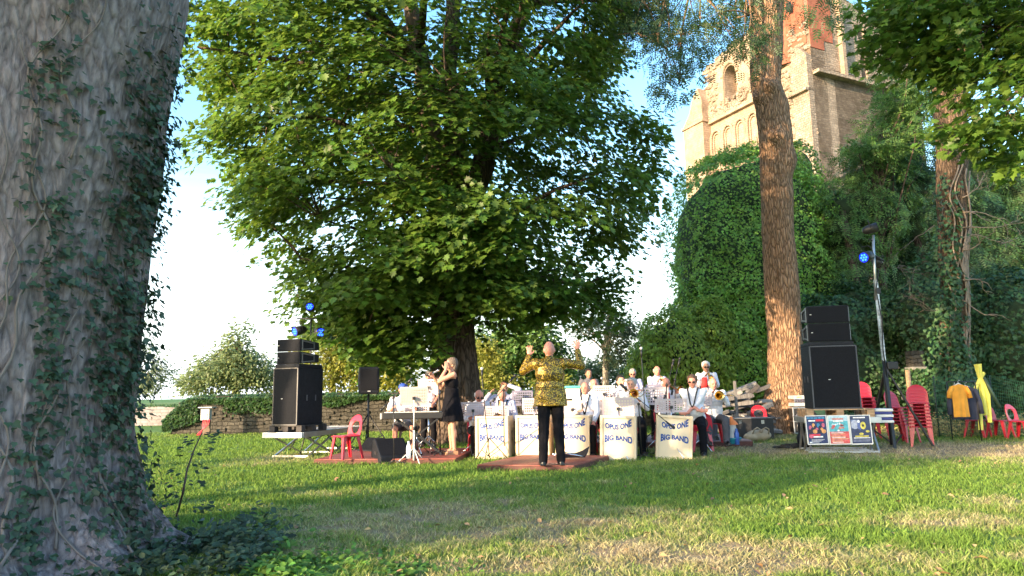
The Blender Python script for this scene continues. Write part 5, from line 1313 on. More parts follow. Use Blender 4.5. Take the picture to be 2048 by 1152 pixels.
for i, a in enumerate(MS):
    music_stand(a[0], a[1], a[2], a[3], a[4], a[5], a[6], a[7], a[8], a[9], a[10], paper={0: 'the large sunlit stand', 9: 'the stand of the fourth board', 7: 'the stand right of the conductor'}.get(i))

# ---- microphone stands
def mic_stand(foot, pole_top, ends, label, legs='tri', z=0., base_r=.26, thick=.009, mic=True, mlabel=None, piv=None, fh=.30):
    """pole from foot to pole_top (world points); ends: boom (tail, tip) or None"""
    r = thing('microphone_stand', label, 'microphone stand', foot); L0 = Vector(foot)
    mb = MB(); mb.tube([(0, 0, .05), Vector(pole_top)-L0], thick, 8); mb.build('pole', K_BLK, r)
    if legs == 'tri': tripod_legs(r, fh, base_r, .008, K_BLK, a0=.3, brace=.06)
    else: tripod_legs(r, .07, base_r, .010, K_BLK, a0=.2)
    tip = Vector(pole_top)
    if ends:
        a, b = Vector(ends[0]), Vector(ends[1]); mb = MB(); mb.tube([a-L0, b-L0], .007, 6); mb.build('boom', K_BLK, r)
        mb = MB(); mb.tube([a-L0, a.lerp(b, .16)-L0], .022, 8); mb.build('counterweight', K_BLK, r); tip = b
        mb = MB(); mb.ell(Vector(pole_top)-L0, .025); mb.build('clutch', K_BLK, r); d = (b-a).normalized()
    else: d = Vector((0, 0, 1))
    if mic:
        m = thing('microphone', mlabel or 'black microphone at the tip of the '+label.replace('black ', ''), 'microphone', tip)
        mb = MB(); mb.tube([(0, 0, 0), d*.13], [.012, .018], 10); mb.build('handle', K_BLK, m); mb = MB(); mb.ell(d*.155, .026); mb.build('head', K_GREY if not ends else K_BLK, m)
    return r
Y_ = 11.9; mic_stand(gnd(788, 930), pt(787, 795, Y_), (pt(824, 757, Y_+.1), pt(776, 806, Y_)), 'black boom stand leaning in front of the keyboard player', legs='flat', mlabel='black microphone pointing at the keyboard from the left')
Y_ = 11.2; mic_stand(gnd(979, 921), pt(964, 757, Y_), None, 'tall thin tripod stand before the board left of the conductor', mlabel='grey condenser microphone upright left of the conductor', thick=.008, base_r=.34, fh=.38)
Y_ = 11.5; mic_stand(gnd(1009, 916), pt(1007, 780, Y_), (pt(985, 803, Y_), pt(1018, 765, Y_+.1)), 'short boom stand just left of the conductor', legs='flat', mlabel='small microphone tipped up beside the conductor\'s left elbow')
Y_ = 11.4; mic_stand(gnd(1284, 918), pt(1277, 808, Y_), (pt(1240, 768, Y_), pt(1331, 842, Y_-.1)), 'boom stand between the two right-hand boards', legs='flat', mlabel='black microphone hanging before the last board on the right', base_r=.3)
Y_ = 11.9; mic_stand(gnd(1296, 913), pt(1283, 715, Y_), None, 'very tall thin stand behind the boom stand on the right', legs='flat', mlabel='tiny microphone on top of the very tall thin stand', thick=.008)
Y_ = 14.2; mic_stand(pt(1206, 800, Y_).xy.to_3d(), pt(1204, 772, Y_), None, 'black stand among the trumpets near the pale tree trunk', mlabel='black microphone in front of the pale tree trunk', thick=.010)
Y_ = 12.9; mic_stand(pt(1328, 800, Y_).xy.to_3d(), pt(1333, 770, Y_), (pt(1328, 800, Y_), pt(1343, 737, Y_)), 'slim stand reaching up right of the man with the red tie', mlabel='microphone of the slim stand, left of the paired ones')
Y_ = 13.4; mic_stand(pt(1346, 800, Y_).xy.to_3d(), pt(1350, 760, Y_), (pt(1343, 790, Y_), pt(1356, 733, Y_)), 'slim stand leaning right above the man in dark glasses', mlabel='microphone of the slim stand, right of the paired ones')

# ---- folded stand and black cloth at the foot of the third board
b0 = gnd(1118, 921, DP); r = thing('folded_stand', 'chrome folding stand lying against black cloth beside the conductor\'s feet', 'stand', gnd(1122, 916))
for a, b in (((1108, 912), (1124, 897)), ((1112, 896), (1128, 914)), ((1118, 893), (1122, 915)), ((1124, 905), (1165, 913)), ((1105, 908), (1130, 910))):
    p = pt(*a, 11.1)-r.location; q = pt(*b, 11.15)-r.location; mb = MB(); mb.tube([p, q], .012, 6); mb.build('tube', K_STL, r)
r = thing('cloth_bag', 'black cloth bag slumped before the third board', 'bag', gnd(1150, 914)); o0 = r.location
pl = [(1112, 915), (1118, 899), (1135, 905), (1150, 906), (1165, 901), (1179, 892), (1176, 903), (1170, 914)]
mb = MB(); a = [pt(x, y, 11.25)-o0 for x, y in pl]; b = [pt(x, y+1, 11.42)-o0 for x, y in pl]; n = len(pl)
mb.add(a+b, [tuple(range(n)), tuple(range(2*n-1, n-1, -1))]+[(i, n+i, n+(i+1) % n, (i+1) % n) for i in range(n)]); mb.build('fabric', K_CLOTH, r, bevel=.01)

# ---- keyboard on its stand
kb = pt(835, 831, 12.75); r = thing('keyboard', 'long black stage keyboard lying on an X-stand', 'keyboard', (kb.x, 12.75, kb.z), R(3))
mb = MB(); mb.box((0, 0, 0), (1.24, .30, .11)); mb.build('body', K_BLK, r, bevel=.012)
mb = MB()
for i in range(52): mb.box((-.58+i*.0222, .07, .064), (.0205, .14, .014))
mb.build('white_keys', K_WHT, r); mb = MB()
for i in range(51):
    if i % 7 not in (1, 4): mb.box((-.569+i*.0222, .045, .074), (.012, .09, .016))
mb.build('black_keys', K_BLK, r); mb = MB(); mb.box((-.632, 0, 0), (.03, .29, .105)); mb.build('end_cheek', K_GREY, r, bevel=.006)
r = thing('keyboard_stand', 'black folding X-stand under the keyboard', 'stand', (kb.x, 12.75, DP), R(3)); hz = kb.z-DP-.055
for y in (-.11, .11):
    for s in (-1, 1): mb = MB(); mb.bar((s*.42, y+s*.015, .02), (-s*.36, y+s*.015, hz-.012), .04, .025); mb.build('strut', K_BLK, r)
for x in (-.42, .42): mb = MB(); mb.bar((x, -.2, .02), (x, .2, .02), .035, .035); mb.build('foot', K_BLK, r)
for x in (-.36, .36): mb = MB(); mb.bar((x, -.17, hz-.02), (x, .17, hz-.02), .035, .035); mb.build('arm', K_BLK, r)
# piano stool, bottle
p = pt(815, 860, 13.4); r = thing('stool', 'black stool under the keyboard player', 'stool', (p.x, 13.4, DP)); mb = MB(); mb.box((0, 0, .44), (.42, .32, .07)); mb.build('seat', K_CLOTH, r, bevel=.02)
for sx in (-1, 1): mb = MB(); mb.bar((sx*.18, -.14, .02), (sx*.12, .12, .41), .025); mb.bar((sx*.18, .14, .02), (sx*.12, -.12, .41), .025); mb.build('leg', K_BLK, r)
p = gnd(817, 917, DP); r = thing('water_bottle', 'clear plastic water bottle on the platform edge below the large music stand', 'bottle', p)
gl = M('clear_plastic', (.75, .82, .88), .12, var=.02, spec=.8, trans=.5); mb = MB(); mb.lathe([(0, 0), (.036, .0), (.04, .02), (.036, .08), (.04, .1), (.04, .18), (.03, .22), (.015, .25), (.015, .27)], 12); mb.build('body', gl, r)
mb = MB(); mb.lathe([(.017, .262), (.017, .285), (0, .286)], 10); mb.build('cap', K_WHT, r)

# ---- electric box by the wall
p = pt(413, 866, 21.9); p.z = 0; r = thing('power_post', 'grey electric box on a short post by the wall, red cables hanging from it', 'electric box', p, R(-4)); 
mb = MB(); mb.box((0, 0, .28), (.22, .06, .56)); mb.build('post', M('post_wood', (.16, .12, .09), .9), r); mb = MB(); mb.box((0, -.07, .64), (.28, .16, .34)); mb.build('box', K_GREY, r, bevel=.01)
mb = MB(); mb.box((.02, -.06, .86), (.44, .30, .03)); mb.build('roof', M('roof_sheet', (.30, .34, .36), .5, .3), r); mb = MB(); mb.box((.03, -.156, .6), (.10, .02, .14)); mb.build('socket', K_WHT, r, bevel=.006)
for k in range(5):
    mb = MB(); x0 = -.04+.05*k; mb.tube([(x0, -.14, .5), (x0-.01, -.17, .35), (x0*.6-.03*k, -.19, .2), (-.1-.03*k, -.2, .02)], .016, 6); mb.build('cable', K_PINK, r)

# ---- right side: flight rack, amplifier, cases, lantern, bags, timber
p = gnd(1603, 868); r = thing('flight_case', 'upright black flight case with steel edges at the foot of the lone trunk', 'flight case', p, R(-6)); w, d, h = .46, .5, .62
mb = MB(); mb.box((0, 0, h/2+.03), (w, d, h)); mb.build('body', K_BLK, r, bevel=.005); mb = MB()
for sx in (-1, 1):
    for sy in (-1, 1): mb.box((sx*w/2, sy*d/2, h/2+.03), (.03, .03, h+.01))
for z in (.03, h*.52, h+.03):
    for sy in (-1, 1): mb.box((0, sy*(d/2+.002), z), (w, .02, .03))
    for sx in (-1, 1): mb.box((sx*(w/2+.002), 0, z), (.02, d, .03))
mb.build('edge_trim', K_ALU, r, bevel=.003); mb = MB()
for x, z in ((-.12, .2), (.12, .2), (-.12, .46), (.12, .46)): mb.box((x, -d/2-.01, z), (.08, .012, .09))
mb.build('latch', K_STL, r, bevel=.004); mb = MB(); mb.box((0, -d/2-.012, .33), (.16, .01, .07)); mb.build('cable_label', K_WHT, r)
r = thing('amplifier', 'silver-fronted amplifier rack with yellow stripes on top of the flight case', 'amplifier', p+Vector((0.03, 0, .68)), R(-3))
for k, (z, m) in enumerate(((.05, K_GREY), (.14, K_STL), (.23, K_GREY))): mb = MB(); mb.box((0, 0, z), (.44, .44, .085)); mb.build('unit', m, r, bevel=.005)
mb = MB(); mb.box((.12, -.225, .185), (.16, .01, .03)); mb.box((-.1, -.225, .235), (.12, .01, .02)); mb.build('stripe', M('yellow_tape', (.75, .62, .05), .5), r)
mb = MB()
for k in range(7): mb.ell((-.18+.06*k, -.228, .14), .012, seg=8, rings=6)
mb.build('knob', K_BLK, r)
p = gnd(1612, 897); r = thing('instrument_case', 'black rounded instrument case standing left of the posters', 'case', p, R(10))
mb = MB(); mb.ell((0, 0, .17), (.17, .14, .17), seg=16, rings=10); mb.ell((.0, 0, .40), (.13, .11, .16), seg=16, rings=10); mb.tube([(0, 0, .2), (0, 0, .4)], [.13, .10], 14); o = mb.build('shell', K_BOX, r); remesh(o, .018, 4)
mb = MB(); mb.tube([(-.05, -.13, .28), (0, -.16, .31), (.05, -.13, .28)], .012, 6); mb.build('handle', K_GREY, r); mb = MB(); mb.box((0.02, -.128, .42), (.07, .01, .02)); mb.box((0, -.15, .16), (.1, .01, .018)); mb.build('clasp', K_GREY, r)
p = gnd(1578, 897); r = thing('cable_heap', 'loose heap of black cable on the grass left of the round case', 'cable', p)
for k in range(5):
    mb = MB(); a0 = k*1.3; mb.tube([((.16+.05*math.sin(3*t+k))*1.5*math.cos(t+a0)+.05*k, .16*math.sin(t+a0), .015+.012*k+.02*abs(math.sin(2*t))) for t in [i*.35 for i in range(17)]], .011, 5); mb.build('cable_loop', K_CABLE, r)
p = gnd(1520, 883); r = thing('road_case', 'long black flight trunk on the ground before the timber heap', 'case', (p.x, 16.3, 0), R(-3))
mb = MB(); mb.box((0, 0, .24), (.98, .5, .48)); mb.build('body', K_BLK, r, bevel=.01); mb = MB(); mb.box((0, 0, .485), (1.0, .52, .02)); mb.build('lid', M('case_lid', (.16, .17, .18), .5), r, bevel=.004)
for x in (-.25, .25): mb = MB(); mb.box((x, -.256, .4), (.07, .01, .08)); mb.build('latch', K_STL, r)
p = gnd(1518, 882); r = thing('canvas_bag', 'tan canvas bag with loop handles in front of the flight trunk', 'bag', p, R(8)); M_TAN = M('tan_canvas', (.42, .33, .22), .9, var=.2, bump=.4, bscale=18)
mb = MB(); mb.ell((0, 0, .12), (.30, .14, .13), seg=18, rings=10); mb.ell((-.2, -.02, .09), (.16, .14, .10)); mb.ell((.1, .0, .17), (.14, .1, .09)); o = mb.build('body', M_TAN, r); remesh(o, .018, 3)
for x in (-.1, .1): mb = MB(); mb.tube([(x-.09, -.1, .15), (x-.07, -.15, .26), (x, -.16, .30), (x+.07, -.15, .26), (x+.09, -.1, .15)], .014, 6); mb.build('handle', M_TAN, r)
p = gnd(1466, 888, RZR); r = thing('lantern', 'camping lantern with orange top and teal bowl on the riser end', 'lantern', p)
mb = MB(); mb.lathe([(0, 0), (.09, .0), (.10, .02), (.155, .10), (.165, .125), (.15, .125), (.09, .03)], 18); mb.build('bowl', M('teal_plastic', (.02, .22, .30), .4), r)
mb = MB(); mb.lathe([(.105, .06), (.10, .12), (.07, .36), (.06, .37), (0, .37)], 18); mb.build('bottle', M('milky', (.72, .70, .66), .4, trans=.3), r)
mb = MB(); mb.lathe([(.115, .36), (.11, .38), (.06, .44), (.03, .46), (.028, .50), (0, .51)], 16); mb.build('cap', M('orange_plastic', (.80, .22, .05), .45), r)
p = gnd(1492, 893, RZR); r = thing('water_bottle', 'blue water bottle standing behind the lantern', 'bottle', p+Vector((0, .5, 0))); mb = MB(); mb.lathe([(0, 0), (.045, 0), (.045, .2), (.02, .26), (.02, .29), (0, .29)], 12); mb.build('body', M('blue_plastic', (.05, .14, .5), .3), r)
# timber heap
GT = [M('timber_%d' % i, c, .85, var=.3, scale=4, bump=.4, bscale=30, stretch=(6, 6, 1)) for i, c in enumerate([(.17, .16, .155), (.10, .095, .095), (.27, .26, .25), (.06, .055, .055)])]
rnd = random.Random(3)
for i in range(46):
    Y_ = rnd.uniform(17.4, 18.6); px = rnd.uniform(1432, 1545); lvl = rnd.random(); zmax = .55+.55*min(1, (px-1425)/50); z = .08+lvl*zmax
    L_ = rnd.uniform(.4, .95); yaw = rnd.gauss(0, .35); pit = rnd.gauss(.05, .22) if lvl < .7 else rnd.gauss(.25, .35); c = pt(px, 800, Y_)
    gi = rnd.randrange(4); mb = MB(); mb.box((0, 0, 0), (L_, rnd.uniform(.08, .2), rnd.uniform(.04, .10))); o = mb.build('timber', GT[gi], None, bevel=.008); o.location = (c.x, Y_, z); o.rotation_euler = (rnd.gauss(0, .2), -pit, yaw)
    tag(o, '%s %s timber %s, %s on the timber heap\'s %s side' % ('long' if L_ > .68 else 'short', ['mid-grey', 'dark grey', 'pale grey', 'blackish'][gi], 'rising rightward' if pit > .12 else ('falling rightward' if pit < -.12 else 'lying level'), 'at the foot' if lvl < .33 else ('half-way up' if lvl < .66 else 'near the top'), 'left' if px < 1490 else 'right'), 'timber', 'timbers heaped behind the band')
o = MB(); c = pt(1473, 800, 16.9); o.bar((c.x, 16.9, 0), (c.x-.02, 16.9, pt(1473, 762, 16.9).z), .06, .06); o = o.build('wooden_post', GT[0], None, c, bevel=.005)
o.location = c; tag(o, 'slim grey upright post in front of the timber heap', 'post')

# ---- clothes on the fence, yellow trestle, netting
def garment(root, name, c, w, h, mat, sleeve=.16, th=.05, o0=None, wav=.012):
    vs = []; n = 14; rows = 12
    for s in (-1, 1):
        for j in range(rows+1):
            t = j/rows
            for i in range(n+1):
                u = -1+2*i/n; ww = w/2*(1-.06*math.sin(t*3)); x = u*ww; z = h/2-t*h-(.05*abs(u)**1.5 if j == 0 else 0)
                y = s*th*(1-abs(u)**3)*(.6+.4*t)+wav*math.sin(u*9+t*2)*t; vs.append((x, y, z))
    N_ = (n+1)*(rows+1); fs = []
    for s in (0, 1):
        for j in range(rows):
            for i in range(n):
                a = s*N_+j*(n+1)+i; f = (a, a+1, a+n+2, a+n+1); fs.append(f if s else f[::-1])
    mb = MB(); mb.add([Vector(v)+Vector(c) for v in vs], fs, 0, True); 
    for sx in (-1, 1):
        mb.tube([Vector(c)+Vector((sx*(w/2-.03), 0, h/2-.06)), Vector(c)+Vector((sx*(w/2+.03), 0, h/2-.06-sleeve*.5)), Vector(c)+Vector((sx*(w/2+.05), 0, h/2-.06-sleeve))], [.045, .047, .046], 10)
    return mb.build(name, mat, root)
Yc = 14.6; p = pt(1921, 765, Yc); zr = pt(1921, 766, Yc).z
def hanging(px, py, w, h, mat, label, cat, sleeve, Y=Yc, nm='shirt', yaw=0.):
    c = pt(px, py, Y); r = thing(nm, label, cat, c, yaw); garment(r, 'fabric', (0, 0, 0), w, h, mat, sleeve)
    mb = MB(); mb.tube([(-w*.36, 0, h/2-.05), (0, 0, h/2+.02), (w*.36, 0, h/2-.05)], .012, 6); mb.tube([(0, 0, h/2+.02), (0, 0, h/2+.06), (.02, 0, h/2+.085), (.04, 0, h/2+.07)], .004, 5); mb.build('hanger', K_WHT, r); return r
hanging(1920, 801, .33, .66, M('orange_cloth', (.72, .32, .035), .85, var=.15, bump=.3, bscale=20), 'bright orange T-shirt on a white hanger', 'T-shirt', .22, 14.5)
hanging(1912, 806, .40, .66, M('navy_cloth', (.035, .04, .07), .85, var=.2, bump=.3, bscale=20), 'dark jacket hanging behind the orange T-shirt, nearer the chair stacks', 'jacket', .5, 14.65, 'jacket', .5)
hanging(1934, 806, .38, .68, M('navy_cloth', (.035, .04, .07), .85), 'dark jacket hanging behind the orange T-shirt, nearer the yellow straps', 'jacket', .5, 14.8, 'jacket', -.5)
mb = MB(); a = pt(1893, 764, 14.7); b = pt(1950, 764, 14.7); 
r = thing('clothes_rail', 'thin dark rail carrying the orange T-shirt and the jackets', 'rail', (a.x, 14.7, 0)); mb.tube([(0, 0, a.z), (b.x-a.x, 0, a.z)], .014, 6); mb.build('bar', K_BLK, r)
for x in (0, b.x-a.x): mb = MB(); mb.tube([(x, 0, 0), (x, 0, a.z)], .012, 6); mb.build('upright', K_BLK, r)
Yy = 14.9; b0 = pt(1960, 800, Yy); r = thing('trestle', 'bright yellow strapped poles standing like a trestle among the chairs', 'trestle', (b0.x, Yy, 0)); o0 = r.location; K_YEL = M('yellow_paint', (.70, .66, .12), .6, var=.1)
for pts_, w in (([(1955, 728), (1961, 760), (1966, 800), (1972, 830)], [.16, .09, .12, .1]), ([(1967, 745), (1952, 775), (1944, 800)], [.08, .08, .09]), ([(1962, 757), (1975, 790), (1980, 845)], [.09, .1, .09]), ([(1958, 800), (1962, 860)], [.1, .1])):
    mb = MB(); ps = [pt(x, y, Yy)-o0 for x, y in pts_]
    mb.tube(ps, [q*.5 for q in w], 6, sm=False); mb.build('pole', K_YEL, r)
mb = MB(); mb.tube([pt(1968, 755, Yy-.05)-o0, pt(2000, 815, Yy-.05)-o0], .03, 8); mb.build('strut', M('green_rod', (.03, .06, .04), .6), r)
# netting with posts
r = thing('garden_netting', 'green plastic garden netting strung along the dark bank', 'fence', (pt(1880, 800, 15.6).x, 15.6, 0)); o0 = r.location
x0, x1 = pt(1868, 800, 15.6).x, pt(2100, 800, 15.6).x; K_NET = M('green_net', (.03, .14, .07), .6)
mb = MB(); nx_ = 58; nz_ = 18
def zn(t): return 1.28+.10*math.sin(t*5)-.18*max(0, t-.6)
for i in range(nx_+1):
    t = i/nx_; x = x0+(x1-x0)*t; mb.tube([(x-o0.x, .02*math.sin(t*20), .02), (x-o0.x+.02*math.sin(t*9), .04*math.sin(t*14), zn(t)*.5), (x-o0.x, .02*math.sin(t*20), zn(t))], .0035, 3, cap=False)
for j in range(nz_+1):
    mb.tube([((x0+(x1-x0)*i/nx_)-o0.x, .02*math.sin(i/nx_*20), .02+(zn(i/nx_)-.02)*j/nz_) for i in range(0, nx_+1, 2)], .0035, 3, cap=False)
mb.build('net', K_NET, r)
for px in (1872, 1985, 2075): c = pt(px, 800, 15.65); mb = MB(); mb.tube([(c.x-o0.x, .06, 0), (c.x-o0.x, .06, 1.35)], .018, 6); mb.build('stake', K_BLK, r)
c = pt(1821, 800, 17.0); o = MB(); o.tube([(0, 0, 0), (0.0, 0, pt(1821, 740, 17).z)], .055, 10); o = o.build('round_post', K_WOOD); o.location = (c.x, 17, 0); tag(o, 'round pale wooden post behind the tall chair stack', 'post')
c = pt(1838, 800, 19.6); r = thing('stone_pillar', 'pale stone pillar glimpsed between the ivy and the right trunk', 'pillar', (c.x, 19.6, 0)); mb = MB(); mb.box((0, 0, 1.05), (.34, .34, 2.1)); mb.build('shaft', S_WALL, r, bevel=.01); mb = MB(); mb.box((0, 0, 1.62), (.42, .40, .08)); mb.build('cap', M('pale_cap', (.26, .25, .22), .8), r, bevel=.01)
k = 900; q = np.stack([rng.normal(0, .28, k), -.22-.15*rng.random(k), 1.6*rng.random(k)], 1); leaves('ivy', T_IVY, q, rng.normal(0, .5, (k, 3))+np.array([[0, -1, .5]]), rng.normal(0, .5, (k, 3))+np.array([[0, 0, -1.]]), .12, L_DEEP, r)
# crates and sheet beside/behind
p = pt(1762, 835, 13.4); r = thing('folded_banner', 'blue and white striped folded fabric on the stage table right of the pallet', 'fabric', RT+RM @ Vector((1.40, .62, .50)), RA)
for k, m in enumerate((K_WHT, M('navy_stripe', (.05, .06, .22), .7), K_WHT, M('navy_stripe', (.05, .06, .22), .7), K_WHT)): mb = MB(); mb.box((0.01*(-1)**k, 0, .025+.05*k), (.30, .42, .048)); mb.build('fold', m, r, bevel=.015)
p = gnd(2000, 862); r = thing('plastic_sheet', 'crumpled clear plastic sheeting behind the row of chairs', 'sheet', (p.x, 15.2, 0)); vs = []; nn = 16
for i in range(nn+1):
    for j in range(nn+1): x = -.55+1.1*i/nn; y = -.3+.6*j/nn; vs.append((x, y, max(0.01, .62*math.exp(-(x*1.8)**2-(y*2.2)**2)+.14*noise.noise(Vector((x*4, y*4, 1)))+.05*noise.noise(Vector((x*11, y*11, 2))))))
mb = MB(); mb.add(vs, [(i*(nn+1)+j, (i+1)*(nn+1)+j, (i+1)*(nn+1)+j+1, i*(nn+1)+j+1) for i in range(nn) for j in range(nn)], 0, False); o = mb.build('sheet', M('plastic_film', (.42, .45, .47), .3, var=.2, trans=.3), r)
p = gnd(1418, 905); chair_at((p.x-.05, p.y+.25, 0), R(170), 'red chair behind the last board, under the man in dark glasses')
# ================================================================ PEOPLE
SK1 = M('skin_warm', (.56, .29, .20), .5, var=.08, scale=20); SK2 = M('skin_pink', (.60, .25, .18), .5, var=.10, scale=20); SK3 = M('skin_tan', (.40, .21, .14), .5, var=.1, scale=20)
C_WH = M('shirt_white', (.74, .72, .76), .75, var=.04, bump=.5, bscale=14); C_LIL = M('shirt_lilac', (.44, .45, .60), .75, var=.06, bump=.5, bscale=14)
C_GR = M('shirt_grey', (.12, .12, .14), .8, var=.1, bump=.4, bscale=14); C_BL = M('black_trousers', (.007, .007, .010), .9, spec=.15, var=.3, bump=.6, bscale=10); C_GT = M('grey_trousers', (.07, .07, .085), .8, var=.2, bump=.5, bscale=10)
C_DR = M('black_dress', (.005, .005, .008), .9, spec=.15, var=.3, bump=.5, bscale=10); C_SH = M('shoe_black', (.008, .008, .008), .35); C_TAN = M('sandal', (.40, .22, .12), .5)
H_GR = M('hair_grey', (.36, .34, .32), .7, var=.3, scale=40, bump=.8, bscale=60); H_BR = M('hair_brown', (.11, .065, .04), .7, var=.4, scale=40, bump=.8, bscale=60); H_BK = M('hair_dark', (.02, .015, .013), .6, var=.3, bump=.6, bscale=60)
H_WH = M('hair_white', (.60, .57, .54), .7, var=.2, scale=40, bump=.8, bscale=60); H_BD = M('hair_ashblond', (.15, .11, .085), .65, var=.4, scale=40, bump=.8, bscale=60)
K_EYE = M('eye_dark', (.015, .012, .012), .3); K_LIP = M('lip', (.33, .10, .09), .5); K_STRAP = M('strap_black', (.012, .012, .014), .6)
def gold_mat():
    m = M('gold_jacket', (.46, .30, .03), .36, .4, var=.1); nt = m.node_tree; N = nt.nodes; L = nt.links; b = N['Principled BSDF']
    t = N.new('ShaderNodeTexCoord'); nn = N.new('ShaderNodeTexNoise'); nn.inputs['Scale'].default_value = 14; L.new(t.outputs['Object'], nn.inputs['Vector'])
    mv = N.new('ShaderNodeMix'); mv.data_type = 'VECTOR'; mv.inputs[0].default_value = .12; L.new(t.outputs['Object'], mv.inputs[4]); L.new(nn.outputs['Color'], mv.inputs[5])
    v = N.new('ShaderNodeTexVoronoi'); v.inputs['Scale'].default_value = 55; L.new(mv.outputs[1], v.inputs['Vector'])
    w = N.new('ShaderNodeTexNoise'); w.inputs['Scale'].default_value = 75; w.inputs['Detail'].default_value = 3; L.new(t.outputs['Object'], w.inputs['Vector'])
    a = N.new('ShaderNodeMath'); a.operation = 'ADD'; L.new(v.outputs['Distance'], a.inputs[0]); L.new(w.outputs['Fac'], a.inputs[1])
    r = N.new('ShaderNodeValToRGB'); e = r.color_ramp.elements; e[0].position = .86; e[0].color = (.50, .33, .035, 1); e[1].position = 1.10; e[1].color = (.07, .045, .012, 1)
    L.new(a.outputs[0], r.inputs[0]); L.new(r.outputs[0], b.inputs['Base Color']); return m
C_GOLD = gold_mat()

TEX = bpy.data.textures.new('folds', 'CLOUDS'); TEX.noise_scale = .085; TEX.noise_depth = 2
def cloth(ob, vox, it=3, st=.022):
    remesh(ob, vox, it); d = ob.modifiers.new('d', 'DISPLACE'); d.texture = TEX; d.strength = st; d.mid_level = .5; d.texture_coords = 'LOCAL'; bake(ob)
def ik(S, W, a, b, pole):
    d = W-S; L_ = min(d.length, (a+b)*.995); d = d.normalized(); W = S+d*L_; x = (a*a-b*b+L_*L_)/(2*L_); h = math.sqrt(max(a*a-x*x, 1e-6))
    p = Vector(pole); p = (p-d*p.dot(d)).normalized(); return S+d*x+p*h, W
def hand(mb, W, d, pn, side, s=1., curl=.35, spread=.10):
    """palm + five fingers; d = along the hand, pn = palm normal, side = towards the thumb"""
    d = Vector(d).normalized(); pn = Vector(pn); pn = (pn-d*pn.dot(d)).normalized(); t = d.cross(pn).normalized()*side
    rt = Matrix((t, pn, d)).transposed()
    mb.ell(W+d*.045*s, (.040*s, .017*s, .052*s), rt, 10, 8); mb.caps(W-d*.03, W+d*.02, .025*s, .024*s)
    for i, (off, L_) in enumerate(((.030, .072), (.010, .080), (-.010, .076), (-.029, .060))):
        f0 = W+d*.080*s+t*off*s; fd = (d+t*(off/.03)*spread+pn*curl*.3).normalized(); f1 = f0+fd*L_*.5*s; fd2 = (fd+pn*curl).normalized(); f2 = f1+fd2*L_*.5*s
        mb.caps(f0, f1, .0095*s, .0088*s, seg=8); mb.caps(f1, f2, .0088*s, .0075*s, seg=8)
    f0 = W+d*.03*s+t*.032*s; f1 = f0+(t*.75+d*.6+pn*.2).normalized()*.038*s; f2 = f1+(t*.35+d*.9+pn*.35).normalized()*.032*s
    mb.caps(f0, f1, .0125*s, .0105*s, seg=8); mb.caps(f1, f2, .0105*s, .0085*s, seg=8)

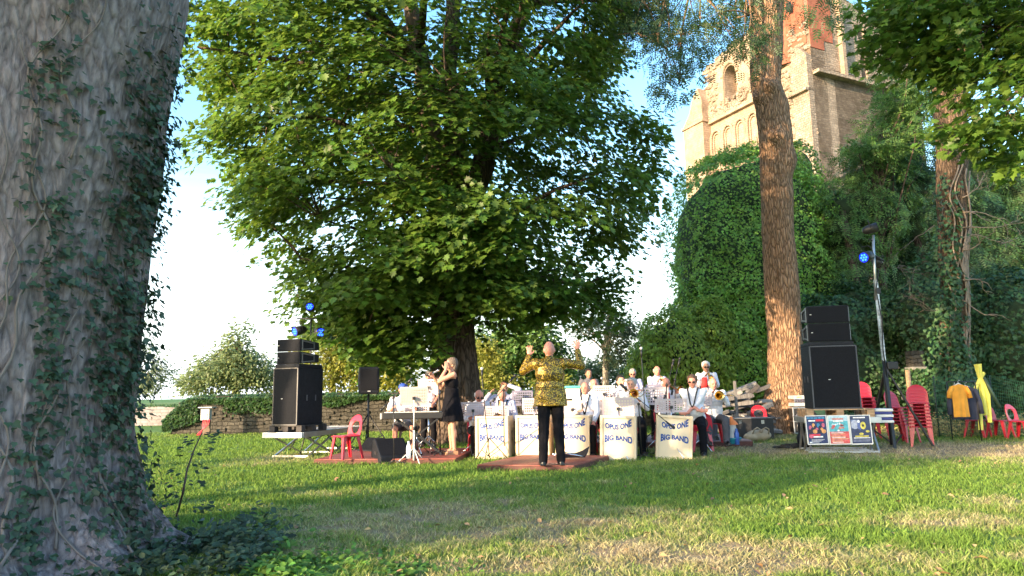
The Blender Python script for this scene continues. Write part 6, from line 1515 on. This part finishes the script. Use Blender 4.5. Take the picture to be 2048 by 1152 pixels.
def person(label, px, ptop, Y, rz, floor=0., sit=False, lean=0., wr=None, pole=None, hyaw=0., nod=0., top=None, bot=None, skin=None, hair=('full', None), sleeve='long', jacket=False,
           dress=False, shoes=None, vox=.012, hd=None, glasses=False, cap=None, belly=.0, knee=None, tie=None, strap=False, wide=1., base=None, group=None, shorts=False):
    skin = skin or SK1; top = top or C_WH; bot = bot or C_BL; tz = pt(px, ptop, Y).z; X = pt(px, ptop, Y).x
    cl = math.cos(lean); rzr = R(rz)
    if sit: s = .98; hipz = tz-floor-(.797*cl-.0*math.sin(lean))*s+.01
    else: s = (tz-floor)/(.92+.797*cl); hipz = .92*s
    # the head, not the hips, sits at the asked pixel: shift back for the lean
    ox = Vector((0, -math.sin(lean)*.72*s, 0)); ox = RZ(rzr) @ ox
    r = thing('person', label, 'person', (X-ox.x, Y-ox.y if base is None else base, floor), rzr, group)
    Rl = Matrix.Rotation(lean, 3, 'X'); hip = Vector((0, 0, hipz))
    def U(x, y, z): return hip+Rl @ Vector((x*s*wide if abs(x) > .01 else x*s, y*s, z*s))
    def P(x, y, z): return Vector((x*s, y*s, z*s)) if not sit else Vector((x, y, z))
    neck = U(0, .0, .555); Rh = Rl @ Matrix.Rotation(R(hyaw), 3, 'Z') @ Matrix.Rotation(R(nod), 3, 'X')
    def Hh(x, y, z): return neck+Rh @ Vector((x*s, y*s, z*s))
    wr = wr or ((-.16, -.22, 1.0), (.16, -.22, 1.0)); W_l = []
    for i, sx in enumerate((-1, 1)):
        S = U(sx*.178, .005, .495); 
        w = Vector(wr[i])*(s if not sit else 1); 
        pl = Vector((sx*.5, .35, -1)) if pole is None else Vector(pole[i])
        E, w = ik(S, w, .285*s, .25*s, pl); W_l.append((S, E, w))
    # legs
    legs = []
    for i, sx in enumerate((-1, 1)):
        hj = hip+Vector((sx*.09*s, 0, -.0))
        if sit:
            k = Vector((sx*.15, -.43, max(.46, hipz-.04))) if knee is None else Vector(knee[i]); a = Vector((k.x, k.y+.02, .075))
        else:
            k = hip*.5+Vector((sx*.105*s, -.005, 0)) if knee is None else Vector(knee[i]); a = Vector((sx*.125*s, .02, .085))
            k.z = hipz*.52
        legs.append((hj, k, a))
    def torso(mb, g, lo=0.):
        mb.ell(U(0, 0, .02), ((.165+g)*s*wide, (.118+g)*s, (.12+g)*s), Rl); mb.ell(U(0, -.012-belly*.5, .16), ((.150+g+belly*.3)*s*wide, (.112+g+belly)*s, (.15+g)*s), Rl)
        mb.ell(U(0, 0, .34), ((.162+g)*s*wide, (.118+g)*s, (.18+g)*s), Rl); mb.ell(U(0, .01, .46), ((.165+g)*s*wide, (.088+g)*s, (.085+g)*s), Rl)
        for sx in (-1, 1): mb.ell(U(sx*.162, .008, .478), (.056+g)*s)
    mb = MB(); torso(mb, 0)
    mb.caps(U(0, .012, .50), U(0, .0, .60), .060*s, .052*s)
    mb.ell(Hh(0, -.005, .135), (.077*s, .096*s, .108*s), Rh, 16, 12); mb.ell(Hh(0, -.04, .060), (.052*s, .052*s, .052*s), Rh); mb.ell(Hh(0, -.035, .10), (.065*s, .062*s, .07*s), Rh)
    mb.ell(Hh(0, -.103, .112), (.013*s, .020*s, .020*s), Rh, 8, 6); mb.ell(Hh(0, -.092, .135), (.010*s, .018*s, .028*s), Rh, 8, 6)
    for sx in (-1, 1): mb.ell(Hh(sx*.077, .008, .115), (.010*s, .020*s, .031*s), Rh, 8, 6)
    for i, (S, E, w) in enumerate(W_l):
        sx = (-1, 1)[i]; mb.caps(S, E, .050*s, .040*s); mb.caps(E, w, .041*s, .026*s)
        dd = (w-E).normalized(); hdir = Vector(hd[i][0]) if hd else dd; pn = Vector(hd[i][1]) if hd else Vector((-sx*.6, -.2, -.6))
        sgn = hd[i][2] if hd else 1; cu_ = hd[i][3] if hd else .5; spd = hd[i][4] if hd and len(hd[i]) > 4 else .10
        hand(mb, w, hdir, pn, sgn, s*1.0, cu_, spd)
    for i, (hj, k, a) in enumerate(legs):
        sx = (-1, 1)[i]; mb.caps(hj, k, .078*s, .052*s); mb.caps(k, a, .053*s, .034*s); mb.ell(k.lerp(a, .3)+Vector((0, .018, 0)), (.048*s, .052*s, .11*s)); mb.caps(a-Vector((0, 0, .02)), a+Vector((sx*.01, -.13, -.050)), .034*s, .026*s)
    o = mb.build('body', skin, r); remesh(o, vox if vox < .01 else .0105, 3)
    # face details
    mb = MB()
    for sx in (-1, 1): mb.ell(Hh(sx*.029, -.0945, .132), (.012*s, .007*s, .007*s), Rh, 8, 6); mb.ell(Hh(sx*.030, -.098, .152), (.018*s, .006*s, .004*s), Rh, 8, 6)
    mb.build('eyes', K_EYE, r); mb = MB(); mb.ell(Hh(0, -.093, .073), (.022*s, .008*s, .007*s), Rh, 8, 6); mb.build('lips', K_LIP, r)
    # hair
    st, hm = hair
    if st != 'bald' and hm is not None:
        mb = MB()
        if st in ('full', 'bushy', 'bob'):
            g = {'full': .012, 'bushy': .014, 'bob': .016}[st]
            mb.ell(Hh(0, .022, .158), ((.079+g)*s, (.088+g)*s, (.088+g)*s), Rh, 16, 12); mb.ell(Hh(0, -.045, .215), (.055*s, .035*s, .022*s), Rh)
            if st == 'bob': mb.ell(Hh(0, .05, .085), (.082*s, .055*s, .085*s), Rh)
            if st == 'bushy':
                for k in range(16): a = k*2.4; mb.ell(Hh(.078*math.cos(a), .035+.07*math.sin(a), .155+.05*math.sin(k*1.7)), .024*s, seg=8, rings=6)
            else: mb.ell(Hh(0, .055, .10), ((.070+g)*s, .045*s, .06*s), Rh)
        if st == 'fringe':
            mb.ell(Hh(0, .048, .105), (.084*s, .062*s, .060*s), Rh)
            for sx in (-1, 1): mb.ell(Hh(sx*.068, .018, .135), (.022*s, .052*s, .045*s), Rh)
        if st == 'thin': mb.ell(Hh(0, .040, .150), (.081*s, .080*s, .088*s), Rh, 14, 10)
        o = mb.build('hair', hm, r); remesh(o, .009, 2)
    if cap is not None:
        mb = MB(); mb.ell(Hh(0, .005, .185), (.088*s, .102*s, .065*s), Rh, 16, 10); mb.ell(Hh(0, -.10, .165), (.070*s, .065*s, .010*s), Rh, 12, 6); o = mb.build('cap', cap, r); remesh(o, .008, 2)
    if glasses:
        mb = MB()
        for sx in (-1, 1): mb.ell(Hh(sx*.034, -.108, .130), (.028*s, .006*s, .019*s), Rh, 10, 6); mb.tube([Hh(sx*.06, -.105, .138), Hh(sx*.085, .01, .135)], .004, 5)
        mb.tube([Hh(-.012, -.112, .137), Hh(.012, -.112, .137)], .004, 5); mb.build('glasses', K_EYE, r)
    # clothes
    if dress:
        mb = MB(); torso(mb, .012); pr = []; n = 40
        o_l = [(.158, .124, .24), (.168, .134, .10), (.19, .16, -.02), (.225, .19, -.18), (.25, .21, -.34)]
        for rx_, ry_, z in o_l: pr += [U(0, 0, 0)+Vector((rx_*s*math.cos(2*math.pi*k/n)*(1+.03*math.cos(9*2*math.pi*k/n)*(z < 0)), ry_*s*math.sin(2*math.pi*k/n)*(1+.04*math.cos(9*2*math.pi*k/n)*(z < 0)), z*s)) for k in range(n)]
        mb = MB(); mb.ell(U(0, 0, .34), (.170*s, .128*s, .15*s), Rl, 16, 10); mb.ell(U(0, -.03, .37), (.14*s, .115*s, .075*s), Rl, 16, 10); mb.ell(U(0, -.01, .19), (.148*s, .120*s, .17*s), Rl, 16, 10); mb.ell(U(0, 0, .06), (.160*s, .13*s, .14*s), Rl, 16, 10)
        for sx in (-1, 1): mb.caps(U(sx*.10, -.05, .42), U(sx*.095, .01, .545), .035*s, .016*s); mb.caps(U(sx*.095, .01, .545), U(sx*.10, .07, .42), .016*s, .03*s)
        m_ = len(o_l); mb.add(pr, [(i*n+k, (i+1)*n+k, (i+1)*n+(k+1) % n, i*n+(k+1) % n) for i in range(m_-1) for k in range(n)]+[tuple(range(n)), tuple(range(m_*n-1, (m_-1)*n-1, -1))], 0, True)
        o = mb.build('dress', top, r); cloth(o, .0095, 2, .012)
    else:
        g = .028 if jacket else .017; mb = MB(); torso(mb, g)
        if jacket:
            n = 28; pr = []; o_l = [(.195, .150, .12), (.205, .160, -.02), (.215, .168, -.11)]
            for rx_, ry_, z in o_l: pr += [U(0, 0, z)+Vector((rx_*s*wide*math.cos(2*math.pi*k/n), ry_*s*math.sin(2*math.pi*k/n), 0)) for k in range(n)]
            mb.add(pr, [(i*n+k, (i+1)*n+k, (i+1)*n+(k+1) % n, i*n+(k+1) % n) for i in range(2) for k in range(n)]+[tuple(range(n)), tuple(range(3*n-1, 2*n-1, -1))], 0, True)
        mb.caps(U(0, .016, .50), U(0, .008, .558), .078*s, .066*s)
        for i, (S, E, w) in enumerate(W_l):
            if sleeve == 'long': mb.caps(S, E, (.052+g*.6)*s, (.044+g*.6)*s); mb.caps(E, E.lerp(w, .93), (.044+g*.6)*s, (.032+g*.5)*s)
            elif sleeve == 'rolled': mb.caps(S, E, .063*s, .055*s); mb.caps(E, E.lerp(w, .25), .055*s, .052*s)
            else: mb.caps(S, S.lerp(E, .72), .063*s, .062*s)
        o = mb.build('jacket' if jacket else 'shirt', top, r); cloth(o, max(vox, .0095), 3)
        if shorts or not dress:
            mb = MB(); mb.ell(U(0, 0, -.0), (.178*s*wide, .132*s, .12*s))
            for hj, k, a in legs:
                if shorts: mb.caps(hj, hj.lerp(k, .85), .098*s, .078*s)
                else:
                    mb.caps(hj, k, .100*s, .078*s); mb.caps(k, a+Vector((0, .005, -.02)), .078*s, .062*s); mb.ell(a+Vector((0, -.02, -.015)), (.062*s, .075*s, .035*s))
            o = mb.build('trousers', bot, r); cloth(o, .0105, 3, .018)
    for i, (hj, k, a) in enumerate(legs):
        sx = (-1, 1)[i]; mb = MB(); h0 = Vector((a.x, a.y+.03, .038)); h1 = Vector((a.x+sx*.02, a.y-.16, .032))
        if dress: mb.add([h0+Vector((x, y, z)) for x in (-.03, .03) for y, z in ((.03, -.038), (.03, .03), (-.19, .0), (-.19, -.038))], [(0, 1, 2, 3), (7, 6, 5, 4), (0, 4, 5, 1), (1, 5, 6, 2), (2, 6, 7, 3), (3, 7, 4, 0)]); mb.tube([a+Vector((.036*math.cos(t), .036*math.sin(t), .0)) for t in [j*.7 for j in range(10)]], .010, 5); mb.tube([h1+Vector((-.035, .04, 0)), h1+Vector((0, .035, .035)), h1+Vector((.035, .04, 0))], .012, 5); mb.build('sandal', shoes or C_TAN, r)
        else: mb.caps(h0, h1, .044, .038); mb.ell(h0.lerp(h1, .5)+Vector((0, 0, .01)), (.045, .11, .042)); mb.box((a.x+sx*.01, a.y-.06, .008), (.085, .27, .016)); o = mb.build('shoe', shoes or C_SH, r); remesh(o, .010, 2)
    if tie is not None: mb = MB(); mb.bar(U(0, -.165-belly, .12), U(0, -.12, .50), .055, .014, ref=(1, 0, 0)); mb.build('tie', tie, r)
    if strap:
        for sx in (-1, 1): mb = MB(); mb.tube([U(sx*.09, .09, .52), U(sx*.085, -.02, .568), U(sx*.07, -.10, .50), U(sx*.03, -.165-belly, .30), U(0.0, -.172-belly, .22)], .013, 6); mb.build('strap', K_STRAP, r)
    return r, s, W_l, Hh
def w2(r, v): return r.location + RZ(r.rotation_euler.z) @ Vector(v)

# ---- instruments
def trumpet(p, d, label, s=1.):
    d = Vector(d).normalized(); x, y, _ = basis(d, (0, 0, 1)); u = y if abs(y.z) > abs(x.z) else x; u = u*(1 if u.z > 0 else -1)
    r = thing('trumpet', label, 'trumpet', p); mb = MB(); q = lambda a, b: d*a*s+u*b*s
    mb.tube([q(0, 0), q(.42, 0), q(.46, -.02), q(.46, -.06), q(.42, -.08), q(.16, -.08), q(.12, -.05), q(.13, -.02)], .007*s, 6); mb.build('tubing', K_BRASS, r)
    mb = MB(); mb.lathe([(.008*s, .30*s), (.012*s, .40*s), (.022*s, .46*s), (.040*s, .50*s), (.062*s, .52*s)], 16, u*-.045*s, d); mb.build('bell', K_BRASS, r)
    for k in range(3): mb = MB(); mb.tube([q(.20+.03*k, -.11), q(.20+.03*k, .03)], .011*s, 8); mb.build('valve', K_BRASS, r)
    return r
def trombone(bell, d, label, back=(0, 1, 0)):
    d = Vector(d).normalized(); r = thing('trombone', label, 'trombone', bell); mb = MB(); mb.lathe([(.006, -.42), (.012, -.25), (.025, -.12), (.05, -.04), (.085, 0), (.09, .002), (.083, -.004), (.048, -.045), (.02, -.13)], 20, (0, 0, 0), d); mb.build('bell', K_BRASS, r)
    x, y, _ = basis(d); mb = MB(); a = x*.10
    mb.tube([d*-.42, d*-.5+a*.5, d*-.42+a, d*.30+a, d*.34+a*1.4, d*.30+a*1.8, d*-.3+a*1.8], .007, 6); mb.build('slide', K_BRASS, r); return r
def sax(p, label, yaw=0., s=1., tilt=.0):
    r = thing('saxophone', label, 'saxophone', p, R(yaw), rot=rot_to(R(yaw), R(tilt))); mb = MB()
    ps = [(0, 0, 0), (0, -.05, .03), (0, -.11, .02), (0, -.13, -.04), (0, -.13, -.40), (0, -.16, -.47), (0, -.22, -.49), (0, -.28, -.45), (0, -.30, -.35), (0, -.33, -.24)]
    mb.tube([Vector(q)*s for q in ps[:4]], [.006*s, .008*s, .010*s, .012*s], 8); mb.build('neck', K_BRASS, r)
    mb = MB(); mb.tube([Vector(q)*s for q in ps[3:]], [q*s for q in (.013, .028, .032, .035, .040, .050, .068)], 14, cap=False); mb.build('body', K_BRASS, r)
    mb = MB()
    for k in range(7): mb.ell(Vector((.02, -.155, -.10-.045*k))*s, .013*s, seg=8, rings=6)
    mb.build('keys', K_STL, r); return r
# ================================================================ THE BAND
UPH = lambda sx: ((0.05*sx, -.1, 1), (0, -1, 0))
# conductor, back to the camera, both hands raised
conductor = person('bald man conducting with raised hands in a gold patterned jacket, back to the camera', 1098, 683, 10.55, 184, DP, wr=((-.43, -.16, 1.60), (.26, -.25, 1.53)), pole=((-.5, .2, -1), (.55, .0, -1)), top=C_GOLD, bot=C_BL,
    skin=SK2, hair=('thin', None), jacket=True, vox=.0075, wide=1.12, belly=.03, hd=(((-.05, -.05, 1), (0, -1, 0), 1, .25, .28), ((.0, -.1, 1), (0, -1, 0), -1, .25, .25)), hyaw=-4)
# singer in profile
r_, s_, W, Hh = person('woman in a sleeveless black dress singing, one hand to her ear', 903, 716, 12.75, -74, DP, wr=((-.11, -.31, 1.37), (.10, -.125, 1.50)), pole=((-.2, .0, -1), (.35, -.35, -1)), top=C_DR, skin=SK1, hair=('bob', H_BD), dress=True, vox=.0085,
    hd=(((.3, -.5, .6), (.6, -.2, .3), -1, 1.0, .0), ((-.1, .15, 1), (-1, 0, 0), 1, .35, .06)), hyaw=0)
m0 = w2(r_, W[0][2])+Vector((-.03, -.03, .07)); mth = w2(r_, Hh(0, -.13, .07)); dv = (mth-m0).normalized()
r = thing('microphone', 'hand-held microphone at the singer\'s mouth', 'microphone', m0-dv*.06); mb = MB(); mb.tube([(0, 0, 0), dv*.16], [.013, .019], 10); mb.build('handle', K_GREY, r); mb = MB(); mb.ell(dv*.185, .027); mb.build('head', K_STL, r)
Y_ = 12.75; mic_stand(gnd(880, 909, DP)+Vector((0, .05, 0)), pt(877, 752, Y_), None, 'straight stand held by the singer', legs='flat', z=DP, mic=False, thick=.012)
mb = MB()
def seatchair(px, Y, rz, floor, who): 
    c = pt(px, 800, Y); chair_at((c.x, Y, floor), rz, 'red chair under '+who, 'red chairs under the players')
B = 'band players in white shirts'
# keyboard player and the man in the black cap
person('seated keyboard player in a bright blue cap and white shirt, bare shins', 806, 768, 13.15, 12, DP, True, .18, wr=((-.2, -.42, .82), (.2, -.44, .82)), top=C_WH, bot=C_GT, sleeve='short', shorts=True, cap=M('blue_cap', (.03, .08, .42), .7), nod=12, skin=SK2, group=B)
person('man in a black cap and white shirt standing against the maple trunk', 857, 743, 14.6, 0, DP, False, .06, wr=((-.1, -.27, 1.05), (.16, -.27, 1.0)), top=C_WH, cap=M('black_cap', (.015, .015, .02), .6), nod=8, hair=('full', H_GR), sleeve='short', skin=SK2, group=B)
# left section
person('white-haired man in glasses reading, far left of the boards', 957, 779, 13.25, 16, 0, True, .22, wr=((-.12, -.36, .72), (.16, -.36, .78)), hair=('fringe', H_WH), glasses=True, nod=16, skin=SK2, sleeve='rolled', group=B)
person('man with hands raised to his dark hair, behind the left boards', 1008, 765, 14.3, 10, RZR, True, .10, wr=((-.30, -.16, 1.02), (.06, -.2, 1.18)), pole=((-1, -.2, -.3), (1, -.3, -.4)), top=C_LIL, hair=('full', H_BK), nod=10, skin=SK3, group=B)
r_, s_, W, Hh = person('balding man in a pale lilac shirt bent over his saxophone beside the conductor', 1005, 777, 13.1, -12, 0, True, .26, wr=((-.05, -.36, .78), (.12, -.36, .66)), top=C_LIL, hair=('fringe', H_GR), nod=20, skin=SK2, strap=True, belly=.03, group=B)
sax(w2(r_, Hh(0, -.115, .07)), 'brass saxophone played beside the conductor\'s left side', -12)
# middle
person('bald man in a white shirt and black braces, mouth open, right of the conductor', 1170, 765, 12.85, -14, 0, True, .05, wr=((-.10, -.30, .80), (.18, -.32, .62)), hair=('fringe', H_GR), skin=SK2, strap=True, hyaw=-12, belly=.03, group=B)
person('bald pink-faced man just behind the man in braces', 1187, 759, 13.95, 4, RZR, True, .05, hair=('fringe', H_WH), skin=SK2, wr=((-.12, -.30, .85), (.14, -.3, .8)), group=B)
person('dark-haired man in a charcoal shirt standing at the back left of the trumpets', 1177, 738, 15.4, 12, RZR, False, .03, wr=((-.18, -.22, 1.05), (.15, -.25, 1.1)), top=C_GR, hair=('full', H_BK), skin=SK3, wide=1.08, group=B)
r_, s_, W, Hh = person('dark-haired man in a white shirt playing a trumpet between the middle boards', 1241, 752, 13.9, 8, RZR, True, .05, wr=((-.06, -.30, 1.13), (.08, -.33, 1.10)), hair=('full', H_BK), skin=SK1, group=B)
trumpet(w2(r_, Hh(0, -.12, .07)), (.15, -1, -.3), 'trumpet of the dark-haired seated man')
r_, s_, W, Hh = person('grey-haired man in a white shirt blowing a trombone on the fourth board', 1263, 757, 13.1, -10, 0, True, .08, wr=((-.05, -.26, 1.02), (.14, -.22, .95)), hair=('bushy', H_GR), skin=SK1, hyaw=-14, nod=4, group=B)
trombone(w2(r_, Hh(.12, -.34, .0)), (-.35, -1, -.15), 'trombone of the grey-haired man behind the fourth board')
person('tall grey-haired man in a pale blue shirt standing in the back row', 1265, 738, 15.3, 10, RZR, False, .04, wr=((-.10, -.26, 1.22), (.10, -.28, 1.18)), top=C_LIL, hair=('full', H_GR), glasses=True, skin=SK2, hyaw=-20, nod=10, group=B)
r_, s_, W, Hh = person('balding man in a pale shirt standing with a trumpet above the dark stand', 1313, 732, 15.1, 6, RZR, False, .04, wr=((-.08, -.28, 1.34), (.10, -.3, 1.30)), top=C_LIL, hair=('fringe', H_GR), skin=SK2, nod=8, group=B)
trumpet(w2(r_, Hh(0, -.12, .07)), (.1, -1, -.35), 'trumpet of the balding man in the back row')
r_, s_, W, Hh = person('bald man in a white shirt with a red tie, trombone raised', 1331, 756, 13.9, 14, RZR, True, .06, wr=((-.10, -.28, 1.02), (.10, -.3, .95)), hair=('fringe', H_WH), skin=SK2, tie=M('red_tie', (.55, .02, .02), .6), nod=4, wide=1.06, group=B)
trombone(w2(r_, Hh(.16, -.30, .02)), (.55, -1, -.35), 'trombone of the man with the red tie')
# right end
person('brown-haired man in dark glasses with arms folded over his strap, last board', 1384, 751, 12.75, -22, 0, True, .10, wr=((.12, -.27, .78), (-.10, -.29, .72)), pole=((-1, .1, -.6), (1, .1, -.6)), hair=('bushy', H_BR), glasses=True, skin=SK2, strap=True, sleeve='rolled', wide=1.12, belly=.05, hyaw=0, nod=6,
    hd=(((1, -.1, -.05), (0, 1, 0), 1, .5, .03), ((-1, -.1, 0), (0, 1, 0), 1, .5, .03)), group=B, vox=.010, knee=((-.2, -.40, .47), (.17, -.40, .47)))
r_, s_, W, Hh = person('man with bushy grey hair playing a trumpet at the right end of the back row', 1411, 723, 14.75, -6, RZR, False, .03, wr=((-.07, -.30, 1.38), (.09, -.32, 1.34)), top=C_WH, bot=C_GT, hair=('bushy', H_WH), glasses=True, skin=SK3, nod=8, group=B)
trumpet(w2(r_, Hh(0, -.12, .07)), (-.1, -1, -.35), 'trumpet of the man with bushy grey hair')
t = thing('red_cloth', 'red cloth hanging over the music stand below the bushy-haired trumpeter', 'cloth', pt(1407, 765, 13.8)); mb = MB()
mb.add([(-.035+.02*(j > 2)*(i-1)+.05*i, -.02+.012*math.sin(i*2+j), .10-.05*j) for j in range(5) for i in range(3)], [(j*3+i, j*3+i+1, (j+1)*3+i+1, (j+1)*3+i) for j in range(4) for i in range(2)], 0, True); o = mb.build('fabric', M('red_cloth', (.62, .02, .02), .8), t); q_ = o.modifiers.new('t', 'SOLIDIFY'); q_.thickness = .01
r_, s_, W, Hh = person('grey-haired man in a white shirt holding the trombone nearest the lone trunk', 1424, 756, 13.6, -8, RZR, True, .08, wr=((-.04, -.33, .96), (.13, -.36, .90)), hair=('fringe', H_GR), skin=SK2, hyaw=12, nod=10, bot=C_GT, wide=1.08, group=B)
trombone(pt(1439, 791, 13.15), (-.02, -1, .0), 'trombone with its bell facing the camera at the right end')
for px, Y, rz, fl, who in ((957, 13.4, 16, 0, 'the white-haired reader'), (1008, 14.4, 10, RZR, 'the man with raised hands'), (1003, 13.25, -12, 0, 'the bent saxophonist'), (1170, 12.95, -14, 0, 'the man in braces'), (1187, 14.05, 4, RZR, 'the pink-faced man'),
                       (1241, 14.0, 8, RZR, 'the dark-haired trumpeter'), (1263, 13.2, -10, 0, 'the grey-haired trombonist'), (1331, 14.0, 14, RZR, 'the man with the red tie'), (1424, 13.7, -8, RZR, 'the trombonist at the right end')):
    seatchair(px, Y, R(rz), fl, who)
# small cool box glimpsed between the conductor and the man in braces
c = pt(1146, 800, 15.0); r = thing('cool_box', 'small turquoise and white box right of the conductor\'s elbow', 'box', (c.x, 15.0, RZR)); zz = pt(1146, 776, 15.0).z-RZR
mb = MB(); mb.box((0, 0, zz-.12), (.30, .2, .22)); mb.build('body', K_WHT, r, bevel=.02); mb = MB(); mb.box((0, 0, zz+.02), (.34, .24, .055)); mb.build('lid', M('turquoise', (.10, .45, .42), .5), r, bevel=.02)
mb = MB()
for sx in (-1, 1): mb.tube([(sx*.12, 0, 0), (sx*.12, 0, zz-.22)], .015, 6)
mb.build('leg_frame', K_BLK, r)
